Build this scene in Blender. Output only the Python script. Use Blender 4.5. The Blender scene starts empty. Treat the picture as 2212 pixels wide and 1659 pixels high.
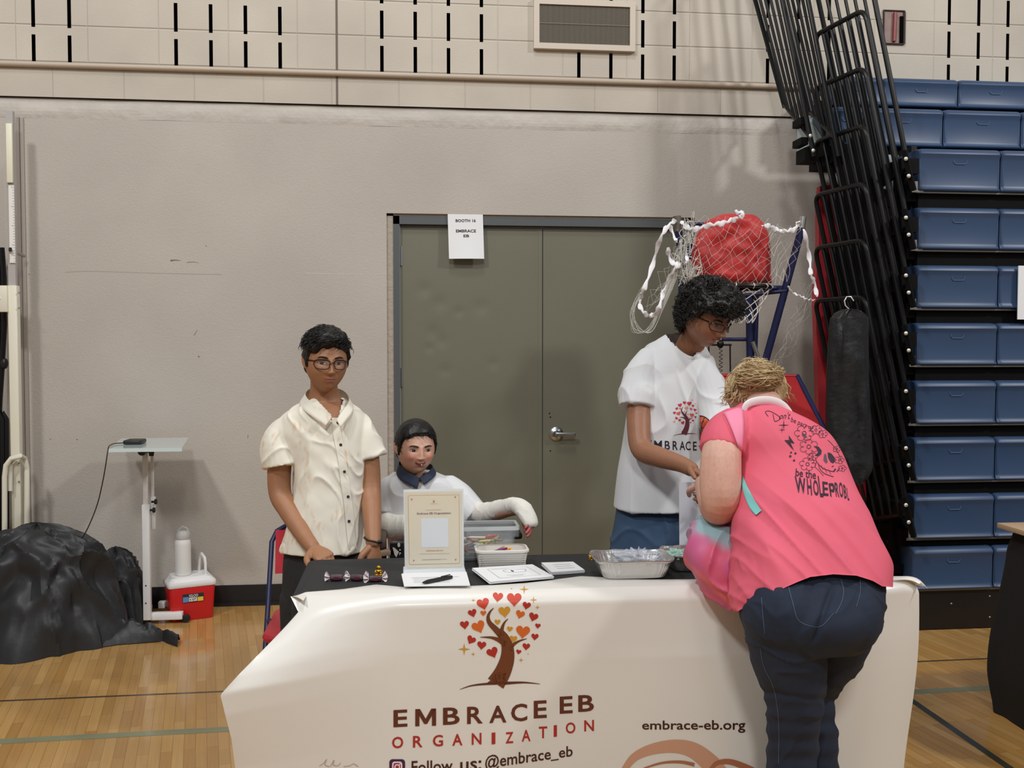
import bpy, bmesh, math, random
import numpy as np
from mathutils import Vector, Matrix, noise
from mathutils.bvhtree import BVHTree
from mathutils.geometry import tessellate_polygon
S = bpy.context.scene
COL = S.collection
PI = math.pi
V = Vector
# ---------------------------------------------------------------- camera
# room axes: x along the back wall, y towards it, z up.  Camera stands at the origin, 1.46 m up.
FPX, CAMH = 2100.0, 1.46
PIT, YAW = math.atan(77.5/FPX), math.atan(.108)
cd = bpy.data.cameras.new('camera'); cam = bpy.data.objects.new('camera', cd); COL.objects.link(cam)
cam.location = (0, 0, CAMH); cam.rotation_euler = (PI/2-PIT, 0, -YAW)
cd.sensor_fit = 'HORIZONTAL'; cd.sensor_width = 36; cd.lens = 36*FPX/2212; cd.clip_start = .05; cd.clip_end = 100
S.camera = cam
# ---------------------------------------------------------------- world, lamps, exposure
w = bpy.data.worlds.new('world'); S.world = w; w.use_nodes = True
w.node_tree.nodes['Background'].inputs[0].default_value = (.93, .96, 1, 1)
w.node_tree.nodes['Background'].inputs[1].default_value = .2
def gym_lamp(x, y, z, power, size, col=(1, .985, .965)):
    l = bpy.data.lights.new('gym_lamp', 'AREA'); l.shape = 'DISK'; l.size = size; l.energy = power; l.color = col
    o = bpy.data.objects.new('gym_lamp', l); COL.objects.link(o); o.location = (x, y, z)
    o.rotation_euler = (V((0.3*x, 4.2, 1.0))-V((x, y, z))).to_track_quat('-Z', 'Y').to_euler()
    return o
gym_lamp(-3.2, -.5, 7.0, 210, .7)
gym_lamp(6.6, .2, 6.6, 260, .6)
gym_lamp(-.4, -5.0, 7.2, 240, 1.2)
gym_lamp(0, 2.2, 7.4, 90, 1.0)
S.view_settings.view_transform = 'Standard'; S.view_settings.look = 'None'
S.view_settings.exposure = 0.0; S.view_settings.gamma = 1; S.view_settings.use_curve_mapping = False
# ---------------------------------------------------------------- helpers
def ray(px, py):
    a = (px-1106)/FPX; b = -(py-829.5)/FPX
    y = math.cos(PIT)+b*math.sin(PIT); z = -math.sin(PIT)+b*math.cos(PIT)
    c, s = math.cos(YAW), math.sin(YAW)
    return V((c*a+s*y, -s*a+c*y, z))
def P(px, py, Y):            # point seen at a pixel of the photograph, Y metres into the room
    r = ray(px, py); t = Y/r.y
    return V((r.x*t, Y, CAMH+r.z*t))
def PZ(px, py, Z):
    r = ray(px, py); t = (Z-CAMH)/r.z
    return V((r.x*t, r.y*t, Z))
def lin(c):
    return tuple(((v/255/12.92) if v <= 10.3 else ((v/255+.055)/1.055)**2.4) for v in c)
MATS = {}
def mat(name, col, rough=.6, metal=0, nz=0, nsc=8, bump=0, bsc=60, coat=0, alpha=1, trans=0, spec=.5, vcol=False, sheen=0, bdist=.01):
    if name in MATS: return MATS[name]
    m = bpy.data.materials.new(name); m.use_nodes = True; nt = m.node_tree; b = nt.nodes['Principled BSDF']
    c = lin(col); b.inputs['Base Color'].default_value = (*c, 1)
    b.inputs['Roughness'].default_value = rough; b.inputs['Metallic'].default_value = metal
    b.inputs['Specular IOR Level'].default_value = spec
    b.inputs['Coat Weight'].default_value = coat; b.inputs['Coat Roughness'].default_value = .08
    b.inputs['Alpha'].default_value = alpha; b.inputs['Transmission Weight'].default_value = trans
    if sheen: b.inputs['Sheen Weight'].default_value = sheen
    tc = nt.nodes.new('ShaderNodeTexCoord'); src = None
    if vcol:
        a = nt.nodes.new('ShaderNodeVertexColor'); a.layer_name = 'Col'; src = a.outputs['Color']
    if nz:
        n = nt.nodes.new('ShaderNodeTexNoise'); n.inputs['Scale'].default_value = nsc; n.inputs['Detail'].default_value = 6
        nt.links.new(tc.outputs['Object'], n.inputs['Vector'])
        r = nt.nodes.new('ShaderNodeMapRange'); r.inputs[1].default_value = .3; r.inputs[2].default_value = .7
        r.inputs[3].default_value = 1-nz; r.inputs[4].default_value = 1+nz
        nt.links.new(n.outputs[0], r.inputs[0])
        mx = nt.nodes.new('ShaderNodeMix'); mx.data_type = 'RGBA'; mx.blend_type = 'MULTIPLY'; mx.inputs[0].default_value = 1
        mx.inputs[6].default_value = (*c, 1)
        if src: nt.links.new(src, mx.inputs[6])
        nt.links.new(r.outputs[0], mx.inputs[7]); src = mx.outputs[2]
    if src: nt.links.new(src, b.inputs['Base Color'])
    if bump:
        n = nt.nodes.new('ShaderNodeTexNoise'); n.inputs['Scale'].default_value = bsc; n.inputs['Detail'].default_value = 5
        nt.links.new(tc.outputs['Object'], n.inputs['Vector'])
        bp = nt.nodes.new('ShaderNodeBump'); bp.inputs['Strength'].default_value = bump; bp.inputs['Distance'].default_value = bdist
        nt.links.new(n.outputs[0], bp.inputs['Height']); nt.links.new(bp.outputs[0], b.inputs['Normal'])
    MATS[name] = m
    return m
class MB:
    """collects shapes; build() links them as ONE mesh object"""
    def __init__(s): s.v = []; s.f = []; s.m = []; s.mats = []; s.c = None
    def mi(s, m):
        if m not in s.mats: s.mats.append(m)
        return s.mats.index(m)
    def add(s, vs, fs, m):
        o = len(s.v); k = s.mi(m); s.v += [tuple(v) for v in vs]; s.f += [tuple(i+o for i in f) for f in fs]; s.m += [k]*len(fs); return s
    def box(s, a, b, m, rot=None, piv=None):
        x0, y0, z0 = a; x1, y1, z1 = b
        vs = [V(p) for p in ((x0,y0,z0),(x1,y0,z0),(x1,y1,z0),(x0,y1,z0),(x0,y0,z1),(x1,y0,z1),(x1,y1,z1),(x0,y1,z1))]
        if rot is not None:
            pv = V(piv) if piv is not None else (vs[0]+vs[6])/2
            vs = [rot@(v-pv)+pv for v in vs]
        return s.add(vs, [(0,3,2,1),(4,5,6,7),(0,1,5,4),(1,2,6,5),(2,3,7,6),(3,0,4,7)], m)
    def rbox(s, a, b, m, r=.01, n=3, rot=None, piv=None):   # box with rounded vertical edges and bevelled top/bottom
        x0, y0, z0 = a; x1, y1, z1 = b
        ring = []
        for cx, cy, t0 in ((x1-r,y1-r,0),(x0+r,y1-r,PI/2),(x0+r,y0+r,PI),(x1-r,y0+r,1.5*PI)):
            for k in range(n+1):
                t = t0+k*PI/2/n; ring.append((cx, cy, math.cos(t), math.sin(t)))
        N = len(ring); rows = []
        for z, rr in ((z0, r*.45), (z0+r*.2, r*.85), (z0+r*.55, r), (z1-r*.55, r), (z1-r*.2, r*.85), (z1, r*.45)):
            rows.append([V((cx+c*rr, cy+q*rr, z)) for cx, cy, c, q in ring])
        vs = sum(rows, []); fs = []
        for i in range(5):
            for k in range(N): fs.append((i*N+k, i*N+(k+1)%N, (i+1)*N+(k+1)%N, (i+1)*N+k))
        fs.append(tuple(reversed(range(N)))); fs.append(tuple(range(5*N, 6*N)))
        if rot is not None:
            pv = V(piv) if piv is not None else (V(a)+V(b))/2
            vs = [rot@(v-pv)+pv for v in vs]
        return s.add(vs, fs, m)
    def tube(s, pts, rad, m, n=10, flat=None, cap=True, up=None, closed=False):
        """sweep along pts; rad a number, a list or a list of (a,b)"""
        pts = [V(p) for p in pts]; L = len(pts)
        if not isinstance(rad, list): rad = [rad]*L
        T = []
        for i in range(L):
            a = pts[i-1] if (i or closed) else pts[i]; b = pts[(i+1) % L] if (i < L-1 or closed) else pts[i]
            t = (b-a); T.append(t.normalized() if t.length > 1e-9 else V((0,0,1)))
        u = V(up) if up is not None else (V((0,0,1)) if abs(T[0].z) < .9 else V((0,1,0)))
        vs = []; 
        for i in range(L):
            if up is not None: u = V(up)
            u = u-T[i]*u.dot(T[i]); u.normalize(); w2 = T[i].cross(u)
            r = rad[i]; ra, rb = (r if isinstance(r, (tuple, list)) else (r, r))
            for k in range(n):
                t = 2*PI*k/n; vs.append(pts[i]+w2*(ra*math.cos(t))+u*(rb*math.sin(t)))
        fs = []
        R = L if closed else L-1
        for i in range(R):
            j = (i+1) % L
            for k in range(n): fs.append((i*n+k, i*n+(k+1)%n, j*n+(k+1)%n, j*n+k))
        if cap and not closed:
            fs.append(tuple(reversed(range(n)))); fs.append(tuple(range((L-1)*n, L*n)))
        return s.add(vs, fs, m)
    def ell(s, c, r, m, nu=20, nv=12, rot=None, warp=None):
        c = V(c); vs = []; 
        for j in range(nv+1):
            ph = PI*j/nv
            for i in range(nu):
                th = 2*PI*i/nu
                p = V((r[0]*math.sin(ph)*math.cos(th), r[1]*math.sin(ph)*math.sin(th), r[2]*math.cos(ph)))
                if warp: p = warp(p)
                if rot is not None: p = rot@p
                vs.append(c+p)
        fs = []
        for j in range(nv):
            for i in range(nu):
                a, b, c2, d = j*nu+i, (j+1)*nu+i, (j+1)*nu+(i+1)%nu, j*nu+(i+1)%nu
                if j == 0: fs.append((a, b, c2))
                elif j == nv-1: fs.append((a, b, d))
                else: fs.append((a, b, c2, d))
        return s.add(vs, fs, m)
    def lathe(s, c, prof, m, n=20, rot=None):
        c = V(c); vs = []; fs = []
        for r, z in prof:
            for k in range(n):
                p = V((r*math.cos(2*PI*k/n), r*math.sin(2*PI*k/n), z)); vs.append(c+(rot@p if rot is not None else p))
        for i in range(len(prof)-1):
            for k in range(n): fs.append((i*n+k, i*n+(k+1)%n, (i+1)*n+(k+1)%n, (i+1)*n+k))
        fs.append(tuple(reversed(range(n)))); fs.append(tuple(range((len(prof)-1)*n, len(prof)*n)))
        return s.add(vs, fs, m)
    def grid(s, fn, nu, nv, m):
        vs = [fn(i/nu, j/nv) for j in range(nv+1) for i in range(nu+1)]
        fs = [(j*(nu+1)+i, j*(nu+1)+i+1, (j+1)*(nu+1)+i+1, (j+1)*(nu+1)+i) for j in range(nv) for i in range(nu)]
        return s.add(vs, fs, m)
    def slab(s, fn, nu, nv, m, th):       # a grid with thickness (fn returns point; th a vector)
        o = len(s.v); th = V(th); s.grid(fn, nu, nv, m); s.grid(lambda a, b: V(fn(a, b))+th, nu, nv, m)
        W = nu+1; H = nv+1; N = W*H; k = s.mi(m)
        B = [i for i in range(W)]+[j*W+nu for j in range(1, H)]+[nv*W+i for i in range(nu-1, -1, -1)]+[j*W for j in range(nv-1, 0, -1)]
        for a, b in zip(B, B[1:]+B[:1]): s.f.append((o+a, o+b, o+N+b, o+N+a)); s.m.append(k)
        return s
    def build(s, name, parent=None, smooth=True, sharp=.6):
        me = bpy.data.meshes.new(name); me.from_pydata(s.v, [], s.f)
        for m in s.mats: me.materials.append(m)
        me.polygons.foreach_set('material_index', s.m)
        me.validate(); 
        bm = bmesh.new(); bm.from_mesh(me); bmesh.ops.recalc_face_normals(bm, faces=bm.faces)
        if smooth:
            for f in bm.faces: f.smooth = True
            for e in bm.edges:
                if len(e.link_faces) == 2 and e.link_faces[0].normal.angle(e.link_faces[1].normal, 0) > sharp: e.smooth = False
        bm.to_mesh(me); bm.free()
        o = bpy.data.objects.new(name, me); COL.objects.link(o)
        return par(o, parent)
def par(o, parent):
    if parent is not None:
        o.parent = parent; o.matrix_parent_inverse = Matrix.Identity(4)
        # meshes are written in room coordinates: bring them into the parent's frame
        Mi = Matrix.Translation(-world_loc(parent))
        if o.data is not None: o.data.transform(Mi)
        else: o.location = Mi@o.location
    return o
def world_loc(o):
    l = V(o.location)
    while o.parent: o = o.parent; l += o.location
    return l
def thing(name, label, cat, loc=(0,0,0), group=None):
    o = bpy.data.objects.new(name, None); COL.objects.link(o); o.location = loc; o.empty_display_size = .1
    return tag(o, label, cat, group)
def tag(o, label, cat, group=None, kind=None):
    o['label'] = label; o['category'] = cat
    if group: o['group'] = group
    if kind: o['kind'] = kind
    return o
def struct(o): o['kind'] = 'structure'; return o
def crom(pts, n=6):
    """Catmull-Rom through points (any dimension)"""
    pts = [np.array(p, float) for p in pts]; out = []
    for i in range(len(pts)-1):
        p0 = pts[max(i-1, 0)]; p1 = pts[i]; p2 = pts[i+1]; p3 = pts[min(i+2, len(pts)-1)]
        for k in range(n):
            t = k/n; out.append(.5*((2*p1)+(-p0+p2)*t+(2*p0-5*p1+4*p2-p3)*t*t+(-p0+3*p1-3*p2+p3)*t**3))
    out.append(pts[-1]); return out
def rotx(a): return Matrix.Rotation(a, 3, 'X')
def roty(a): return Matrix.Rotation(a, 3, 'Y')
def rotz(a): return Matrix.Rotation(a, 3, 'Z')
def copy_tree(o, parent=None):
    c = o.copy(); COL.objects.link(c); c.parent = parent
    for ch in list(o.children): copy_tree(ch, c)
    return c
# lettering: 2-D polygons of text, hearts, stars
def text2d(s, size, bold=0, spacing=1, align='LEFT', shear=0):
    c = bpy.data.curves.new('t', 'FONT'); c.body = s; c.size = size; c.offset = bold; c.space_character = spacing
    c.align_x = align; c.shear = shear; c.resolution_u = 3; c.fill_mode = 'FRONT'
    o = bpy.data.objects.new('t', c); COL.objects.link(o); dg = bpy.context.evaluated_depsgraph_get()
    me = bpy.data.meshes.new_from_object(o.evaluated_get(dg))
    vs = [(v.co.x, v.co.y) for v in me.vertices]; fs = [tuple(p.vertices) for p in me.polygons]
    bpy.data.objects.remove(o); bpy.data.curves.remove(c); bpy.data.meshes.remove(me)
    return vs, fs
def textbox(s, x0, x1, y0, y1, bold=0, shear=0, spacing=1):
    vs, fs = text2d(s, 1, bold, spacing, 'LEFT', shear)
    a = np.array(vs); lo, hi = a.min(0), a.max(0); a = (a-lo)/(hi-lo); a[:, 0] = x0+a[:, 0]*(x1-x0); a[:, 1] = y0+a[:, 1]*(y1-y0)
    return [tuple(p) for p in a], fs
def poly2d(pts):
    t = tessellate_polygon([[V((x, y, 0)) for x, y in pts]]); return list(pts), [tuple(f) for f in t]
def heart2d(cx, cy, r, a=0):
    pts = []
    for k in range(28):
        t = 2*PI*k/28; x = .95*math.sin(t)**3; y = (13*math.cos(t)-5*math.cos(2*t)-2*math.cos(3*t)-math.cos(4*t))/16
        pts.append((cx+r*(x*math.cos(a)-y*math.sin(a)), cy+r*(x*math.sin(a)+y*math.cos(a))))
    return poly2d(pts)
def star2d(cx, cy, r, n=4, k=.22):
    return poly2d([(cx+(r if i%2 == 0 else r*k)*math.cos(PI*i/n+PI/2), cy+(r if i%2 == 0 else r*k)*math.sin(PI*i/n+PI/2)) for i in range(2*n)])
def circ2d(cx, cy, r, ry=None, n=24, rot=0):
    ry = ry or r
    return poly2d([(cx+r*math.cos(2*PI*i/n)*math.cos(rot)-ry*math.sin(2*PI*i/n)*math.sin(rot), cy+r*math.cos(2*PI*i/n)*math.sin(rot)+ry*math.sin(2*PI*i/n)*math.cos(rot)) for i in range(n)])
def line2d(pts, w0, w1=None, n=5, closed=False):
    """a stroke tapering from w0 to w1"""
    w1 = w0 if w1 is None else w1
    q = crom(pts, n) if n > 1 else [np.array(p, float) for p in pts]; L = len(q); vs = []
    for i in range(L):
        d = q[min(i+1, L-1)]-q[max(i-1, 0)]; d = d/(np.linalg.norm(d)+1e-9); nn = np.array([-d[1], d[0]])
        wd = (w0+(w1-w0)*i/(L-1))/2; vs += [tuple(q[i]+nn*wd), tuple(q[i]-nn*wd)]
    return vs, [(2*i, 2*i+1, 2*i+3, 2*i+2) for i in range(L-1)]
def ring2d(cx, cy, r, w, n=28, a0=0, a1=2*PI):
    vs = []; 
    for i in range(n+1):
        t = a0+(a1-a0)*i/n; vs += [(cx+(r+w/2)*math.cos(t), cy+(r+w/2)*math.sin(t)), (cx+(r-w/2)*math.cos(t), cy+(r-w/2)*math.sin(t))]
    return vs, [(2*i, 2*i+1, 2*i+3, 2*i+2) for i in range(n)]
def dense(shape, L):
    """split the long edges of a flat shape so it can follow a curved cloth"""
    bm = bmesh.new(); vs = [bm.verts.new((x, y, 0)) for x, y in shape[0]]
    for f in shape[1]:
        try: bm.faces.new([vs[i] for i in f])
        except Exception: pass
    bmesh.ops.triangulate(bm, faces=bm.faces)
    for _ in range(6):
        es = [e for e in bm.edges if e.calc_length() > L]
        if not es: break
        bmesh.ops.subdivide_edges(bm, edges=es, cuts=1); bmesh.ops.triangulate(bm, faces=bm.faces)
    bm.verts.ensure_lookup_table(); bm.verts.index_update()
    r = [(v.co.x, v.co.y) for v in bm.verts], [tuple(v.index for v in f.verts) for f in bm.faces]; bm.free(); return r
def ink(mb, shape, m, fn, L=None):
    if L: shape = dense(shape, L)
    pts = [fn(x, y) for x, y in shape[0]]
    fs = [f for f in shape[1] if all(pts[i] is not None for i in f)]
    pts = [p if p is not None else V((0,0,0)) for p in pts]
    used = sorted({i for f in fs for i in f}); rem = {u: k for k, u in enumerate(used)}
    if fs: mb.add([pts[u] for u in used], [tuple(rem[i] for i in f) for f in fs], m)
# ================================================================ the setting
WY = 5.60      # face of the upper block wall
def block_material(name, col, stack, x0, z0):
    m = bpy.data.materials.new(name); m.use_nodes = True; nt = m.node_tree; b = nt.nodes['Principled BSDF']
    tc = nt.nodes.new('ShaderNodeTexCoord'); sp = nt.nodes.new('ShaderNodeSeparateXYZ'); nt.links.new(tc.outputs['Object'], sp.inputs[0])
    def ma(op, a, bb=None, c=None):
        n = nt.nodes.new('ShaderNodeMath'); n.operation = op
        for i, q in enumerate((a, bb, c)):
            if q is None: continue
            if isinstance(q, (int, float)): n.inputs[i].default_value = q
            else: nt.links.new(q, n.inputs[i])
        return n.outputs[0]
    def joint(o, p, per, w):
        t = ma('DIVIDE', ma('SUBTRACT', o, p), per); fr = ma('FRACT', t); d = ma('MULTIPLY', ma('MINIMUM', fr, ma('SUBTRACT', 1, fr)), per)
        return ma('SUBTRACT', 1, ma('SMOOTH_MIN', ma('DIVIDE', d, w), 1, .2))
    jh = joint(sp.outputs[2], z0, .1965, .006); jv = joint(sp.outputs[0], x0, .3756, .005)
    j = ma('MAXIMUM', jh, ma('MULTIPLY', jv, .55))
    n1 = nt.nodes.new('ShaderNodeTexNoise'); n1.inputs['Scale'].default_value = 110; n1.inputs['Detail'].default_value = 5; nt.links.new(tc.outputs['Object'], n1.inputs['Vector'])
    n2 = nt.nodes.new('ShaderNodeTexNoise'); n2.inputs['Scale'].default_value = 1.6; n2.inputs['Detail'].default_value = 6; nt.links.new(tc.outputs['Object'], n2.inputs['Vector'])
    h = ma('SUBTRACT', ma('MULTIPLY', n1.outputs[0], .22), j)
    bp = nt.nodes.new('ShaderNodeBump'); bp.inputs['Strength'].default_value = .8; bp.inputs['Distance'].default_value = .006
    nt.links.new(h, bp.inputs['Height']); nt.links.new(bp.outputs[0], b.inputs['Normal'])
    r = nt.nodes.new('ShaderNodeValToRGB'); c = lin(col)
    r.color_ramp.elements[0].position = .3; r.color_ramp.elements[0].color = (*[v*.86 for v in c], 1)
    r.color_ramp.elements[1].position = .7; r.color_ramp.elements[1].color = (*[min(v*1.06, 1) for v in c], 1)
    nt.links.new(n2.outputs[0], r.inputs[0]); nt.links.new(r.outputs[0], b.inputs['Base Color']); b.inputs['Roughness'].default_value = .75
    return m
m_block = block_material('painted_block_upper', (196, 188, 175), True, -2.012-.0939, 3.02)
m_block2 = block_material('painted_block_course', (194, 186, 173), False, -2.012+.0939, 3.02)
m_plaster = mat('painted_plaster', (184, 177, 168), .7, nz=.07, nsc=1.4, bump=.5, bsc=140, bdist=.004)
m_band = mat('rough_patched_plaster', (194, 188, 180), .8, nz=.05, nsc=6, bump=.5, bsc=14, bdist=.02)
m_void = mat('painted_hollow_shade', (8, 6, 7), .9, spec=.05)  # near-black tone painting the shade inside slots and small holes
m_black = mat('black_rubber', (22, 22, 23), .5)
# upper wall with real sound-absorbing slots
SX = -2.012; SS = .1878
cols = [0, 1, 4, 5, 6, 7, 10, 11, 12, 13, 16, 17, 18, 19, 22, 23, 24, 28, 29, 30, 31, -2, -1, 34, 35, 38, 39]
zr = [(3.008+.1965*k, 3.165+.1965*k) for k in range(8)]
X0, X1 = -6.0, 9.0
W = MB()
xs = [X0]; 
for c in sorted(cols): xs += [SX+SS*c-.010, SX+SS*c+.010]
xs.append(X1); zs = [2.83]
for a, b in zr: zs += [a, b]
zs.append(7.5)
boxr = (2.826, 3.005, 3.225, 3.448)       # a rectangular hole in the blocks (seen at the right)
for i in range(len(xs)-1):
    for j in range(len(zs)-1):
        sl = (i % 2 == 1) and (j % 2 == 1)
        x0, x1, z0, z1 = xs[i], xs[i+1], zs[j], zs[j+1]
        if not sl:
            m = m_block2 if z1 <= 3.01 else m_block
            W.add([(x0, WY, z0), (x1, WY, z0), (x1, WY, z1), (x0, WY, z1)], [(0, 1, 2, 3)], m)
        else:
            d = WY+.11; zt = z1+.012
            W.add([(x0, WY, z0), (x1, WY, z0), (x1, WY, z1), (x0, WY, z1), (x0, d, z0), (x1, d, z0), (x1, d, z1), (x0, d, z1)],
                  [(0, 1, 5, 4), (1, 2, 6, 5), (2, 3, 7, 6), (3, 0, 4, 7)], m_void)
            W.add([(x0, d, z0), (x1, d, z0), (x1, d, z1), (x0, d, z1)], [(0, 1, 2, 3)], m_void)
# lower plastered wall with the door opening, its rough patched head band, the open joint under the blocks
DX0, DX1, DZ = -.113, 1.69, 2.229
LY = WY+.018
def lowz(x): return 2.80
for x0, x1, z0, z1 in ((X0, DX0, 0, 2.72), (DX1, X1, 0, 2.72), (DX0, DX1, DZ, 2.72)):
    W.add([(x0, LY, z0), (x1, LY, z0), (x1, LY, z1), (x0, LY, z1)], [(0, 1, 2, 3)], m_plaster)
W.grid(lambda a, b: V((X0+(X1-X0)*a, LY-.007*math.sin(PI*b)+.004*noise.noise(V((a*60, b*2, 0))), 2.72+.106*b+.006*noise.noise(V((a*40, 3, 0)))*(1 if b < .5 else 0))), 300, 6, m_band)
W.add([(X0, WY, 2.83), (X1, WY, 2.83), (X1, WY+.05, 2.83), (X0, WY+.05, 2.83), (X0, WY+.05, 2.81), (X1, WY+.05, 2.81), (X0, LY, 2.82), (X1, LY, 2.82)], [(0, 1, 2, 3), (3, 2, 5, 4), (4, 5, 7, 6)], mat('open_joint', (72, 60, 54), .9))
# reveals of the door opening
for q in ([(DX0, LY, 0), (DX0, LY, DZ), (DX0, LY+.16, DZ), (DX0, LY+.16, 0)], [(DX1, LY, 0), (DX1, LY, DZ), (DX1, LY+.16, DZ), (DX1, LY+.16, 0)],
          [(DX0, LY, DZ), (DX1, LY, DZ), (DX1, LY+.16, DZ), (DX0, LY+.16, DZ)]):
    W.add(q, [(0, 1, 2, 3)], m_plaster)
m_scf = mat('scuff_mark', (120, 108, 98), .8)
def scuff(pts, w0):      # scrapes on the paint
    ink(W, line2d(pts, w0, .4, 4), m_scf, lambda x, y: P(x, y, LY-.0006))
for pts, w0 in ((((368, 563), (380, 562), (391, 563)), 4), (((404, 567), (418, 566), (430, 568)), 1.5), (((419, 724), (424, 717), (427, 712)), 1.5), (((428, 770), (432, 771)), 4), (((62, 592), (64, 594)), 3),
    (((536, 940), (535, 948)), 1.5), (((165, 949), (168, 950)), 3), (((108, 948), (111, 949)), 3), (((444, 531), (447, 532)), 2)): scuff(pts, w0)
ink(W, line2d([(140, 588), (200, 586), (330, 590), (480, 593)], 1.2, 1, 4), mat('plaster_line', (166, 156, 146), .8), lambda x, y: P(x, y, LY-.0006))  # thin darker line drawn flat on the plaster
ink(W, line2d([(660, 590), (740, 592), (835, 592)], 1.6, 1.2, 4), mat('plaster_line_pale', (204, 196, 186), .8), lambda x, y: P(x, y, LY-.0006))  # thin paler line drawn flat on the plaster
wall = struct(W.build('wall_back', smooth=False))
# control joint, conduit rail
jm = mat('sealant_joint', (112, 98, 90), .8)
struct(MB().box((-.391, WY-.002, 2.83), (-.379, WY+.01, 7.0), jm).build('trim_2', smooth=False))
struct(MB().tube([(X0, WY-.014, 3.0), (X1, WY-.014, 3.0)], .016, mat('conduit_paint', (186, 172, 156), .45), n=12).build('trim_1'))
# baseboard
bb = MB()
for a, b in ((X0, DX0-.02), (DX1+.02, X1)):
    bb.box((a, LY-.012, 0), (b, LY+.002, .115), m_black); bb.box((a, LY-.03, 0), (b, LY, .02), m_black)
struct(bb.build('baseboard_back', smooth=False))
# floor: narrow maple strips and painted court lines
def floor_material():
    m = bpy.data.materials.new('maple_strip_floor'); m.use_nodes = True; nt = m.node_tree; b = nt.nodes['Principled BSDF']
    tc = nt.nodes.new('ShaderNodeTexCoord'); mp = nt.nodes.new('ShaderNodeMapping'); mp.inputs['Rotation'].default_value = (0, 0, -math.radians(90+11.5))
    nt.links.new(tc.outputs['Object'], mp.inputs[0])
    br = nt.nodes.new('ShaderNodeTexBrick'); br.offset = .37; br.inputs['Scale'].default_value = 1
    br.inputs['Brick Width'].default_value = .46; br.inputs['Row Height'].default_value = .040; br.inputs['Mortar Size'].default_value = .0006; br.inputs['Bias'].default_value = 0
    br.inputs['Color1'].default_value = (*lin((196, 156, 96)), 1); br.inputs['Color2'].default_value = (*lin((176, 132, 72)), 1); br.inputs['Mortar'].default_value = (*lin((122, 86, 44)), 1)
    nt.links.new(mp.outputs[0], br.inputs[0])
    br2 = nt.nodes.new('ShaderNodeTexBrick'); br2.offset = .61; br2.inputs['Scale'].default_value = 1
    br2.inputs['Brick Width'].default_value = .83; br2.inputs['Row Height'].default_value = .040; br2.inputs['Mortar Size'].default_value = 0
    br2.inputs['Color1'].default_value = (1.06, 1.05, 1.04, 1); br2.inputs['Color2'].default_value = (.93, .92, .91, 1)
    nt.links.new(mp.outputs[0], br2.inputs[0])
    n = nt.nodes.new('ShaderNodeTexNoise'); n.inputs['Scale'].default_value = 6; n.inputs['Detail'].default_value = 8
    mp2 = nt.nodes.new('ShaderNodeMapping'); mp2.inputs['Scale'].default_value = (.6, 14, 1); nt.links.new(mp.outputs[0], mp2.inputs[0]); nt.links.new(mp2.outputs[0], n.inputs[0])
    r = nt.nodes.new('ShaderNodeMapRange'); r.inputs[1].default_value = .25; r.inputs[2].default_value = .75; r.inputs[3].default_value = .9; r.inputs[4].default_value = 1.08; nt.links.new(n.outputs[0], r.inputs[0])
    def mul(a, c):
        x = nt.nodes.new('ShaderNodeMix'); x.data_type = 'RGBA'; x.blend_type = 'MULTIPLY'; x.inputs[0].default_value = 1; nt.links.new(a, x.inputs[6]); nt.links.new(c, x.inputs[7]); return x.outputs[2]
    nt.links.new(mul(mul(br.outputs[0], br2.outputs[0]), r.outputs[0]), b.inputs['Base Color'])
    b.inputs['Roughness'].default_value = .22; b.inputs['Coat Weight'].default_value = .35; b.inputs['Coat Roughness'].default_value = .06; b.inputs['Specular IOR Level'].default_value = .5
    return m
FL = MB(); FL.add([(X0, -6, 0), (X1, -6, 0), (X1, WY+.2, 0), (X0, WY+.2, 0)], [(0, 1, 2, 3)], floor_material())
struct(FL.build('floor', smooth=False))
def stripe(x0, y0, x1, y1, wd, m, z=.0006):
    d = V((x1-x0, y1-y0, 0)).normalized(); n = V((-d.y, d.x, 0))*wd/2
    return MB().add([V((x0, y0, z))-n, V((x1, y1, z))-n, V((x1, y1, z))+n, V((x0, y0, z))+n], [(0, 1, 2, 3)], m).build('floor_line', smooth=False)
m_ln = mat('court_line_dark', (70, 62, 44), .25, coat=.4); m_lg = mat('court_line_grey_green', (132, 134, 106), .3, nz=.1, coat=.4)
for n_, a in (('trim_3', (X0, 4.10, X1, 4.37, .016, m_ln)), ('trim_4', (X0, 3.58, X1, 4.12, .05, m_lg)), ('trim_5', (2.115, -5, 2.075, 3.85, .032, mat('court_line_slate', (62, 62, 50), .25, coat=.4)))):
    o = stripe(*a); o.name = n_; struct(o)
# double door
m_door = mat('olive_door_paint', (114, 113, 97), .42, nz=.03, nsc=2, bump=.12, bsc=260, bdist=.002)
m_frame = mat('grey_door_frame', (84, 88, 90), .45)
m_steel = mat('satin_steel', (178, 180, 182), .3, metal=1)
fy = LY+.012
fr = MB()
fr.box((-.076, fy, 0), (-.040, fy+.10, 2.217), m_frame); fr.box((1.615, fy, 0), (1.652, fy+.10, 2.217), m_frame)
fr.box((-.076, fy, 2.170), (1.652, fy+.10, 2.217), m_frame)
m_grout = mat('rough_beige_reveal', (170, 160, 148), .8, bump=.8, bsc=30, bdist=.01)
fr.box((DX0-.001, fy+.004, 0), (-.074, fy+.06, 2.229), m_grout); fr.box((1.650, fy+.004, 0), (DX1+.001, fy+.06, 2.229), m_grout)
fr.box((DX0, fy+.004, 2.216), (DX1, fy+.06, 2.23), m_grout)
struct(fr.build('trim_6', smooth=False))
dents = [(.10, 1.80, .05), (.19, 1.72, .05), (.15, 1.55, .05), (.20, 1.50, .04), (.43, 1.70, .05), (.30, 1.67, .03), (.50, 1.37, .035), (.13, 1.46, .03), (.22, 1.33, .04)]
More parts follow.
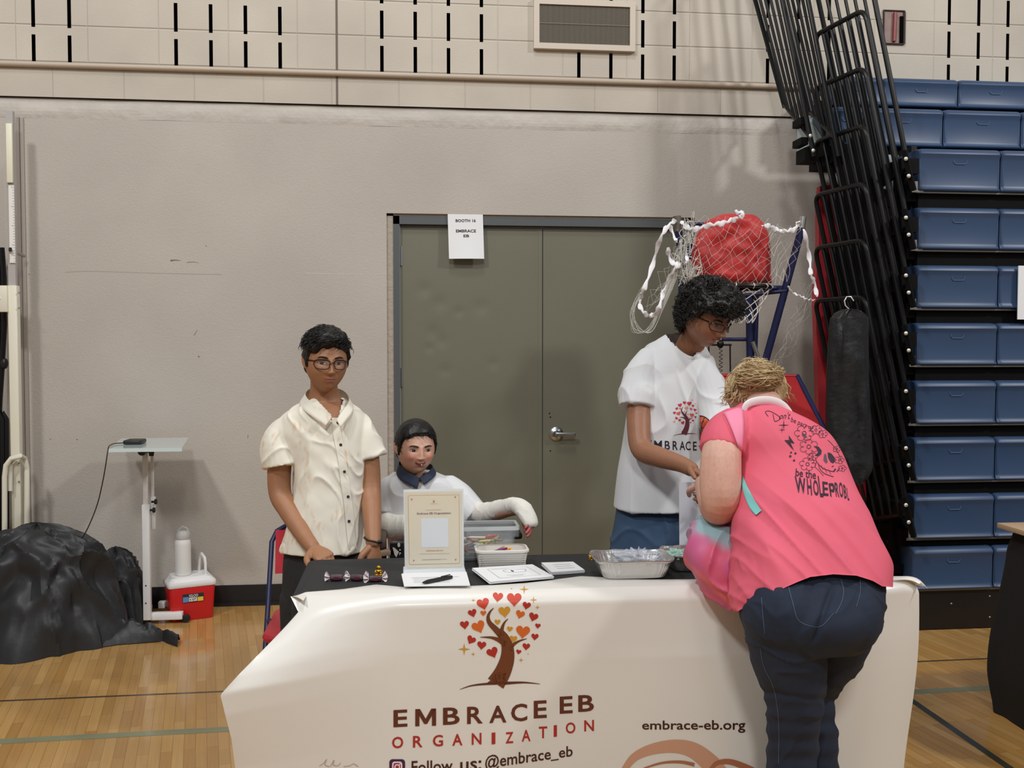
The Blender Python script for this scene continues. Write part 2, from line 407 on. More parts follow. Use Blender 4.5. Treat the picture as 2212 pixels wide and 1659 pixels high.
def leaf(x0, x1, name, dn):
    d = MB(); y0 = fy+.035
    def fn(a, b):
        x = x0+(x1-x0)*a; z = .012+(2.166-.012)*b; k = 0
        for dx, dz, r in dn:
            q = ((x-dx)**2+(z-dz)**2)/r**2
            if q < 6: k += .0035*math.exp(-q*1.6)
        return V((x, y0+k, z))
    d.slab(fn, 60, 150, m_door, (0, .044, 0))
    return struct(d.build(name))
d1 = leaf(-.037, .789, 'door_1', dents); d2 = leaf(.795, 1.612, 'door_2', [])
for z in (1.99, 1.29, .4):
    MB().tube([(-.040, fy+.026, z-.055), (-.040, fy+.026, z+.055)], .0095, m_steel, n=10).box((-.052, fy+.028, z-.055), (-.040, fy+.034, z+.055), m_steel).box((-.040, fy+.028, z-.055), (-.025, fy+.034, z+.055), m_steel).build('hinge', d1)
hx, hz = P(1203, 938, fy).x, P(1203, 938, fy).z
hd = MB(); hd.lathe((hx, fy+.035, hz), [(.042, 0), (.042, .006), (.036, .012), (.02, .018), (.014, .03), (.013, .05)], m_steel, 24, rotx(PI/2))
hd.rbox((hx-.012, fy-.022, hz-.011), (hx+.108, fy-.008, hz+.011), m_steel, .006)
hd.build('door_lever', d2)
kh = MB()
for px, py in ((1187, 893), (1189, 901), (1189, 974)): q = P(px, py, fy+.033); kh.lathe((q.x, fy+.0355, q.z), [(.004, 0), (.004, .002)], m_void, 10, rotx(PI/2))
kh.build('screw_hole', d2)
# astragal strip on the left leaf
MB().box((.765, fy+.0335, .012), (.789, fy+.036, 2.166), m_door).build('edge_strip', d1, smooth=False)
# wall vent
a, b = P(1152, 8, WY), P(1370, 118, WY); m_vf = mat('vent_frame_paint', (205, 194, 180), .5)
vx0, vx1, vz0, vz1 = a.x, b.x, b.z+.01, 3.455
vt = thing('wall_vent', 'rectangular wall vent with fine vertical louvres in the pale block wall above the doors', 'vent', (vx0, WY, vz0))
F = MB()
fw = .032
for q in ((vx0, vx1, vz0, vz0+fw), (vx0, vx1, vz1-fw, vz1)): F.box((q[0], WY-.03, q[2]), (q[1], WY, q[3]), m_vf)
for q in ((vx0, vx0+fw), (vx1-fw, vx1)): F.box((q[0], WY-.03, vz0+fw), (q[1], WY, vz1-fw), m_vf)
F.build('frame', vt, smooth=False)
m_lou = mat('vent_louvre', (122, 115, 102), .5); G = MB(); G.box((vx0+fw, WY-.004, vz0+fw), (vx1-fw, WY, vz1-fw), mat('vent_inside', (58, 54, 48), .7))
for k in range(74):
    x = vx0+fw+.004+(vx1-vx0-2*fw-.008)*k/73; G.box((x-.0013, WY-.022, vz0+fw), (x+.0013, WY-.006, vz1-fw), m_lou, rotz(.35))
zc = (vz0+vz1)/2+.004; G.box((vx0+fw, WY-.024, zc-.002), (vx1-fw, WY-.021, zc+.002), m_lou)
G.build('louvre_grille', vt, smooth=False)
# recessed box with a red pipe
a, b = P(1909, 24, WY), P(1950, 95, WY)
rb = thing('recessed_wall_box', 'small open recessed box with a red pipe in the upper wall above the blue seats', 'recessed box', (a.x, WY, b.z))
B = MB(); m_rb = mat('box_lining', (140, 118, 112), .6, nz=.15, nsc=20); m_ed = mat('broken_block_edge', (60, 48, 46), .9)
B.box((a.x, WY-.004, b.z), (b.x, WY-.002, a.z), m_rb)
for q in (((a.x-.006, b.z-.006), (b.x+.006, b.z)), ((a.x-.006, a.z), (b.x+.006, a.z+.005)), ((a.x-.006, b.z), (a.x, a.z)), ((b.x-.002, b.z), (b.x+.01, a.z))):
    B.box((q[0][0], WY-.012, q[0][1]), (q[1][0], WY-.001, q[1][1]), m_ed)
B.build('box', rb, smooth=False)
MB().tube([(a.x+.062, WY-.012, b.z+.01), (a.x+.066, WY-.012, a.z-.01)], .011, mat('red_pipe', (130, 38, 40), .4)).build('pipe', rb)
MB().box((b.x-.024, WY-.013, b.z+.004), (b.x-.004, WY-.0045, a.z-.03), m_void).build('painted_gap_shade', rb, smooth=False)  # raised near-black strip painting the shade of the open recess
# ================================================================ bleachers at the right
m_blue = mat('blue_seat_plastic', (52, 74, 106), .42, nz=.04, nsc=3, bump=.1, bsc=300, bdist=.001)
m_rail = mat('black_rail_tube', (14, 14, 16), .36, spec=.35)
m_deck = mat('black_deck_steel', (10, 9, 10), .7, spec=.15)
m_zinc = mat('zinc_bracket', (158, 156, 150), .4, metal=.7)
m_pale = mat('pale_deck_plate', (170, 184, 184), .6)
m_bolt = mat('bright_bolt', (232, 230, 222), .25, metal=.6)
def guard_rail(parent, nb, nt, fb, ft, nbal=5, r=.013):
    """folded tube rail: near bottom, near top, far bottom, far top"""
    g = MB(); nb, nt, fb, ft = map(V, (nb, nt, fb, ft)); c = .06
    u = (nt-nb).normalized(); w2 = (ft-nt).normalized(); u2 = (ft-fb).normalized()
    path = [nb, nt-u*c] + [nt-u*c*(1-t)**2+w2*c*t*t for t in (.25, .5, .75)] + [nt+w2*c, ft-w2*c] + [ft-w2*c*(1-t)**2-u2*c*t*t for t in (.25, .5, .75)] + [ft-u2*c, fb+u2*.0]
    g.tube(path, r, m_rail, n=10)
    g.tube([nb+u*.10, fb+u2*.02], r*.85, m_rail, n=8)
    o = g.build('guard_rail', parent)
    for k in range(nbal):
        t = (k+1)/(nbal+1); a = (nb+u*.10).lerp(fb+u2*.02, t); b = nt.lerp(ft, t)
        MB().tube([a, b], r*.68, m_rail, n=8).build('baluster', o)
    return o
def seat_shape(x0, x1, Y, zt, zb, d):
    g = MB(); h = zt-zb; e = .004
    prof = [(d, zt-.006), (.05, zt), (.018, zt-.004), (.004, zt-.016), (0, zt-.03), (.006, zt-.045), (.010, zt-.06), (.012, zb+.03), (.006, zb+.012), (0, zb+.006), (.004, zb), (.03, zb-.002), (.05, zb+.012)]
    xsx = [x0+e, x0+e+.006, x0+e+.02, x1-e-.02, x1-e-.006, x1-e]
    ins = [.010, .003, 0, 0, .003, .010]
    g.grid(lambda a, b: V((xsx[round(a*5)], Y+prof[round(b*12)][0]+ins[round(a*5)]*(1 if round(b*12) else 0), prof[round(b*12)][1]-(ins[round(a*5)]*.6 if round(b*12) < 4 else 0))), 5, 12, m_blue)
    n = len(g.v)
    for side in (0, 5):
        idx = [j*6+side for j in range(13)]; g.f.append(tuple(idx)); g.m.append(0)
    xm = (x0+x1)/2
    g.box((x0+.01, Y+.05, zt-.03), (x1-.01, Y+d, zt-.006), m_blue)
    return g, xm
tops = [170, 235, 320, 447, 572, 697, 822, 945, 1068, 1182]
bots = [232, 318, 412, 538, 665, 788, 915, 1038, 1162, 1275]
xL = P(1981, 700, 4.70).x; WSEAT = P(2159, 700, 4.70).x-xL
xEnd = 5.2
m_handle = mat('seat_finger_recess', (72, 96, 132), .5)
BL = thing('bleachers', 'folded bank of blue plastic bleacher seats with black end guard rails', 'bleachers', (xL, 4.70, 0))
for k in range(10):
    Y = 5.25 if k == 0 else (4.98 if k == 1 else 4.70)
    zt, zb = P(2080, tops[k], Y).z, P(2080, bots[k], Y).z
    if k == 9: zb = P(2080, 1272, Y).z
    if k == 0: x0 = P(2073, 200, Y).x-2*WSEAT
    elif k == 1: x0 = P(2041, 270, Y).x-2*WSEAT
    else: x0 = xL
    t = BL
    n = int((xEnd-x0)/WSEAT); d = .30 if k > 1 else .28
    xc = x0
    if k < 2: x0 = P(1800, 200, Y).x
    for i in range(n):
        sa, sb = xc+i*WSEAT, xc+(i+1)*WSEAT
        if sb < x0+.05: continue
        sa = max(sa, x0)
        g, xm = seat_shape(sa, sb, Y, zt, zb, d)
        so = g.build('seat_module', t)
        hm = MB(); zc = zt-.066
        pts = [(-.034, .006), (-.034, -.004), (-.026, -.013), (.026, -.013), (.034, -.004), (.034, .006)]
        hm.tube([(xm+a, Y+.0085, zc+b) for a, b in pts], .0028, m_handle, n=6)
        hm.build('finger_recess', so)
        MB().box((sa+.008, Y+.013, zb+.02), (sb-.008, Y+.03, zt-.03), m_blue).build('back_web', so, smooth=False)
    dk = MB(); dk.box((x0+.02, Y+.045, zb-.085), (xEnd, Y+.35, zb+.005), m_deck); dk.box((x0-.03, Y+.06, zb-.05), (x0+.02, Y+.3, zb+.04), m_deck)
    dk.build('deck_riser', t, smooth=False)
    if k > 1:
        MB().box((x0-.022, Y+.010, zb-.006), (x0-.002, Y+.016, zb+.045), m_zinc).box((x0-.03, Y+.012, zb-.010), (x0+.03, Y+.02, zb+.002), m_zinc).build('end_bracket', t, smooth=False)
        ed = MB(); ed.box((x0, Y+.02, zb-.012), (xEnd, Y+.03, zb-.004), m_zinc); ed.build('nose_strip', t, smooth=False)
    if 2 <= k <= 8:
        by = tops[k]+85; yn, yf = 4.60, 5.0
        nb = P(1970, by, yn); nt = P(1868, by-508-4, 4.70)
        fb = P(1972, by, yn); zf = nb.z; fb = V((P(1862, by, yf).x, yf, nb.z-.02)); ft = V((P(1760, by-508, 5.12).x, 5.12, nt.z))
        guard_rail(t, nb, nt, fb, ft)
        bk = MB(); a, b = P(1953, tops[k]+5, yn-.016), P(1974, tops[k]+92, yn-.016)
        bk.tube([a, b], (.016), m_deck, n=4); bk.build('rail_bracket', t, smooth=False)
        for dx, dy in ((1957, 23), (1963, 60)):
            q = P(dx, tops[k]+dy, yn-.035); MB().ell(q, (.0105, .007, .0105), m_bolt, 10, 6).build('bolt', t)
        q = P(1972, tops[k]+40, 4.62); MB().box((q.x-.05, 4.64, q.z-.03), (x0-.035, 4.80, q.z+.045), m_deck).build('end_plate', t, smooth=False)
# end rails of the two set-back rows
T1 = T2 = BL
def P2(x, y, Y): return P(x, y, Y)
guard_rail(T1, P2(1759, 338, 4.95), P2(1655, -170, 5.10), P2(1695, 232, 5.38), P2(1590, -150, 5.5), 4)
guard_rail(T2, P2(1812, 338, 4.88), P2(1712, -170, 5.02), P2(1752, 250, 5.30), P2(1652, -160, 5.45), 4)
for px, py in ((1751, 293), (1757, 325)): MB().ell(P(px, py, 4.92), (.0105, .007, .0105), m_bolt, 10, 6).build('bolt', T1)
for (a, b, c, d) in ((1731, 252, 1745, 268), (1731, 296, 1746, 312), (1739, 318, 1768, 348)):
    p, q = P(a, b, 5.0), P(c, d, 5.0); MB().box((p.x, 5.0, q.z), (q.x, 5.12, p.z), m_deck).build('end_plate', T1, smooth=False)
# base, black backdrop sheet and the framework under the seats
bt = BL
zb10 = P(2080, 1272, 4.7).z
bm_ = mat('black_base_panel', (24, 20, 19), .45, nz=.1, nsc=5)
MB().box((xL-.06, 4.725, .004), (xEnd, 4.76, zb10+.02), bm_).build('front_panel', bt, smooth=False)
for px, py in ((2055, 1304), (2138, 1288), (2138, 1333)): MB().ell(P(px, py, 4.724), (.006, .004, .005), m_zinc, 8, 6).build('bolt', bt)
xs_ = xL-.02
cl = MB(); m_dark = mat('dark_backdrop_sheet', (13, 13, 14), .7)
cl.box((xs_+.03, 4.80, .0), (xs_+.06, 5.55, 2.50), m_dark)  # black sheet added to stand for the darkness behind the end rails
cl.build('dark_backdrop', bt, smooth=False)
for k in range(7):
    zz = .28+.30*k; MB().box((xs_-.05, 4.80, zz), (xs_+.02, 5.5, zz+.05), m_deck).build('support_beam', bt, smooth=False)
for y in (4.85, 5.15, 5.45): MB().box((xs_-.03, y-.02, 0), (xs_+.01, y+.02, 2.40), m_deck).build('support_post', bt, smooth=False)
# pale plates seen between the rails under the set-back rows
for i, (a, b, c, d, Y) in enumerate(((1722, 248, 1850, 330, 5.2), (1852, 330, 1981, 408, 4.9))):
    p, q = P(a, b, Y), P(c, d, Y)
    pl = MB(); pl.add([P(a, b, Y+.1), P(c, b+8, Y), P(c, d, Y), P(a, d, Y+.1), P(a, b, Y+.12), P(c, b+8, Y+.02), P(c, d, Y+.02), P(a, d, Y+.12)], [(0, 1, 2, 3), (4, 5, 6, 7), (0, 1, 5, 4), (2, 3, 7, 6), (1, 2, 6, 5), (0, 3, 7, 4)], m_pale)
    pl.build('deck_end_plate', bt, smooth=False)
# garment bag hanging from a rail
gb = thing('garment_bag', 'long black garment bag hanging on a hanger from the lowest guard rail', 'garment bag', tuple(P(1838, 1040, 4.42)))
m_bag = mat('black_vinyl_bag', (26, 27, 28), .42, bump=.3, bsc=22, bdist=.02)
outl = [(668, 1822, 1846), (674, 1808, 1862), (684, 1798, 1872), (700, 1792, 1876), (800, 1786, 1876), (900, 1784, 1880), (980, 1786, 1884), (1010, 1792, 1884), (1030, 1806, 1872), (1044, 1832, 1856)]
g = MB(); ov = crom(outl, 6); L = len(ov); N = 40; vs = []
for i, (y, a, b) in enumerate(ov):
    pa, pb = P(a, y, 4.42), P(b, y, 4.42); c = (pa+pb)/2; hw = (pb.x-pa.x)/2
    for k in range(N):
        t = 2*PI*k/N; f = .010*noise.noise(V((c.x*5+math.cos(t)*2.4, c.z*3, 4)))+.016*abs(noise.noise(V((math.cos(t)*4, c.z*6+math.cos(t)*3, 9))))
        vs.append(c+V((hw*math.cos(t), (.045+f*1.4)*math.sin(t)-f*.5, 0)))
fs = [(i*N+k, i*N+(k+1)%N, (i+1)*N+(k+1)%N, (i+1)*N+k) for i in range(L-1) for k in range(N)]+[tuple(range(N)), tuple(range((L-1)*N, L*N))]
g.add(vs, fs, m_bag); g.build('bag', gb)
hk = [P(1833+13*math.cos(t)*.9, 650-11*math.sin(t), 4.42) for t in [x*PI/10-.2 for x in range(13)]]
MB().tube([P(1835, 678, 4.42), P(1834, 668, 4.42), P(1826, 660, 4.42), P(1824, 650, 4.42), P(1829, 641, 4.42), P(1838, 641, 4.42), P(1844, 650, 4.42)], .003, mat('hanger_wire', (222, 222, 218), .3, metal=.4), n=8).build('hanger_hook', gb)
# red gym mat leaning behind the rails
rm = MB(); m_rmat = mat('red_vinyl_mat', (170, 44, 52), .4, nz=.05, nsc=4)
aa, b2, c2, d2_ = P(1772, 402, 5.42), P(1852, 395, 5.42), P(1858, 660, 5.2), P(1762, 660, 5.2)
th = V((0, .05, 0)); rm.slab(lambda u, v: (V(aa).lerp(b2, u)).lerp(V(d2_).lerp(c2, u), v)+V((0, .01*math.sin(v*9), 0)), 6, 20, m_rmat, th)
rm.slab(lambda u, v: (V(d2_).lerp(c2, u)).lerp(V((d2_.x-.03+u*(c2.x-d2_.x), 4.97, .0)), v), 6, 20, m_rmat, th)
tag(rm.build('gym_mat'), 'red vinyl gym mat leaning on the wall behind the black guard rails', 'gym mat')
# white poster at the right edge
a, b = P(2207, 573, 4.66), P(2290, 690, 4.66)
ps = MB(); ps.box((a.x, 4.685, b.z), (b.x, 4.69, a.z), mat('white_paper', (236, 238, 240), .6)); tag(ps.build('paper_sign', smooth=False), 'white paper sign taped to the blue fifth bleacher row at the right edge', 'sign')

# ================================================================ folded basketball game with nets
bg = thing('basketball_game', 'folded basketball arcade game of dark blue tubes with a hoop and red fabric', 'basketball game', tuple(P(1620, 1250, 4.9)))
m_nav = mat('navy_powder_tube', (24, 32, 74), .4)
m_chr = mat('chrome_tube_end', (200, 198, 190), .25, metal=.9)
m_redf = mat('red_nylon_fabric', (188, 38, 38), .5, nz=.06, nsc=5, sheen=.2)
m_red2 = mat('dark_red_ramp_fabric', (158, 28, 32), .5, nz=.08, nsc=4)
def btube(pts, r, name='tube', m=None): return MB().tube(pts, r, m or m_nav, n=12).build(name, bg)
btube([P(1464, 482, 4.72), P(1480, 640, 4.75), P(1496, 820, 4.8), V((P(1500, 1100, 4.8).x, 4.85, .01))], .019, 'post')
MB().tube([P(1462, 467, 4.72), P(1465, 500, 4.72)], .0205, mat('worn_post_end', (98, 92, 82), .5), n=12).build('post_end', bg)
MB().box(tuple(P(1466, 566, 4.697)), tuple(P(1475, 549, 4.699)), mat('tan_sticker', (214, 164, 122), .5)).build('sticker', bg, smooth=False)
btube([P(1732, 492, 4.72), P(1692, 640, 4.78), P(1648, 800, 4.86), P(1600, 980, 4.95), V((P(1560, 1250, 5.0).x, 5.05, .01))], .019, 'post')
MB().tube([P(1735, 468, 4.72), P(1731, 496, 4.72)], .0165, m_chr, n=12).build('post_end', bg)
btube([P(1474, 560, 5.0), P(1472, 660, 5.0), P(1476, 760, 5.0), V((P(1480, 1100, 5.0).x, 5.05, .01))], .019, 'post')
btube([P(1478, 484, 4.95), P(1548, 484, 4.95)], .009, 'cross_bar'); btube([P(1495, 486, 4.95), P(1488, 560, 4.95)], .016, 'cross_bar')
btube([P(1634, 636, 4.9), P(1702, 624, 4.76)], .013, 'cross_bar'); btube([P(1560, 733, 4.9), P(1612, 733, 4.9)], .010, 'cross_bar')
btube([P(1667, 622, 4.8), P(1702, 622, 4.8)], .012, 'cross_bar')
btube([P(1619, 640, 4.88), P(1621, 780, 4.9), V((P(1621, 1150, 4.9).x, 4.9, .01))], .021, 'upright'); btube([P(1634, 638, 4.95), P(1630, 760, 4.95)], .015, 'upright')
btube([P(1700, 628, 4.76), P(1592, 640, 4.9)], .010, 'cross_bar')
MB().tube([P(1626, 738, 4.84), P(1640, 778, 4.84)], .011, m_chr).build('gas_strut', bg)
for x in (1531, 1577): btube([P(x, 745, 4.9), P(x+1, 830, 4.9)], .004, 'rod', m_rail)
btube([P(1528, 745, 4.9), P(1580, 745, 4.9)], .005, 'rod', m_rail)
MB().tube([P(1557+3.5*math.cos(t), 750+t*1.35, 4.9)+V((0, .006*math.sin(t), 0)) for t in [k*.5 for k in range(90)]], .0018, m_rail, n=5).build('coil_cord', bg)
MB().ell(P(1556, 743, 4.9), (.018, .018, .022), m_rail).build('cord_plug', bg)
# rim and net
rc = P(1592, 621, 4.80); rr = .165; rm_ = MB()
rm_.tube([rc+V((rr*math.cos(t), rr*.9*math.sin(t), 0)) for t in [k*2*PI/40 for k in range(40)]], (.011), m_rail, n=8, closed=True)
for k in range(12):
    t = k*2*PI/12+.2; q = rc+V((rr*math.cos(t), rr*.9*math.sin(t), 0)); rm_.tube([q+V((0, -.002, .013)), q+V((math.cos(t)*.014, math.sin(t)*.014, 0)), q+V((0, 0, -.014))], .0025, mat('white_string', (222, 220, 214), .8), n=5)
rm_.build('hoop_rim', bg)
nt_ = MB(); m_str = mat('white_string', (222, 220, 214), .8)
for k in range(12):
    for s_ in (1, -1):
        pts = []
        for j in range(7):
            t = k*2*PI/12+s_*j*.26; r_ = rr*(1-.085*j); pts.append(rc+V((r_*math.cos(t), r_*.9*math.sin(t), -.012-.028*j)))
        nt_.tube(pts, .0022, m_str, n=4)
nt_.build('hoop_net', bg)
# red fabric hood above the hoop (a round topped stuffed sack)
def hood(a, b):
    t = 2*PI*a; h = b
    return None
g = MB(); prof = [(464, 1560, 1618), (468, 1545, 1634), (480, 1524, 1648), (500, 1508, 1658), (530, 1496, 1664), (560, 1492, 1665), (590, 1500, 1666), (606, 1512, 1667), (611, 1520, 1666)]
pv = crom(prof, 6); vs = []; N = 64
for i, (y, xa, xb) in enumerate(pv):
    pa, pb = P(xa, y, 4.88), P(xb, y, 4.88); c = (pa+pb)/2; hw = (pb.x-pa.x)/2; e = i/(len(pv)-1)
    for k in range(N):
        t = 2*PI*k/N; cx = math.cos(t); q = V((c.x+hw*cx, 0, c.z))
        f = .040*abs(noise.noise(q*7+V((0, 0, 2))))+.012*noise.noise(q*22)
        vs.append(c+V((hw*cx*(1-.06*abs(noise.noise(q*9))), (.075*min(1, math.sin(PI*min(max(e, .06), .97))**.5+.2)+(f if math.sin(t) < 0 else 0))*math.sin(t), .006*noise.noise(q*15))))
fs = [(i*N+k, i*N+(k+1)%N, (i+1)*N+(k+1)%N, (i+1)*N+k) for i in range(len(pv)-1) for k in range(N)]+[tuple(range(N)), tuple(range((len(pv)-1)*N, len(pv)*N))]
g.add(vs, fs, m_redf); g.build('fabric_hood', bg)
# red ramp below
g = MB(); qa, qb, qc, qd = P(1536, 812, 4.86), P(1722, 812, 4.86), P(1790, 945, 4.45), P(1530, 945, 4.45)
g.slab(lambda u, v: V(qa).lerp(qb, u).lerp(V(qd).lerp(qc, u), v)+V((0, 0, -.015*math.sin(PI*v)*math.sin(PI*u)+.004*noise.noise(V((u*6, v*6, 0))))), 30, 24, m_red2, (0, .012, -.012))
g.tube([P(1536, 811, 4.86), P(1722, 812, 4.86)], .010, m_red2); g.build('ramp_fabric', bg)
btube([P(1722, 812, 4.86), P(1790, 945, 4.45), P(1800, 1040, 4.45), V((P(1800, 1190, 4.45).x, 4.45, .01))], .012, 'ramp_tube')
btube([P(1536, 812, 4.86), P(1530, 945, 4.45), V((P(1528, 1180, 4.45).x, 4.45, .01))], .012, 'ramp_tube')
# volleyball net tangled on it: white tape and thin mesh
vn = thing('tangled_net', 'tangled white net with wavy white tape draped over the blue game posts and red fabric', 'net', tuple(P(1590, 470, 4.7)))
m_tape = mat('white_net_tape', (238, 236, 240), .7)
def tape(pts, Y, wd=.018, th=.003, seed=0):
    q = crom([(x, y) for x, y in pts], 7); g = []; rad = []
    for i, (x, y) in enumerate(q):
        g.append(P(x, y, Y+.03*math.sin(i*.35+seed))+V((0, 0, .004*math.sin(i*1.7+seed)))); rad.append((wd*(.38+.16*math.sin(i*.9+seed)), th))
    MB().tube(g, rad, m_tape, n=8, up=(0, 1, 0)).build('tape', vn)
tape([(1458, 476), (1440, 492), (1424, 522), (1410, 572), (1393, 620), (1384, 640), (1383, 662), (1394, 678), (1408, 682), (1422, 668), (1432, 636), (1446, 602), (1462, 574), (1466, 560)], 4.66, .024, .003, 1)
tape([(1472, 479), (1485, 492), (1505, 494), (1530, 487), (1560, 482), (1585, 474), (1603, 466), (1603, 459), (1590, 460)], 4.68, .026, .003, 2)
tape([(1648, 488), (1662, 488), (1678, 496), (1695, 499), (1716, 495), (1726, 478)], 4.68, .024, .003, 3)
tape([(1736, 494), (1744, 530), (1750, 570), (1752, 596), (1760, 612), (1764, 640)], 4.69, .024, .003, 4)
tape([(1702, 618), (1712, 632), (1730, 640), (1744, 647), (1760, 648)], 4.69, .010, .003, 5)
tape([(1442, 538), (1448, 560), (1462, 576), (1470, 570)], 4.65, .026, .004, 6)
tape([(1448, 490), (1458, 515), (1462, 520)], 4.66, .02, .003, 7)
tape([(1478, 530), (1484, 555), (1482, 568)], 4.66, .02, .003, 7)
m_thr = mat('thin_white_net_thread', (206, 204, 196), .8)
rnd = random.Random(4)
def mesh_patch(fn, nu, nv, jit, r=.0011):
    g = MB(); G_ = [[None]*(nv+1) for _ in range(nu+1)]
    for i in range(nu+1):
        for j in range(nv+1):
            x, y, Y = fn(i/nu, j/nv); G_[i][j] = P(x+rnd.uniform(-jit, jit), y+rnd.uniform(-jit, jit), Y+rnd.uniform(-.02, .02))
    for i in range(nu+1):
        for j in range(nv+1):
            for di, dj in ((1, 1), (1, -1)):
                a, b = i+di, j+dj
                if (i+j) % 2 == 0 and 0 <= a <= nu and 0 <= b <= nv:
                    p, q = G_[i][j], G_[a][b]; mid = p.lerp(q, .5)+V((rnd.uniform(-.006, .006), 0, rnd.uniform(-.006, .006)))
                    g.tube([p, mid, q], r, m_thr, n=3, cap=False)
            if (i+j) % 2 == 1:
                for di, dj in ((1, 1), (1, -1)):
                    a, b = i+di, j+dj
                    if 0 <= a <= nu and 0 <= b <= nv: g.tube([G_[i][j], G_[a][b]], r, m_thr, n=3, cap=False)
    return g
mesh_patch(lambda u, v: (1500+165*u+8*math.sin(v*5), 470+140*v, 4.76-.015*math.sin(PI*u)), 9, 7, 6, .0008).build('net_mesh', vn)
mesh_patch(lambda u, v: (1660+75*u-30*v*u, 492+120*v-10*u, 4.70), 5, 6, 7, .0008).build('net_mesh', vn)
g = mesh_patch(lambda u, v: (1470-75*v+60*u-30*u*v, 500+165*v+12*math.sin(u*6), 4.68), 4, 9, 8, .0008)
for k in range(10):   # slack loops hanging at the left
    a = k/15; pts = [(1395-20*a+rnd.uniform(-4, 4), 610+60*a), (1368-8*a+rnd.uniform(-5, 5), 660+30*a), (1366+rnd.uniform(0, 14), 700+18*math.sin(a*3)), (1400+rnd.uniform(-10, 10), 700-20*a+18), (1436-10*a, 660-30*a), (1462, 600-60*a)]
    g.tube([P(x, y, 4.66+.02*a) for x, y in crom(pts, 5)], .0010, m_thr, n=3, cap=False)
g.build('net_mesh', vn)
g = MB()
for k in range(70):   # bunched net knots near the left post
    cx, cy = (1492, 590) if k % 3 == 0 else ((1470, 560) if k % 3 == 1 else (1490, 500)); sp = (18, 22) if k % 3 else (24, 20)
    pts = [P(cx+rnd.gauss(0, sp[0]*.6), cy+rnd.gauss(0, sp[1]), 4.67+rnd.uniform(-.02, .02)) for _ in range(4)]
    g.tube([V(p) for p in crom(pts, 4)], .0016, m_thr, n=3, cap=False)
g.build('net_bunch', vn)
g = mesh_patch(lambda u, v: (1735-60*v+30*u, 620+160*v, 5.0), 5, 8, 9, .0007); g.build('net_mesh', vn)
# ================================================================ left side
m_cream = mat('cream_enamel_steel', (226, 222, 204), .4)
m_white = mat('white_enamel', (232, 232, 232), .35)
m_blk = mat('black_plastic', (24, 24, 25), .45)
vp = thing('net_post', 'cream steel net post with a ruler strip and tube handle standing against the left wall', 'net post', (P(33, 1330, 5.42).x, 5.42, 0))
px0, px1 = P(24, 900, 5.42).x, P(44, 900, 5.42).x
MB().rbox((px0, 5.40, .03), (px1, 5.45, P(30, 617, 5.42).z), m_cream, .006).build('post', vp)
MB().box((px0+.002, 5.412, P(30, 617, 5.42).z), (px1-.008, 5.44, P(30, 240, 5.42).z), mat('grey_inner_tube', (176, 172, 168), .45)).build('inner_tube', vp, smooth=False)
a, b = P(13, 267, 5.405), P(29, 395, 5.405); MB().rbox((a.x, 5.395, b.z), (b.x, 5.411, a.z), mat('ivory_cap', (232, 228, 206), .5), .004).build('slider_cover', vp)
a, b = P(18, 400, 5.405), P(33, 568, 5.405); g = MB(); g.box((a.x, 5.405, b.z), (b.x, 5.411, a.z), mat('ruler_white', (232, 230, 226), .5))
for k in range(28): 
    z = a.z-.012-(a.z-b.z-.02)*k/27; g.box((b.x-(.014 if k % 7 == 0 else .007), 5.4042, z), (b.x-.001, 5.4048, z+.0014), m_blk)
g.build('ruler_strip', vp, smooth=False)
MB().tube([P(20, 539, 5.39), P(52, 553, 5.55)], .009, mat('zinc_rod', (168, 162, 156), .4, metal=.6)).box(tuple(P(19, 543, 5.38)), tuple(P(26, 535, 5.39)), m_blk).build('locking_arm', vp)
g = MB(); g.rbox((P(-10, 660, 5.40).x, 5.385, P(10, 674, 5.40).z), (px0+.004, 5.43, P(10, 617, 5.40).z), m_cream, .005); g.tube([P(-30, 648, 5.40), P(5, 645, 5.40)], .018, m_cream); g.build('collar_bracket', vp)
for y in (632, 665, 1000, 1040): MB().ell(P(41, y, 5.392), (.006, .005, .006), m_zinc, 8, 6).build('bolt', vp)
hdl = [(10, 1325), (10, 1180), (10, 1030), (13, 1005), (24, 991), (44, 985), (53, 990), (58, 1010), (58, 1120), (59, 1255)]
MB().tube([P(x, y, 5.34+(.07 if i > 5 else 0)) for i, (x, y) in enumerate(hdl)], .0135, m_cream, n=10).build('tube_handle', vp)
MB().tube([P(22, 1060, 5.37), P(22, 1000, 5.37), P(30, 990, 5.37)], .012, m_cream).build('tube_handle', vp)
g = MB(); g.rbox((-2.42, 5.30, .0), (P(28, 1330, 5.3).x, 5.36, .03), m_cream, .006); g.rbox((P(2, 1300, 5.32).x, 5.28, .03), (P(20, 1300, 5.32).x, 5.36, .10), m_cream, .006)
g.rbox((px0-.03, 5.36, 0), (px1+.02, 5.50, .035), m_cream, .006); g.build('foot', vp)
struct(MB().box((P(45, 700, LY).x, LY-.022, .115), (P(51, 700, LY).x+.002, LY, 2.716), mat('wall_channel_paint', (150, 142, 134), .5)).build('trim_7', smooth=False))
struct(MB().box((P(51, 700, LY).x+.004, LY-.012, .115), (P(60, 700, LY).x, LY, 2.716), mat('wall_channel_painted_shade', (166, 156, 147), .5)).build('trim_8', smooth=False))  # strip beside the channel, shade painted into its duller tone
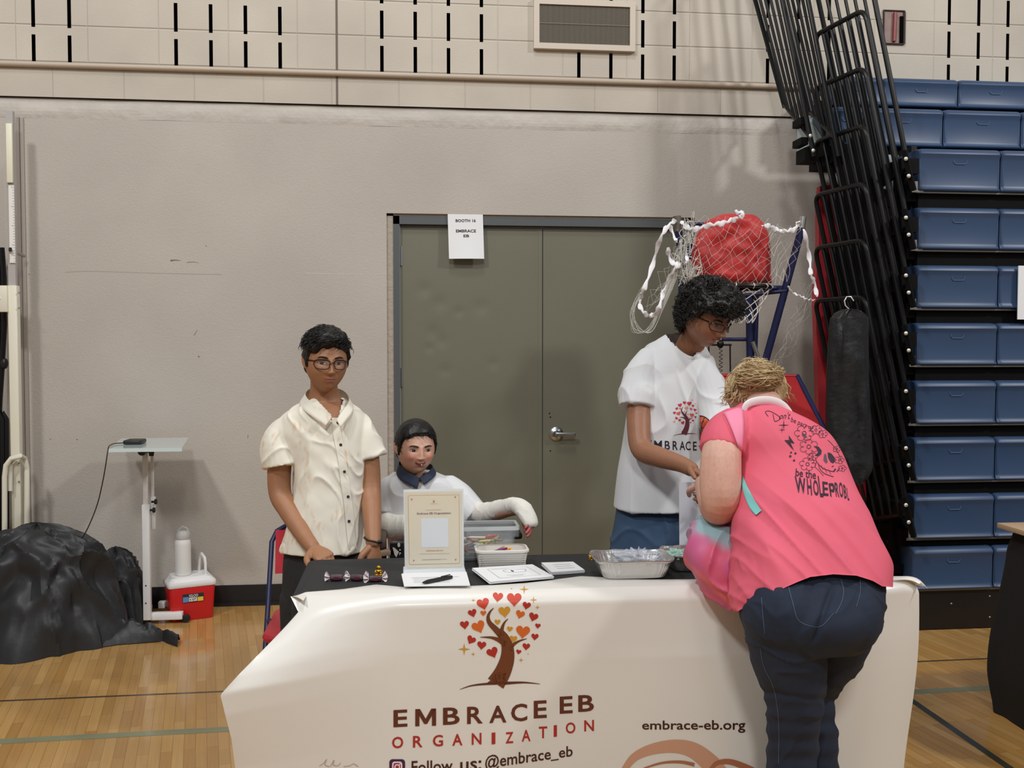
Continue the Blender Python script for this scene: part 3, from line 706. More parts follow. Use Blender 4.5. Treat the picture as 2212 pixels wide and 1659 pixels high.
# black equipment of unknown kind at the very edge
bq = thing('black_equipment', 'black folded tube frames stacked at the left edge behind the cream post', 'folded frames', (P(0, 1330, 5.48).x, 5.48, 0))
MB().tube([P(4, 535, 5.5), P(9, 600, 5.5), P(10, 700, 5.5), P(4, 800, 5.5), P(0, 860, 5.5), P(-20, 1320, 5.5)], .014, m_rail).build('upright', bq)
MB().tube([P(-2, 540, 5.52), P(-4, 1330, 5.5)], .017, m_rail).build('upright', bq)
MB().ell(P(10, 785, 5.49), (.018, .02, .03), m_blk).build('clamp', bq)
for k, x in enumerate((-12, -2, 8)):
    MB().tube([P(x-6, 905, 5.46+.02*k), P(x, 893, 5.46+.02*k), P(x+5, 905, 5.46+.02*k), P(x+6, 1310, 5.46+.02*k)], .015, m_rail).build('padded_bar', bq)
MB().box((P(-40, 0, 5.5).x, 5.47, .15), (P(9, 900, 5.5).x, 5.5, P(0, 900, 5.5).z), m_blk).build('black_panel', bq, smooth=False)
# black tarp bundle
m_tarp = mat('black_tarp', (40, 41, 43), .46, spec=.4, bump=.12, bsc=14, bdist=.02)
def ridg(p, s): return 1-abs(noise.noise(p*s))*2
def tarp_blob(c, R, Hh, seed, pw, nu=150, nv=60, low=0):
    g = MB(); c = V(c); vs = []
    for j in range(nv+1):
        b = j/nv; ph = b*PI/2
        for i in range(nu):
            t = 2*PI*i/nu; d = V((math.cos(t)*math.cos(ph), math.sin(t)*math.cos(ph), math.sin(ph)))
            wv = V((noise.noise(d*1.6+V((seed, 0, 0))), noise.noise(d*1.6+V((0, seed, 5))), noise.noise(d*1.6+V((3, seed, 0)))))
            q = V((math.cos(t)*1.5, math.sin(t)*1.5, ph*1.0))+wv*.9+V((seed, seed, 0))
            qs = V((q.x*1.2, q.y*1.2, q.z*.7)); f = 1+.16*(ridg(qs, .9)-.5)+.15*(ridg(qs+V((7, 0, 0)), 1.5)-.5)+.035*(ridg(qs, 3.4)-.5)
            sk = 1+.18*math.exp(-b*14)*(1+.6*math.sin(5*t+seed))
            x, y = d.x*R[0]*f*sk, d.y*R[1]*f*sk; z = Hh*(math.sin(ph)**pw)*(.78+.22*f)
            if low: z *= 1
            vs.append(c+V((x, y, max(z, .002))))
    fs = [(j*nu+i, j*nu+(i+1) % nu, (j+1)*nu+(i+1) % nu, (j+1)*nu+i) for j in range(nv) for i in range(nu)]
    fs.append(tuple(reversed(range(nu)))); g.add(vs, fs, m_tarp); return g
tp = thing('tarp_bundle', 'large crumpled black tarp heaped on the floor beside the cream post', 'tarp', tuple(PZ(150, 1350, 0)))
c1 = PZ(150, 1345, 0)
tarp_blob((c1.x-.04, 5.02, 0), (.37, .24, 0), .58, 3.1, .62).build('main_heap', tp)
c3 = PZ(265, 1300, 0)
tarp_blob((P(250, 1300, 5.30).x, 5.30, 0), (.14, .11, 0), .40, 6.3, .55, 90, 40).build('rear_heap', tp)
g = MB()                        # the tongue of tarp trailing over the floor, and a low front fold
def tongue(a, b, pts, hh, sd):
    i = a*(len(pts)-1); k = min(int(i), len(pts)-2); f = i-k; p = [pts[k][q]*(1-f)+pts[k+1][q]*f for q in range(4)]
    lo = PZ(p[0], p[2], 0); hi = PZ(p[0]-6, p[1]+22, 0); q = lo.lerp(hi, b); e = math.sin(PI*b)**.7
    q.z = .004+hh*p[3]*e*(1+.5*noise.noise(V((a*7, b*3, sd)))+.25*noise.noise(V((a*20, b*8, sd)))); return q
g.grid(lambda a, b: tongue(a, b, [(150, 1330, 1398, 1.6), (205, 1345, 1402, 1.3), (255, 1352, 1394, 1.1), (310, 1354, 1390, 1.1), (350, 1362, 1387, .9), (389, 1377, 1384, .5)], .075, 1), 60, 18, m_tarp)
g.grid(lambda a, b: tongue(a, b, [(0, 1370, 1402, .5), (25, 1340, 1408, 1.3), (80, 1330, 1408, 1.6), (120, 1335, 1402, 1.5), (165, 1350, 1399, .8)], .10, 5), 50, 18, m_tarp)
g.build('trailing_fold', tp)
# projector stand
ds = thing('laptop_stand', 'white height-adjustable laptop stand with a glass-like top against the wall', 'stand', tuple(PZ(315, 1335, 0)))
zt = P(235, 969, 4.92).z
a = P(235, 967, 4.92); b = P(393, 970, 4.92); c = P(408, 944, 5.48); d = P(262, 942, 5.48)
g = MB(); m_top = mat('pale_aqua_top', (206, 222, 222), .12, coat=.5)
vs = [V((p.x, p.y, zt)) for p in (a, b, c, d)]; g.add([v for v in vs]+[v-V((0, 0, .018)) for v in vs], [(0, 1, 2, 3), (7, 6, 5, 4), (0, 1, 5, 4), (1, 2, 6, 5), (2, 3, 7, 6), (3, 0, 4, 7)], m_top)
g.build('table_top', ds, smooth=False)
cx = P(316, 1100, 5.26).x
MB().rbox((cx-.019, 5.24, .03), (cx+.019, 5.275, P(316, 1090, 5.25).z), m_white, .004).build('column', ds)
MB().rbox((cx-.013, 5.243, P(316, 1095, 5.25).z), (cx+.010, 5.27, zt-.03), m_white, .003).build('inner_column', ds)
MB().rbox((cx+.012, 5.30, .5), (cx+.034, 5.325, P(316, 1074, 5.3).z), m_white, .003).rbox((cx+.014, 5.302, P(316, 1076, 5.3).z), (cx+.028, 5.32, zt-.03), m_white, .003).build('rear_column', ds)
for x, y in ((333, 1084), (329, 1102)): MB().lathe(P(x-6, y, 5.26), [(.006, 0), (.006, .015), (.014, .017), (.014, .028), (.006, .03)], m_blk, 12, roty(PI/2)).build('knob', ds)
g = MB(); g.rbox((cx-.03, 5.22, zt-.055), (cx+.03, 5.33, zt-.018), m_blk, .01); g.lathe((cx-.004, 5.215, zt-.046), [(.02, 0), (.022, .01), (.018, .02)], m_blk, 16, rotx(PI/2)); g.lathe((cx+.03, 5.26, zt-.075), [(.012, 0), (.016, .03)], m_blk, 12); g.build('tilt_mechanism', ds)
g = MB(); g.rbox((P(292, 0, 5.28).x, 5.26, .022), (P(395, 1330, 5.28).x, 5.30, .060), m_white, .005); g.rbox((cx+.0, 5.47, .03), (P(358, 1300, 5.49).x, 5.51, .065), m_white, .005)
g.rbox((P(300, 1330, 5.3).x, 5.30, .03), (P(312, 1330, 5.3).x, 5.47, .055), m_white, .005); g.build('base_frame', ds)
for x in (296, 402): q = P(x, 1338, 5.29); MB().lathe((q.x, 5.272, .022), [(.012, 0), (.022, .003), (.022, .02), (.012, .023)], m_blk, 16, rotx(-PI/2)).build('caster', ds)
for y in (1265, 1303): MB().ell(P(315, y, 5.238), (.004, .003, .004), m_blk, 8, 6).build('hole_plug', ds)
dv = MB(); p = P(290, 948, 5.15); dv.rbox((p.x-.045, 5.10, zt+.001), (p.x+.045, 5.22, zt+.022), m_blk, .012)
tag(dv.build('power_adapter'), 'black power adapter lying on the white laptop stand', 'adapter')
q = [P(272, 946, 5.15), P(250, 944, 5.12), P(240, 955, 5.05), P(234, 968, 4.95), P(229, 1000, 4.93), P(222, 1040, 4.95), P(210, 1090, 5.0), P(190, 1140, 5.0), P(168, 1178, 5.0)]
q[0].z = q[1].z = q[2].z = zt+.006
tag(MB().tube([V(x) for x in crom(q, 6)], .0028, m_blk, n=6).build('power_cable'), 'thin black cable hanging from the laptop stand down to the tarp', 'cable')
# cooler and bottle
ck = thing('cooler', 'small red cooler with a white lid and carry handle on the floor', 'cooler', tuple(PZ(412, 1337, 0)))
C0 = PZ(416, 1325, 0); C0 = V((C0.x, 5.40, 0)); Rz = rotz(math.radians(22)); m_rc = mat('red_cooler_shell', (196, 28, 30), .38); m_wl = mat('white_cooler_lid', (230, 230, 230), .4)
g = MB(); w_, d_, h_ = .118, .085, .185
def tap(x0, z0, z1, w0, w1, d0, d1, m, g, r=.02, seg=4):
    rows = []
    for z, ww, dd, rr in ((z0, w0*.96, d0*.96, r*.6), (z0+.006, w0, d0, r), (z1-.006, w1, d1, r), (z1, w1*.975, d1*.97, r*.7)):
        ring = []
        for sx, sy, t0 in ((1, 1, 0), (-1, 1, PI/2), (-1, -1, PI), (1, -1, 1.5*PI)):
            for k in range(seg+1):
                t = t0+k*PI/2/seg; ring.append(C0+Rz@V((sx*(ww-rr)+rr*math.cos(t), sy*(dd-rr)+rr*math.sin(t), z)))
        rows.append(ring)
    N = len(rows[0]); fs = [(i*N+k, i*N+(k+1)%N, (i+1)*N+(k+1)%N, (i+1)*N+k) for i in range(3) for k in range(N)]+[tuple(reversed(range(N))), tuple(range(3*N, 4*N))]
    g.add(sum(rows, []), fs, m)
tap(0, 0.001, h_, w_*.93, w_*1.02, d_*.93, d_*1.02, m_rc, g); g.build('body', ck)
g = MB(); tap(0, h_-.004, h_+.022, w_*1.08, w_*1.08, d_*1.08, d_*1.08, m_wl, g, .022); tap(0, h_+.018, h_+.05, w_*1.02, w_*.86, d_*1.02, d_*.82, m_wl, g, .03); g.build('lid', ck)
zl = h_+.05
pts = [(.098, 0, zl-.06), (.098, 0, zl+.05), (.088, 0, zl+.075), (.062, 0, zl+.085), (.02, 0, zl+.095)]
g = MB(); g.tube([C0+Rz@V((.075, -.05, zl-.02)), C0+Rz@V((.075, -.048, zl+.06)), C0+Rz@V((.075, -.03, zl+.082)), C0+Rz@V((.070, .03, zl+.095)), C0+Rz@V((.065, .055, zl+.085)), C0+Rz@V((.06, .062, zl-.0))], [(.013, .008)]*6, m_wl, n=8, up=Rz@V((1, 0, 0)))
g.build('handle', ck)
# label
g = MB(); yf_ = -d_*1.0-.0015
def lab(x0, x1, z0, z1, m): g.add([C0+Rz@V(p) for p in ((x0, yf_, z0), (x1, yf_, z0), (x1, yf_, z1), (x0, yf_, z1))], [(0, 1, 2, 3)], m)
lab(-.052, .058, .10, .145, mat('label_dark', (38, 40, 52), .5)); yf_ -= .0006
lab(-.050, -.022, .102, .130, mat('label_blue', (90, 140, 190), .5)); lab(-.020, .022, .104, .124, mat('label_white', (225, 222, 214), .5)); lab(.025, .055, .102, .124, mat('label_yellow', (226, 196, 60), .5)); yf_ -= .0005
tw = textbox('IGLOO', -.018, .028, .127, .142, .02); g.add([C0+Rz@V((x, yf_, z)) for x, z in tw[0]], tw[1], mat('label_white', (225, 222, 214), .5))
tw = textbox('6 QT', -.016, .018, .108, .120, .02); g.add([C0+Rz@V((x, yf_-.0005, z)) for x, z in tw[0]], tw[1], m_blk)
g.build('label', ck, smooth=False)
bc = C0+Rz@V((-.035, -.01, zl)); m_bt = mat('white_bottle', (224, 224, 222), .45)
bo = thing('water_bottle', 'white insulated water bottle with a grey cap standing on the red cooler', 'bottle', tuple(bc))
MB().lathe(bc, [(.036, .0), (.041, .004), (.042, .02), (.042, .165), (.040, .185), (.034, .196), (.034, .20)], m_bt, 28).build('body', bo)
g = MB(); m_cap = mat('grey_bottle_cap', (186, 186, 184), .45); g.lathe(bc, [(.037, .198), (.038, .205), (.037, .225), (.028, .24), (.012, .243)], m_cap, 24); g.tube([bc+V((-.030, 0, .215)), bc+V((-.022, 0, .245)), bc+V((.0, 0, .262)), bc+V((.022, 0, .252)), bc+V((.034, 0, .22))], [(.006, .004)]*5, m_cap, n=8); g.build('cap', bo)
# folding chair behind the standing boy
fc = thing('folding_chair', 'folding chair with navy tube frame and red padded seat behind the standing boy', 'chair', tuple(P(600, 1560, 3.9)))
m_pad = mat('red_vinyl_pad', (184, 44, 56), .45, nz=.05, nsc=9)
xa = P(588, 1200, 3.98).x; xb = xa+.42; zt_ = P(600, 1140, 3.98).z
for x in (xa, xb):
    s_ = 1 if x == xa else -1
    MB().tube([V((x+.05*s_, 4.02, zt_)), V((x+.015*s_, 4.02, zt_-.02)), V((x-.004*s_, 4.0, zt_-.06)), V((x-.010*s_, 3.93, .45)), V((x-.012*s_, 3.80, .20)), V((x-.012*s_, 3.72, .01))], .010, m_nav).build('leg', fc)
    MB().tube([V((x+.01*s_, 3.80, .41)), V((x+.01*s_, 4.1, .01))], .010, m_nav).build('leg', fc)
MB().tube([V((xa+.05, 4.02, zt_)), V((xb-.05, 4.02, zt_))], .010, m_nav).build('top_tube', fc)
g = MB(); g.slab(lambda u, v: V((xa+.012+(xb-xa-.024)*u, 4.0+.02*math.sin(PI*u)-.03*v, zt_-.015-.17*v)), 12, 8, m_pad, (0, .025, 0)); g.build('backrest', fc)
MB().rbox((xa+.008, 3.60, .37), (xb-.008, 3.98, .415), m_pad, .04, 5).build('seat', fc)
# ================================================================ the booth table
TZ = .745
TX0, TX1, TY0, TY1 = -.335, 1.42, 2.822, 3.325
m_cloth = mat('black_tablecloth', (34, 36, 38), .8, nz=.08, nsc=5, bump=.15, bsc=90, bdist=.003)
tb = thing('folding_table', 'long booth table draped in a black cloth under the printed banner', 'table', ((TX0+TX1)/2, 3.05, 0))
g = MB(); g.rbox((TX0+.012, TY0+.012, TZ-.045), (TX1-.012, TY1-.012, TZ-.012), mat('table_plastic', (200, 198, 190), .6), .02); g.build('tabletop', tb)
for x in (TX0+.2, TX1-.2):
    for y in (TY0+.07, TY1-.07): MB().tube([(x, y, 0), (x, y, TZ-.04)], .014, m_blk).build('leg', tb)
g = MB()                       # cloth: top, soft edge and hanging skirt
ring = []; r = .04
for cx_, cy_, t0 in ((TX1-r, TY1-r, 0), (TX0+r, TY1-r, PI/2), (TX0+r, TY0+r, PI), (TX1-r, TY0+r, 1.5*PI)):
    for k in range(7): t = t0+k*PI/2/6; ring.append((cx_, cy_, math.cos(t), math.sin(t)))
full = []
for i, a in enumerate(ring):
    b = ring[(i+1) % len(ring)]; pa = (a[0]+a[2]*r, a[1]+a[3]*r); pb = (b[0]+b[2]*r, b[1]+b[3]*r); L = math.dist(pa, pb); n = max(1, int(L/.03))
    for k in range(n): f = k/n; full.append((pa[0]+(pb[0]-pa[0])*f, pa[1]+(pb[1]-pa[1])*f, a[2]+(b[2]-a[2])*f, a[3]+(b[3]-a[3])*f))
N = len(full); lev = [(TZ, -.02), (TZ-.002, -.006), (TZ-.01, 0), (TZ-.03, .004), (TZ-.1, .008), (TZ-.25, .014), (TZ-.45, .02), (TZ-.72, .028)]
vs = []
for z, o_ in lev:
    for i, (x, y, nx, ny) in enumerate(full):
        wv = 0 if z > TZ-.05 else math.sin(i*.55)*.012*((TZ-z)/.7); vs.append(V((x+nx*(o_*.6+wv), y+ny*(o_*.6+wv if ny > -.3 else -.002), z)))
fs = [(i*N+k, i*N+(k+1)%N, (i+1)*N+(k+1)%N, (i+1)*N+k) for i in range(len(lev)-1) for k in range(N)]+[tuple(range(N))]
g.add(vs, fs, m_cloth); g.build('tablecloth', tb)
# ---- the printed vinyl banner over the front
m_vinyl = mat('cream_banner_vinyl', (232, 230, 224), .32, nz=.012, nsc=3, coat=.15)
topedge = [(655, 1296), (668, 1277), (741, 1271), (812, 1261), (855, 1265), (895, 1269), (978, 1266), (1040, 1263), (1132, 1258), (1193, 1251), (1255, 1243), (1316, 1246), (1400, 1250), (1490, 1250), (1600, 1247), (1800, 1244), (1960, 1243), (1985, 1245), (2004, 1254)]
def te(u):
    x = 655+(2004-655)*u
    for a, b in zip(topedge, topedge[1:]):
        if a[0] <= x <= b[0]: f = (x-a[0])/(b[0]-a[0]); return PZ(x, a[1]+(b[1]-a[1])*f, TZ+.006)
    return PZ(*topedge[-1], TZ+.006)
YB = 2.785
left_edge = [(0, 651, 1317, 2.79), (.03, 619, 1351, 2.75), (.08, 567, 1405, 2.68), (.14, 512, 1461, 2.61), (.19, 476, 1501, 2.57), (.25, 487, 1546, 2.58), (.33, 500, 1596, 2.60), (.42, 508, 1659, 2.62), (.55, 516, 1760, 2.64), (.70, 520, 1880, 2.66)]
def le(t):
    for a, b in zip(left_edge, left_edge[1:]):
        if t <= b[0]: f = (t-a[0])/(b[0]-a[0]); q = [a[i]+(b[i]-a[i])*f for i in range(1, 4)]; return P(*q)
    return P(*left_edge[-1][1:])
right_x = lambda t: 1.575+.010*math.sin(t*7)-.055*t
def banner(u, v):
    # v < .16 lies on the table top, then bends over the edge and hangs
    if v <= .16:
        e = te(u); f = v/.16; fx = TX0+.0+(1.575-TX0)*u
        front = V((fx, YB+.030, TZ+.004)); q = e.lerp(front, f)
        q.z = TZ+.004+.004*math.sin(PI*f)+.006*math.sin(PI*f)*max(0, noise.noise(V((u*7, 2, 0))))
        if u > .97: q.z -= .022*((u-.97)/.03)**2
        return q
    t = (v-.16)/.84*.70
    x = TX0+(right_x(t)-TX0)*u; bend = min(t/.035, 1)
    y = YB+.030-.030*math.sin(bend*PI/2)-.012*noise.noise(V((u*2.2, t*2, 3)))*min(t*6, 1)
    z = TZ+.004-t
    # peak and crease at the left corner, dimples along the front
    y -= .035*math.exp(-((x+.22)/.10)**2)*min(t*8, 1)*math.exp(-t*1.2)
    y -= .020*math.exp(-((x-.95)/.35)**2)*min(t*5, 1)
    q = V((x, y, z))
    # curl at the right edge
    if u > .9: c = (u-.9)/.1; q.y += .05*c*c; 
    if u > .97: q.z -= .022*((u-.97)/.03)**2*max(0, 1-t/.12)
    # left flare: the sheet swings out beyond the table corner
    if u < .16:
        c = 1-u/.16; c = c**1.25; l = le(t); q = q.lerp(l, c); q.y -= .02*math.sin(PI*c)
    return q
bn = MB(); bn.slab(banner, 170, 120, m_vinyl, (0, .0018, -.0012))
tmp = bmesh.new()
gm = MB(); gm.grid(banner, 170, 120, m_vinyl)
bvh = BVHTree.FromPolygons([V(v) for v in gm.v], gm.f)
def on(bv, off=.0012):
    def fn(px, py):
        d = ray(px, py).normalized(); h = bv.ray_cast(V((0, 0, CAMH)), d)
        return h[0]-d*off if h[0] is not None else None
    return fn
ob = on(bvh)
m_br = mat('print_brown', (96, 46, 30), .45); m_brd = mat('print_dark_brown', (70, 30, 24), .45); m_trk = mat('print_trunk', (112, 60, 32), .45)
m_rd = mat('print_red', (176, 44, 36), .45); m_or = mat('print_orange', (214, 104, 40), .45); m_ro = mat('print_red_orange', (204, 66, 42), .45); m_go = mat('print_gold', (206, 150, 48), .45)
# hearts (x, y, size, tilt, colour)  in photograph coordinates
def zc(x, y): return 460+x/2.5136, 1230+y/2.5136
hearts = [(1467,185,36,-.25,m_ro),(1547,148,30,.1,m_ro),(1636,160,42,.0,m_ro),(1703,195,24,.2,m_rd),(1409,236,25,-.3,m_rd),(1468,237,17,.0,m_or),(1583,228,34,-.1,m_go),(1668,243,26,.3,m_or),(1740,257,27,.3,m_rd),(1366,300,26,-.1,m_rd),(1442,310,38,-.4,m_or),(1545,285,17,0,m_go),(1612,323,17,.1,m_go),(1683,337,40,.1,m_or),(1764,306,16,.1,m_rd),(1402,382,26,.5,m_rd),(1459,411,26,.1,m_rd),(1518,450,33,-.4,m_rd),(1631,377,22,.1,m_go),(1748,365,21,.1,m_rd),(1701,418,22,.1,m_rd),(1660,447,15,.2,m_rd)]
def tree_print(mb, fn, f, sc, L, dark=m_br, gm_=None):
    """heart-leaved tree; f maps zoomed print coordinates to the photograph, sc is their scale"""
    for x, y, s_, a, m in hearts:
        X, Y = f(x, y); h = heart2d(0, 0, s_*sc, 0); ca, sa = math.cos(a), math.sin(a)
        ink(mb, ([(X+px*ca-(-py)*sa*-1*-1, Y+px*sa*1-py*ca) for px, py in h[0]], h[1]), gm_(m) if gm_ else m, fn, L)
    for x, y, s_ in ((1690,108,26),(1622,104,7),(1414,167,12),(1741,165,20),(1762,206,14),(1364,433,34),(1413,460,13),(1673,492,15),(1711,458,6)):
        X, Y = f(x, y); ink(mb, star2d(X, Y, s_*sc), gm_(m_go) if gm_ else m_go, fn, L)
    def st(pts, w0, w1, m=m_trk): ink(mb, line2d([f(*p) for p in pts], w0*sc, w1*sc), m, fn, L)
    tm = m_trk if not gm_ else dark
    st([(1535,620),(1572,560),(1597,490),(1600,430),(1585,380),(1560,345)], 100, 44, tm)
    st([(1572,365),(1535,325),(1502,290),(1494,258),(1505,230),(1524,210)], 40, 3, tm)
    st([(1566,345),(1570,320),(1582,290),(1602,268)], 26, 3, tm)
    st([(1590,408),(1555,385),(1510,370),(1450,368)], 36, 2, tm); st([(1612,440),(1630,410),(1665,388),(1705,376)], 26, 2, tm)
    ink(mb, poly2d([f(*p) for p in ((1480,622),(1510,600),(1540,560),(1592,560),(1590,600),(1600,616),(1560,626))]), tm, fn, L)
    st([(1600,617),(1690,614),(1776,622)], 16, 2, dark); st([(1600,617),(1480,622),(1400,632),(1340,652)], 16, 2, dark)
tree_print(bn, ob, zc, 1/2.5136, 6)
def word(mb, s, x0, y0t, y0b, x1, y1t, y1b, m, fn, L=5, bold=.0, spacing=1, shear=0):
    """lettering between x0 and x1 whose top/bottom lines run from (y0t,y0b) to (y1t,y1b)"""
    vs, fs = textbox(s, 0, 1, 0, 1, bold, shear, spacing)
    q = [(x0+(x1-x0)*x, (y0b+(y1b-y0b)*x)*(1-y)+(y0t+(y1t-y0t)*x)*y) for x, y in vs]
    ink(mb, (q, fs), m, fn, L)
for ch, x0, x1, yt, yb in (('E',850,880,1534,1571),('M',897,942,1532,1569),('B',957,993,1529,1566),('R',1009,1043,1527,1564),('A',1057,1094,1525,1562),('C',1104,1139,1521,1559),('E',1153,1181,1514,1552),('E',1209,1237,1505,1542),('B',1249,1283,1502,1538)):
    if ch == 'M':
        w_ = .2; t_ = lambda x, y: (x0+(x1-x0)*x, yb+(yt-yb)*y-1.5*x)
        for pl_ in ([(0, 0), (w_, 0), (w_, 1), (0, 1)], [(1-w_, 0), (1, 0), (1, 1), (1-w_, 1)], [(0, 1), (w_*1.15, 1), (.5, .42), (1-w_*1.15, 1), (1, 1), (.57, .12), (.43, .12)]): ink(bn, poly2d([t_(*p) for p in pl_]), m_br, ob, 5)
    else: word(bn, ch, x0, yt, yb, x1, yt-1.5, yb-1.5, m_br, ob, 5, .02)
for ch, x0, x1, yt, yb in (('O',847,871,1592,1617),('R',892,913,1590,1615),('G',935,957,1588,1613),('A',977,999,1586,1611),('N',1019,1040,1584,1609),('I',1062,1070,1583,1608),('Z',1092,1109,1582,1606),('A',1127,1146,1577,1602),('T',1164,1182,1570,1595),('I',1196,1203,1567,1592),('O',1222,1243,1561,1585),('N',1262,1283,1556,1580)):
    word(bn, ch, x0, yt, yb, x1, yt-1, yb-1, m_rd, ob, 5, .018)
for wd, x0, a, b, x1, c, d in (('Follow', 889,1644,1672,978,1641,1665), ('us:', 994,1646,1666,1040,1642,1663), ('@embrace_eb', 1048,1632,1668,1237,1609,1640)):
    word(bn, wd, x0, a, b, x1, c, d, m_brd, ob, 5, .012)
word(bn, 'embrace-eb.org', 1387, 1557, 1582, 1610, 1555, 1583, m_brd, ob, 5, .015)
# camera-shaped social media emblem at the left of that line
m_ig = mat('print_violet', (66, 30, 78), .45); m_ig2 = mat('print_magenta', (176, 40, 84), .45); m_wh = mat('print_white', (238, 234, 228), .45)
def rr2d(x0, y0, x1, y1, r, n=5):
    pts = []
    for cx, cy, t0 in ((x1-r, y1-r, 0), (x0+r, y1-r, PI/2), (x0+r, y0+r, PI), (x1-r, y0+r, 1.5*PI)):
        for k in range(n+1): t = t0+k*PI/2/n; pts.append((cx+r*math.cos(t), cy+r*math.sin(t)))
    return poly2d(pts)
ob2 = on(bvh, .0018); ob3 = on(bvh, .0024)
ink(bn, rr2d(841, 1640, 875, 1675, 7), m_ig, ob, 5); ink(bn, rr2d(846, 1652, 870, 1675, 5), m_ig2, ob2, 5)
ink(bn, rr2d(847, 1645, 869, 1669, 6), m_wh, ob3, 5); ink(bn, rr2d(850, 1648, 866, 1666, 4), m_ig2, on(bvh, .003), 5)
ink(bn, ring2d(858, 1657, 5, 2.4), m_wh, on(bvh, .0036)); ink(bn, circ2d(863.5, 1651, 1.5), m_wh, on(bvh, .0036))
# ribbon swoosh and faint pen strokes near the floor
m_rb1 = mat('print_peach', (206, 158, 130), .45); m_rb2 = mat('print_peach_brown', (176, 112, 80), .45); m_scr = mat('print_faint_script', (186, 168, 152), .45)
ink(bn, line2d([(1345,1668),(1370,1636),(1410,1618),(1460,1612),(1500,1622),(1535,1650),(1550,1672)], 12, 46), m_rb1, ob, 6)
ink(bn, line2d([(1390,1660),(1430,1648),(1470,1646),(1500,1652)], 3, 8), m_rb2, ob2, 6)
ink(bn, line2d([(1535,1662),(1550,1648),(1580,1646),(1625,1664),(1640,1680)], 8, 16), m_rb2, ob2, 6)
for pts in (((690,1655),(700,1648),(706,1640),(702,1652),(712,1656)), ((714,1656),(722,1642),(720,1652),(730,1654),(736,1648)), ((742,1656),(756,1654),(764,1650),(774,1656))): ink(bn, line2d(pts, 1.5, 1.5), m_scr, ob, 5)
bo_ = bn.build('banner'); tag(bo_, 'cream vinyl banner with a heart-leaved tree and EMBRACE EB ORGANIZATION hanging over the table front', 'banner')
# ---- things on the table
def flat_paper(name, label, quad, z, cat='paper', m=None, n=1, th=.0012, group=None, draw=None):
    q = [PZ(x, y, z) for x, y in quad]
    g = MB(); m = m or mat('white_paper', (236, 238, 240), .6)
    for k in range(n):
        o_ = V((.0015*math.sin(k*5), .002*math.cos(k*3), k*th*1.15)); a = [p+o_ for p in q]
        g.add([p for p in a]+[p+V((0, 0, th)) for p in a], [(3, 2, 1, 0), (4, 5, 6, 7), (0, 1, 5, 4), (1, 2, 6, 5), (2, 3, 7, 6), (3, 0, 4, 7)], m)
    zt_ = z+(n-1)*th*1.15+th+.0004
    def fn(x, y):                 # x, y in 0..1 over the sheet, y from the near edge
        return q[0].lerp(q[1], x).lerp(q[3].lerp(q[2], x), y)*1+V((0, 0, zt_-z))
    if draw: draw(g, fn)
    return tag(g.build(name, smooth=False), label, cat, group)
m_pl = mat('print_grey', (150, 152, 156), .6); m_pd = mat('print_dark', (40, 42, 46), .6)
def lines1(g, fn):
    for y, x0, x1 in ((.62, .13, .86),): ink(g, line2d([(x0, y), (x1, y)], .012, n=1), m_pd, fn)
    for y in (.52, .45, .38, .3, .22): ink(g, line2d([(.15, y), (.7, y)], .008, n=1), m_pl, fn)
flat_paper('sign_up_sheet', 'white sign-up sheet under the black pen in front of the acrylic sign', [(874, 1268), (1016, 1266), (1008, 1238), (868, 1242)], TZ+.016, n=3, draw=lines1)
p0, p1 = PZ(912, 1259, TZ+.026), PZ(977, 1246, TZ+.026)
pen = thing('pen', 'black ballpoint pen lying on the white sign-up sheet', 'pen', tuple((p0+p1)/2))
MB().tube([p0, p0.lerp(p1, .05), p0.lerp(p1, .18), p0.lerp(p1, .6), p0.lerp(p1, .98), p1], [.001, .0035, .0065, .0065, .005, .003], m_blk, n=10).build('barrel', pen)
MB().tube([p0.lerp(p1, .62)+V((0, 0, .007)), p0.lerp(p1, .93)+V((0, 0, .008))], .0018, m_blk, n=6).build('clip', pen)
def lines2(g, fn):
    ink(g, line2d([(.2, .16), (.2, .84), (.85, .84), (.85, .16), (.2, .16)], .008, n=1), m_pl, fn)
    ink(g, line2d([(.42, .55), (.40, .65), (.5, .72), (.62, .68), (.75, .66), (.72, .5), (.6, .46), (.48, .48), (.42, .55)], .006), m_pd, fn)
    ink(g, circ2d(.53, .58, .02, .06), m_pd, fn)
    for y, a, b in ((.3, .35, .65), (.78, .25, .5), (.24, .4, .6)): ink(g, line2d([(a, y), (b, y)], .008, n=1), m_pl, fn)
flat_paper('printed_sheets', 'stack of printed white sheets with a line drawing, on the table front edge', [(1058, 1262), (1196, 1250), (1150, 1224), (1020, 1232)], TZ+.010, n=6, draw=lines2)
def lines3(g, fn):
    for y in (.3, .5, .7): ink(g, line2d([(.25, y), (.8, y)], .02, n=1), m_pl, fn)
flat_paper('note_card_stack', 'small stack of white cards beside the foil tray', [(1192, 1243), (1263, 1238), (1238, 1220), (1170, 1222)], TZ+.001, n=8, draw=lines3)
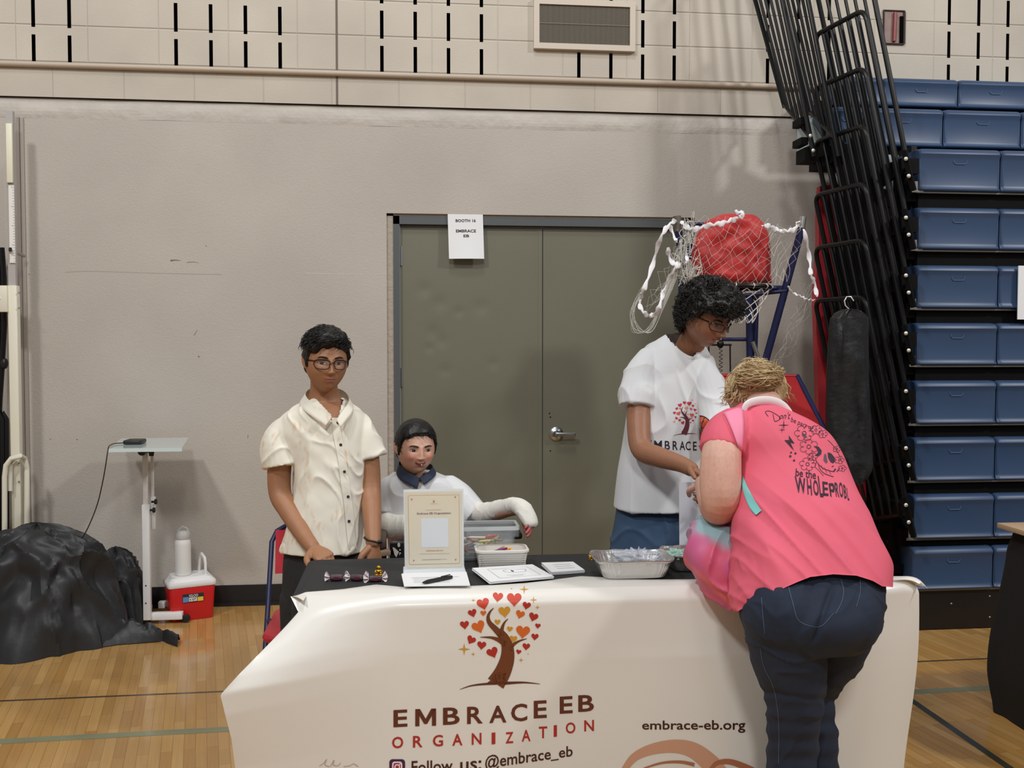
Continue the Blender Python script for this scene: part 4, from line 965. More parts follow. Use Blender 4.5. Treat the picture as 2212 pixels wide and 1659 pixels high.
# acrylic sign holder
m_acr = mat('clear_acrylic', (235, 240, 242), .06, alpha=.10, coat=.3); m_crm = mat('sign_cream', (226, 214, 186), .5); m_slv = mat('sign_edge_white', (226, 230, 234), .35)
sh = thing('acrylic_sign_holder', 'acrylic sign holder with a cream poster standing left of the clear bin', 'sign holder', tuple(PZ(938, 1232, TZ)))
bl, br_ = PZ(875, 1232, TZ+.004), PZ(1002, 1229, TZ+.004); Yh = bl.y; tl = P(872, 1058, Yh+.02); tr = P(1001, 1056, Yh+.02+br_.y-bl.y)
def sg(u, v, o_=0): q = bl.lerp(br_, u).lerp(tl.lerp(tr, u), v); return q+V((0, -o_, 0))
g = MB(); g.slab(lambda u, v: sg(u, v), 1, 1, m_slv, (0, .003, 0)); g.build('back_panel', sh, smooth=False)
g = MB(); g.slab(lambda u, v: sg(.03+.94*u, .03+.94*v, .0015), 1, 1, m_crm, (0, .0008, 0)); fn = lambda x, y: sg(x, y, .0022)
fn2 = lambda x, y: sg(x, y, .0028)
m_tan = mat('sign_tan_line', (188, 162, 116), .5); m_sbr = mat('sign_brown', (104, 62, 34), .5); m_sre = mat('sign_rust', (190, 100, 60), .5)
ink(g, rr2d(.07, .07, .93, .93, .02), m_tan, fn); ink(g, rr2d(.078, .076, .922, .924, .02), m_crm, fn2); fn = lambda x, y: sg(x, y, .0034)
fn4 = lambda x, y: sg(x, y, .0040)
for x, y in ((.13, .88), (.86, .90), (.15, .12), (.86, .12)): ink(g, heart2d(x, y, .016), m_sre, fn)
ink(g, star2d(.5, .85, .022, 5, .6), m_sre, fn)
def sw(s_, x0, x1, y0, y1, m, b=0): ink(g, textbox(s_, x0, x1, y0, y1, b), m, fn)
sw('EMBRACE EB', .44, .56, .815, .827, m_tan); ink(g, line2d([(.37, .745), (.62, .745)], .006, n=1), m_tan, fn)
sw('Embrace EB Organization', .215, .785, .683, .716, m_sbr, .03)
ink(g, rr2d(.28, .28, .74, .645, .02), m_slv, fn); sw('embrace-eb.org', .36, .65, .225, .25, m_sre, .02)
for y, a, b in ((.20, .25, .76), (.13, .29, .71), (.126, .29, .6)): ink(g, line2d([(a, y), (b, y)], .004, n=1), m_pl, fn)
g.build('poster', sh, smooth=False)
g = MB(); g.slab(lambda u, v: sg(-.01+1.02*u, -.01+1.02*v, .006), 1, 1, m_acr, (0, .0015, 0)); g.build('clear_front', sh, smooth=False)
g = MB(); g.rbox((bl.x-.006, Yh-.055, TZ), (br_.x+.004, Yh+.05, TZ+.006), m_slv, .004); g.rbox((bl.x-.004, Yh-.05, TZ+.008), (br_.x+.002, Yh+.03, TZ+.012), m_acr, .004); g.build('foot', sh)
# second sign behind the woman
s2 = thing('paper_sign', 'white printed sign standing at the back of the table beside the foil trays', 'sign', tuple(PZ(1520, 1195, TZ)))
a, b = PZ(1468, 1197, TZ), PZ(1600, 1196, TZ); Ya = a.y; c = P(1467, 1042, Ya+.03); d = P(1600, 1040, Ya+.03); a.z = b.z = TZ+.001
g = MB(); sg2 = lambda u, v: a.lerp(b, u).lerp(c.lerp(d, u), v)
g.slab(lambda u, v: sg2(u, v), 1, 1, mat('sign_white', (214, 218, 228), .5), (0, .003, 0)); f3 = lambda x, y: sg2(x, y)+V((0, -.001, 0))
ink(g, textbox('The Embrace EB', .20, .9, .81, .86), m_pd, f3); ink(g, textbox('Organization', .25, .85, .72, .77), m_pd, f3); ink(g, line2d([(.33, .67), (.6, .67)], .01, n=1), m_pd, f3)
g.build('printed_panel', s2, smooth=False); MB().rbox((a.x, Ya-.04, TZ), (b.x, Ya+.05, TZ+.005), m_acr, .004).build('foot', s2)
# clear bin with crayons
m_bin = mat('clear_bin_plastic', (214, 222, 228), .12, alpha=.15, coat=.3)
bi = thing('clear_bin', 'clear plastic bin holding crayons behind the white basket', 'bin', tuple(PZ(1050, 1212, TZ)))
bx0, bx1 = P(915, 1200, 3.22).x, P(1117, 1200, 3.22).x; by0, by1 = 3.222, 3.335; bh = P(1050, 1138, 3.222).z-TZ
def tub(g, x0, x1, y0, y1, z0, z1, flare, wall, m, r=.015, seg=4, bottom=True):
    rows = []
    def rg(z, e):
        out = []
        for sx, sy, t0 in ((x1+e-r, y1+e-r, 0), (x0-e+r, y1+e-r, PI/2), (x0-e+r, y0-e+r, PI), (x1+e-r, y0-e+r, 1.5*PI)):
            for k in range(seg+1): t = t0+k*PI/2/seg; out.append(V((sx+r*math.cos(t), sy+r*math.sin(t), z)))
        return out
    sec = [(z0, -flare), (z1, 0), (z1, -wall), (z0+wall, -flare-wall)]
    rows = [rg(z, e) for z, e in sec]; N = len(rows[0]); fs = [(i*N+k, i*N+(k+1)%N, (i+1)*N+(k+1)%N, (i+1)*N+k) for i in range(3) for k in range(N)]
    if bottom: fs += [tuple(reversed(range(N))), tuple(range(3*N, 4*N))]
    else: fs += [(3*N+k, 3*N+(k+1)%N, (k+1)%N, k) for k in range(N)]
    g.add(sum(rows, []), fs, m)
g = MB(); tub(g, bx0, bx1, by0, by1, TZ+.002, TZ+bh, .012, .003, m_bin); g.build('tub', bi)
g = MB(); tub(g, bx0-.009, bx1+.009, by0-.009, by1+.009, TZ+bh-.012, TZ+bh, 0, .010, mat('bin_rim', (222, 228, 232), .2, alpha=.45, coat=.3), bottom=False); g.build('rim', bi)
g = MB(); g.rbox((bx1-.004, by0+.04, TZ+bh-.045), (bx1+.012, by1-.03, TZ+bh-.014), m_bin, .005); g.build('side_grip', bi)
MB().box((bx0+.014, by0+.014, TZ+.0035), (bx1-.014, by1-.014, TZ+.010), mat('bin_paper_liner', (96, 98, 104), .7)).build('liner', bi, smooth=False)
ccol = [(196,40,48),(214,120,60),(226,200,60),(90,150,70),(60,110,170),(120,70,140),(200,110,150),(150,90,60),(220,220,200),(140,180,60),(70,70,80),(200,150,120)]
cn = ['red', 'orange', 'yellow', 'green', 'blue', 'violet', 'pink', 'brown', 'white', 'lime', 'black', 'peach']
def crayon(p, d, col, L=.058, r=.0042):
    d = V(d).normalized(); g = MB(); m = mat('crayon_'+col[1], col[0], .5); m2 = mat('crayon_wrap_'+col[1], tuple(min(255, int(c*.75+60)) for c in col[0]), .6)
    g.tube([p-d*L/2, p+d*L*.36], r, m2, n=8); g.tube([p+d*L*.36, p+d*L*.40, p+d*L*.48, p+d*L*.5], [r*.9, r*.85, r*.35, r*.3], m, n=8); return g
rnd = random.Random(11)
protos = {}
for k in range(46):
    i = rnd.randrange(12); x = rnd.uniform(bx0+.10, bx1-.05); y = rnd.uniform(by0+.035, by1-.035); lay = k/46
    z = TZ+.016+.055*lay+rnd.uniform(0, .008); a_ = rnd.uniform(0, PI); t_ = rnd.uniform(-.25, .25)
    if i not in protos:
        protos[i] = crayon(V((0, 0, 0)), (1, 0, 0), (ccol[i], cn[i])).build('crayon'); o = protos[i]
    else: o = protos[i].copy(); COL.objects.link(o)
    o.location = (x, y, z); o.rotation_euler = (0, t_, a_)
    tag(o, '%s crayon in the loose heap inside the clear bin' % cn[i], 'crayon', '%s crayons in the clear bin' % cn[i])
# white woven basket with markers
wb = thing('woven_basket', 'small white woven-look plastic basket in front of the clear bin', 'basket', tuple(PZ(1085, 1230, TZ)))
wa, wc = PZ(1034, 1231, TZ), PZ(1137, 1229, TZ); Yw = wa.y; wh = P(1085, 1192, Yw-.01).z-TZ
m_bsk = mat('white_basket_plastic', (214, 211, 204), .5); g = MB()
tub(g, wa.x-.006, wc.x+.008, Yw-.006, Yw+.105, TZ, TZ+wh, .010, .004, m_bsk, .02)
for k in range(34):      # raised weave on the front
    x = wa.x+.004+(wc.x-wa.x-.008)*k/33
    for j in range(6):
        z = TZ+.006+(wh-.014)*j/6; e = .010*(1-(z-TZ)/wh)
        if (k+j) % 2: g.box((x-.002, Yw-.0085+e, z), (x+.002, Yw-.005+e, z+.006), m_bsk)
        else: g.box((x-.0035, Yw-.0085+e, z+.002), (x+.0035, Yw-.005+e, z+.004), m_bsk)
g.build('basket_body', wb, smooth=False)
g = MB(); tub(g, wa.x-.009, wc.x+.011, Yw-.009, Yw+.108, TZ+wh-.005, TZ+wh+.001, 0, .008, m_bsk, .022, bottom=False); g.build('rim', wb)
mk = [((1046, 1196), (1096, 1184), 'violet', (110, 40, 110)), ((1060, 1198), (1122, 1190), 'crimson', (170, 30, 60)), ((1078, 1192), (1094, 1182), 'gold', (210, 160, 60)), ((1090, 1190), (1104, 1183), 'orange', (236, 150, 40)), ((1100, 1194), (1124, 1189), 'yellow-tipped red', (200, 40, 50)), ((1070, 1190), (1090, 1181), 'tan', (160, 130, 100))]
for k, (a_, b_, nm, c_) in enumerate(mk):
    p, q = P(a_[0], a_[1]+2, Yw+.04+.006*k), P(b_[0], b_[1], Yw+.05+.005*k); g = MB()
    g.tube([p, p.lerp(q, .8)], .005, mat('marker_%s' % nm.replace('-', '_').replace(' ', '_'), c_, .4), n=8); g.tube([p.lerp(q, .8), q], [.0046, .003], mat('marker_tip_yellow', (232, 190, 50), .4) if k in (1, 3, 4) else mat('marker_%s' % nm.replace('-', '_').replace(' ', '_'), c_, .4), n=8)
    tag(g.build('marker'), '%s marker sticking out of the white woven basket' % nm, 'marker', 'markers in the woven basket')
# foil trays
m_foil = mat('aluminium_foil', (208, 208, 206), .28, metal=.85, bump=.5, bsc=40, bdist=.004)
def foil_tray(x0, x1, y0, y1, z0, h, name_label, twist=0):
    t = thing('foil_tray', name_label, 'foil tray', ((x0+x1)/2, (y0+y1)/2, z0)); g = MB(); n = 160
    cx, cy = (x0+x1)/2, (y0+y1)/2; hx, hy = (x1-x0)/2, (y1-y0)/2
    def sup(t_, e): c, s = math.cos(t_), math.sin(t_); return (abs(c)**.35*(1 if c > 0 else -1), abs(s)**.35*(1 if s > 0 else -1))
    sec = [(z0+.001, .78, 0), (z0+.004, .80, .0), (z0+h*.5, .87, .002), (z0+h-.006, .93, .002), (z0+h-.004, .99, .0), (z0+h+.001, 1.02, .0), (z0+h+.004, 1.01, 0), (z0+h-.001, .955, 0), (z0+h*.5, .86, .002), (z0+.006, .775, 0)]
    vs = []
    for z, s_, rib in sec:
        for k in range(n):
            t_ = 2*PI*k/n; a_, b_ = sup(t_, 1); rr_ = 1+(.012*math.sin(k*PI/2) if rib else 0); dz = .006*noise.noise(V((a_*3, b_*3, z0*9)))*(1 if z > z0+h*.8 else 0)
            vs.append(V((cx+hx*s_*a_*rr_, cy+hy*s_*b_*rr_, z+dz)))
    fs = [(i*n+k, i*n+(k+1)%n, (i+1)*n+(k+1)%n, (i+1)*n+k) for i in range(len(sec)-1) for k in range(n)]+[tuple(reversed(range(n))), tuple(range((len(sec)-1)*n, len(sec)*n))]
    g.add(vs, fs, m_foil); g.build('pan', t, sharp=1.2); return t
fy0 = PZ(1380, 1251, TZ+.008).y; f0, f1 = P(1290, 1215, fy0).x, P(1460, 1215, fy0).x; fh = P(1380, 1214, fy0-.01).z-TZ-.008
foil_tray(f0, f1, fy0-.015, fy0+.155, TZ+.008, fh, 'crinkled foil tray holding a clear plastic bag, left one of two')
f2 = P(1446, 1215, fy0+.1).x
foil_tray(f2, f2+.22, fy0+.09, fy0+.25, TZ+.001, fh-.004, 'foil tray with teal gloves beside the woman, right one of two')
def crumple(name, label, cat, c, R, m, seed, amp=.5, nu=48, nv=24):
    g = MB(); c = V(c)
    def wp(p):
        d = p.normalized() if p.length else p; f = 1+amp*(abs(noise.noise(d*2.2+V((seed, 0, 0))))*1.6-.5)+amp*.6*(abs(noise.noise(d*5+V((0, seed, 0))))*1.6-.5)
        return V((p.x*f, p.y*f, max(p.z*f, -R[2]*.6)))
    g.ell(c, R, m, nu, nv, warp=wp); return tag(g.build(name, sharp=1.5), label, cat)
m_cp = mat('clear_plastic_film', (214, 220, 232), .18, alpha=.55, coat=.4)
crumple('plastic_bag', 'crumpled clear plastic bag bunched in the left foil tray', 'plastic bag', P(1378, 1206, fy0+.07), (.085, .05, .028), m_cp, 3)
crumple('disposable_gloves', 'pale teal disposable gloves draped over the right foil tray', 'gloves', P(1466, 1197, fy0+.14), (.055, .05, .014), mat('teal_vinyl', (160, 196, 186), .35), 8)
# wrapped sweets
m_wr1 = mat('sweet_wrapper_dark', (70, 54, 62), .35, metal=.2, nz=.3, nsc=60); m_wr2 = mat('sweet_wrapper_white', (226, 214, 214), .4, nz=.1, nsc=60); m_wr3 = mat('sweet_wrapper_wine', (96, 24, 48), .4)
sw_lab = ['wrapped sweet at the left end of the row on the black cloth', 'wrapped sweet in the middle of the row of three', 'wrapped sweet at the right of the row, below the gold figurine']
for k, (x, y, a_) in enumerate(((727, 1250, .05), (771, 1250, -.1), (811, 1252, .1))):
    c = PZ(x, y+5, TZ); t = thing('wrapped_sweet', sw_lab[k], 'sweet', tuple(c), 'wrapped sweets on the black cloth'); R_ = rotz(a_); c = c+V((0, 0, .010))
    MB().tube([c+R_@V((d, 0, 0)) for d in (-.019, -.017, 0, .017, .019)], [.005, .0095, .0105, .0095, .005], m_wr1, n=10).box(tuple(c+V((-.008, -.0115, -.004))), tuple(c+V((.008, -.0095, .004))), m_wr3).build('wrapped_body', t)
    for s_ in (-1, 1):
        g = MB()
        def fan(u, v, s_=s_, c=c, k=k): 
            r_ = .004+.016*v; an = (u-.5)*1.9; return c+R_@V((s_*(.017+r_*math.cos(an)), .006*math.sin(u*17+k), r_*1.25*math.sin(an)+.002))
        g.slab(fan, 14, 4, m_wr2, (0, .0008, 0)); g.build('twisted_end', t)
# gold figurines: seated round figures
m_gold = mat('polished_gold', (212, 160, 52), .22, metal=1)
def figurine(px, py0, py1, lab, zb=TZ, kind=0):
    c = PZ(px, py1, zb); s = (P(px, py0, c.y).z-c.z)/.052; t = thing('gold_figurine', lab, 'figurine', tuple(c), 'small gold figurines')
    L = lambda *p: c+V(p)*s
    MB().lathe(c, [(.0155*s, 0), (.0165*s, .002*s), (.015*s, .006*s), (.016*s, .008*s)], m_gold, 20).build('plinth', t)
    g = MB(); g.ell(L(0, 0, .021), (.0135*s, .011*s, .015*s), m_gold); g.ell(L(-.009, -.004, .012), (.009*s, .009*s, .005*s), m_gold, 12, 8); g.ell(L(.009, -.004, .012), (.009*s, .009*s, .005*s), m_gold, 12, 8)
    g.tube([L(-.011, 0, .029), L(-.015, -.005, .021), L(-.006, -.012, .018)], [.0045*s, .004*s, .003*s], m_gold, n=8); g.tube([L(.011, 0, .029), L(.015, -.005, .021), L(.006, -.012, .018)], [.0045*s, .004*s, .003*s], m_gold, n=8)
    g.build('body', t); g = MB(); g.ell(L(0, -.001, .041), (.0095*s, .0095*s, .0105*s), m_gold); g.ell(L(0, -.009, .040), (.0025*s, .003*s, .002*s), m_gold, 8, 6); g.ell(L(-.0095, 0, .040), (.002*s, .002*s, .004*s), m_gold, 8, 6); g.ell(L(.0095, 0, .040), (.002*s, .002*s, .004*s), m_gold, 8, 6); g.build('head', t)
figurine(818, 1221, 1246, 'tiny gold seated figurine standing behind the wrapped sweets')
figurine(1278, 1188, 1209, 'tiny gold figurine at the back edge of the table left of the foil tray')
# ---- second black draped table at the right edge
rt = thing('draped_table', 'black cloth-covered table cut off by the right edge of the picture', 'table', (2.9, 3.3, 0))
g = MB(); yb_ = 3.66; x0 = P(2166, 1190, yb_).x; m_bc = mat('black_table_drape', (12, 12, 13), .85, bump=.2, bsc=60, bdist=.003)
def drape(a, b):
    hw, hd = .75, .38; cx_, cy_ = x0+hw, yb_-hd; t = 2*PI*a; c, s = math.cos(t), math.sin(t)
    e = .18; X = abs(c)**e*(1 if c > 0 else -1); Yv = abs(s)**e*(1 if s > 0 else -1)
    if b < .12: k = b/.12; return V((cx_+X*hw*k, cy_+Yv*hd*k, .742))
    k = (b-.12)/.88; fl = .02*min(k*9, 1)+.055*math.sin(min(k*1.05, 1)*PI*.62)**2+.008*math.sin(t*16)*k-.03*max(0, k-.8)*5*.5
    return V((cx_+X*(hw+fl), cy_+Yv*(hd+fl*.7), .742-.738*k))
g.grid(drape, 160, 40, m_bc); g.build('drape', rt)
a = P(2193, 1176, 3.5); tag(MB().rbox((a.x, 3.44, .745), (a.x+.2, 3.62, .765), mat('tan_folder', (176, 150, 120), .6), .004).build('tan_folder'), 'tan folder lying on the black draped table at the right edge', 'folder')
# sheet on the door
dn = thing('booth_sign', 'white paper sign reading BOOTH 16 EMBRACE EB taped over the door head', 'sign', tuple(P(1007, 510, fy)))
a, b, c, d = P(970, 559, fy-.02), P(1046, 559, fy-.02), P(1043, 460, fy-.012), P(967, 460, fy-.012)
sf = lambda u, v: a.lerp(b, u).lerp(d.lerp(c, u), v)+V((0, .012*(v)*(1-v)-.010*(1-v)**2*math.sin(PI*u)-.004*max(0, .4-v)*noise.noise(V((u*4, v*4, 1))), 0))
g = MB(); g.slab(sf, 12, 14, mat('white_paper', (236, 238, 240), .6), (0, .0006, 0)); f4 = lambda x, y: sf(x, y)+V((0, -.0012, 0))
for s_, x0_, x1_, y0_, y1_ in (('BOOTH 16', .22, .79, .80, .865), ('EMBRACE', .22, .79, .575, .64), ('EB', .43, .59, .47, .53)): ink(g, textbox(s_, x0_, x1_, y0_, y1_, .025), m_pd, f4, .08)
g.build('sheet', dn)
# ================================================================ people
def pix(c):              # where a point falls in the photograph
    c_, s_ = math.cos(YAW), math.sin(YAW); X = c_*c[0]-s_*c[1]; Y = s_*c[0]+c_*c[1]; Z = c[2]-CAMH
    d = Y*math.cos(PIT)-Z*math.sin(PIT); v = Z*math.cos(PIT)+Y*math.sin(PIT); return 1106+FPX*X/d, 829.5-FPX*v/d
def fuse(mb, name, m, voxel, parent, smooth=3, warp=None, paint=None, cut=None):
    """union of closed shapes grown into one continuous surface"""
    me = bpy.data.meshes.new('t'); me.from_pydata(mb.v, [], mb.f); bm = bmesh.new(); bm.from_mesh(me); bmesh.ops.recalc_face_normals(bm, faces=bm.faces); bm.to_mesh(me); bm.free()
    o = bpy.data.objects.new('t', me); COL.objects.link(o)
    r = o.modifiers.new('r', 'REMESH'); r.mode = 'VOXEL'; r.voxel_size = voxel
    s_ = o.modifiers.new('s', 'SMOOTH'); s_.factor = .5; s_.iterations = smooth
    dg = bpy.context.evaluated_depsgraph_get(); me2 = bpy.data.meshes.new_from_object(o.evaluated_get(dg)); bpy.data.objects.remove(o); bpy.data.meshes.remove(me)
    me2.name = name; me2.materials.clear(); me2.materials.append(m); n = len(me2.vertices)
    if warp:
        co = np.empty(n*3); me2.vertices.foreach_get('co', co); no = np.array([v.normal for v in me2.vertices]); co = co.reshape(-1, 3)
        out = np.array([V(c)+V(nn)*warp(V(c), V(nn)) for c, nn in zip(co, no)]); me2.vertices.foreach_set('co', out.ravel())
    if cut:              # openings such as a neckline
        bm = bmesh.new(); bm.from_mesh(me2); bmesh.ops.delete(bm, geom=[v for v in bm.verts if cut(v.co, v.normal)], context='VERTS'); bm.to_mesh(me2); bm.free(); n = len(me2.vertices)
    if paint:
        a = me2.color_attributes.new('Col', 'FLOAT_COLOR', 'POINT'); buf = np.ones((n, 4))
        for i, v in enumerate(me2.vertices): buf[i, :3] = paint(v.co)
        a.data.foreach_set('color', buf.ravel())
    me2.polygons.foreach_set('use_smooth', [True]*len(me2.polygons)); me2.update()
    bv = BVHTree.FromPolygons([v.co.copy() for v in me2.vertices], [tuple(p.vertices) for p in me2.polygons])
    ob_ = bpy.data.objects.new(name, me2); COL.objects.link(ob_); par(ob_, parent); return ob_, bv
def stack(mb, secs, m, n=40, ex=2.3, hollow=0, sub=5):
    """horizontal slices (py, px_left, px_right, Y, half_depth)"""
    rows = []
    for py, xl, xr, Y, hd in crom(secs, sub):
        a, b = P(xl, py, Y), P(xr, py, Y); c = (a+b)/2; hw = max((b.x-a.x)/2, .002); rows.append((c, hw, hd))
    if hollow:
        c, hw, hd = rows[-1]; rows += [(c.copy(), hw-hollow, hd-hollow), (c+V((0, 0, .04)), hw-hollow*1.3, hd-hollow*1.3)]
    vs = []
    for c, hw, hd in rows:
        for k in range(n):
            t = 2*PI*k/n; cc, ss = math.cos(t), math.sin(t); e = 2/ex
            vs.append(c+V((hw*abs(cc)**e*(1 if cc > 0 else -1), hd*abs(ss)**e*(1 if ss > 0 else -1), 0)))
    L = len(rows); fs = [(i*n+k, i*n+(k+1)%n, (i+1)*n+(k+1)%n, (i+1)*n+k) for i in range(L-1) for k in range(n)]+[tuple(range(n)), tuple(range((L-1)*n, L*n))]
    mb.add(vs, fs, m)
def limb(mb, pts, rad, m, sub=5, n=20, hollow=0, up=None):
    """pts (px, py, Y); radii number or (a, b)"""
    pr = [tuple(P(*p))+((r, r) if not isinstance(r, tuple) else r) for p, r in zip(pts, rad)]
    limbw(mb, pr, m, sub, n, hollow, up)
def limbw(mb, pr, m, sub=5, n=20, hollow=0, up=None):
    q = crom(pr, sub); pts = [V(a[:3]) for a in q]; rad = [(a[3], a[4]) for a in q]
    d = (pts[0]-pts[1]).normalized(); r0 = min(rad[0])
    if hollow:
        e = pts[-1]; b = (pts[-2]-pts[-1]).normalized(); ra, rb = rad[-1]; pts += [e+b*.0015, e+b*.03]; rad += [(ra-hollow, rb-hollow), (ra-hollow*1.4, rb-hollow*1.4)]
        pts = [pts[0]+d*r0*.5]+pts; rad = [(rad[0][0]*.6, rad[0][1]*.6)]+rad
    else:
        d2 = (pts[-1]-pts[-2]).normalized(); r1 = min(rad[-1])
        pts = [pts[0]+d*r0*.8, pts[0]+d*r0*.45]+pts+[pts[-1]+d2*r1*.45, pts[-1]+d2*r1*.8]
        f = lambda r, k: (r[0]*k, r[1]*k); rad = [f(rad[0], .45), f(rad[0], .85)]+rad+[f(rad[-1], .85), f(rad[-1], .45)]
    mb.tube(pts, rad, m, n=n, up=up)
def skinmat(name, col): 
    m = mat(name, col, .5, vcol=True, bump=.08, bsc=220, bdist=.001, nz=.05, nsc=30)
    m.node_tree.nodes['Principled BSDF'].inputs['Subsurface Weight'].default_value = .08
    m.node_tree.nodes['Principled BSDF'].inputs['Subsurface Radius'].default_value = (.01, .004, .002); return m
def G_(x, z, cx, cz, sx, sz): return math.exp(-((x-cx)/sx)**2-((z-cz)/sz)**2)
def sst(a, b, x): t = min(max((x-a)/(b-a), 0), 1); return t*t*(3-2*t)
class Head:
    """head in its own frame: face towards -y, z up; eyes at z = 0"""
    def __init__(s, c, yaw, pitch, roll, sc, nose=1, chin=1, jaw=1, cheek=1, smile=0):
        s.c = V(c); s.R = Matrix.Rotation(yaw, 3, 'Z')@Matrix.Rotation(pitch, 3, 'X')@Matrix.Rotation(roll, 3, 'Y'); s.sc = sc; s.nose = nose; s.chin = chin; s.jaw = jaw; s.cheek = cheek; s.smile = smile
    def w(s, p): return s.c+s.R@V((p[0]*s.sc[0], p[1]*s.sc[1], p[2]*s.sc[2]))
    def loc(s, q): p = s.R.transposed()@(V(q)-s.c); return V((p.x/s.sc[0], p.y/s.sc[1], p.z/s.sc[2]))
    def pt(s, d):
        t = max(-d.z, 0); x = .073*d.x; y = .092*d.y; z = .118*d.z
        x *= 1-.34*s.jaw*t**2.2; 
        if abs(d.z) < 1: x *= 1+.05*(1-abs(d.z))
        if d.y > 0: y *= 1.06-.42*t
        else: y *= 1-.03*t
        if d.y < 0:
            # squarer face plane
            y = -.092*(min(1, (abs(d.y)**.82)))*(1-.04*t)
            w_ = sst(.15, .6, -d.y); b = 0; ax = abs(x)
            b += .008*G_(ax, z, .030, .002, .016, .011); b -= .0035*G_(ax, z, .026, .022, .018, .007)
            if -.052 < z < .022:
                k = (.022-z)/.056; h = .005+.020*min(k, 1)**1.3 if z > -.034 else .025*max(0, 1-((-.034-z)/.010)**2)
                b -= s.nose*h*math.exp(-(x/(.0062+.0055*min(max(k, 0), 1)))**2)
            b -= s.nose*.009*G_(ax, z, .0115, -.036, .0055, .0055)
            b -= .006*G_(x, z, 0, -.062, .028, .018); b -= .0034*G_(x, z, 0, -.0575, .018, .0036); b -= .0042*G_(x, z, 0, -.0685, .016, .0042); b += .0035*G_(x, z, 0, -.063+s.smile*x*x*9, .023, .0018)
            b += .003*G_(x, z, 0, -.080, .02, .006); b -= .007*s.chin*G_(x, z, 0, -.100, .018, .014); b -= .005*s.cheek*G_(ax, z, .042, -.032, .018, .018)
            y += b*w_
        return V((x, y, z))
    def add(s, mb, m, ears=True):
        nu, nv = 190, 130; vs = []
        for j in range(nv+1):
            ph = PI*j/nv
            for i in range(nu):
                th = 2*PI*i/nu; vs.append(s.w(s.pt(V((math.sin(ph)*math.cos(th), math.sin(ph)*math.sin(th), math.cos(ph))))))
        fs = []
        for j in range(nv):
            for i in range(nu):
                a, b, c2, d = j*nu+i, (j+1)*nu+i, (j+1)*nu+(i+1)%nu, j*nu+(i+1)%nu
                fs.append((a, b, c2) if j == 0 else ((a, b, d) if j == nv-1 else (a, b, c2, d)))
        mb.add(vs, fs, m)
        if ears:
            for sd in (-1, 1):
                rim = [(.070, -.004, .018), (.077, .004, .026), (.083, .014, .024), (.084, .018, .010), (.082, .014, -.006), (.077, .006, -.018), (.072, -.001, -.024), (.070, -.003, -.016)]
                mb.tube([s.w((sd*a, b, c)) for a, b, c in rim], [.0045, .0048, .0048, .0045, .0042, .0052, .0058, .004], m, n=8)
                mb.tube([s.w((sd*.068, .0, .012)), s.w((sd*.076, .009, .004)), s.w((sd*.074, .004, -.014))], [.011, .009, .007], m, n=10)
    def face(s, person, bvh, iris=(52, 32, 22), brow=(20, 16, 14), gaze=(0, 0), open_=1, lips=(150, 84, 74), brows=True, browz=.0215, lidc=None):
        d = s.R@V((0, 1, 0))
        def hit(x, z, off):
            o = s.w((x, -.25, z)); h = bvh.ray_cast(o, d); return (h[0]-d*off) if h[0] is not None else s.w((x, -.09, z))
        m_e = mat('eye_surface', (230, 226, 220), .35, vcol=True, spec=.3)
        for sd in (-1, 1):
            g = MB(); nu, nv = 36, 22; vs = []; cl = []
            for j in range(nv+1):
                for i in range(nu+1):
                    u = -1+2*i/nu; v = -1+2*j/nv; h = .0064*open_*(1-u*u)**.62*(1.0 if v > 0 else .8); x = .031*sd+.0150*u; z = .0005+h*v+.0012*u*sd
                    vs.append(hit(x, z, .0006+.0022*(1-u*u)*(1-v*v)**.5))
                    dx, dz = x-.031*sd-gaze[0], z-.001-gaze[1]; r = math.hypot(dx, dz)
                    c = (12, 9, 8) if r < .0028 else (iris if r < .0062 else ((30, 22, 18) if r < .0068 else (178, 164, 154)))
                    if math.hypot(dx+.0015, dz-.0018) < .0008: c = (240, 240, 240)  # small white dot painted as the glint in the eye
                    if v > .72 or abs(u) > .93: c = (34, 22, 18)
                    elif v < -.85: c = (150, 100, 84)
                    cl.append(c)
            g.add(vs, [(j*(nu+1)+i, j*(nu+1)+i+1, (j+1)*(nu+1)+i+1, (j+1)*(nu+1)+i) for j in range(nv) for i in range(nu)], m_e)
            o = g.build('eye', person, sharp=3)
            a = o.data.color_attributes.new('Col', 'FLOAT_COLOR', 'POINT')
            for k, c in enumerate(cl): a.data[k].color = (*lin(c), 1)
            if brows:
                q = [(.013, -.0015, .0028), (.020, .001, .0040), (.030, .0035, .0038), (.040, .003, .0028), (.047, -.001, .0012)]
                MB().tube([hit(sd*x, browz+z, .0008) for x, z, r in q], [(r*.9*1.0, .0014) for x, z, r in q], mat('eyebrow_hair_%d' % brow[0], brow, .8, bump=.6, bsc=500, bdist=.002), n=8, up=-d).build('eyebrow', person)
        MB().tube([hit(x, -.0632+s.smile*x*x*9, .0004) for x in [(-1+k/8)*.0225 for k in range(17)]], [(.0007 if abs(k-8) < 8 else .0003) for k in range(17)], mat('mouth_line', (70, 34, 30), .6), n=6).build('mouth_line', person)
        return hit
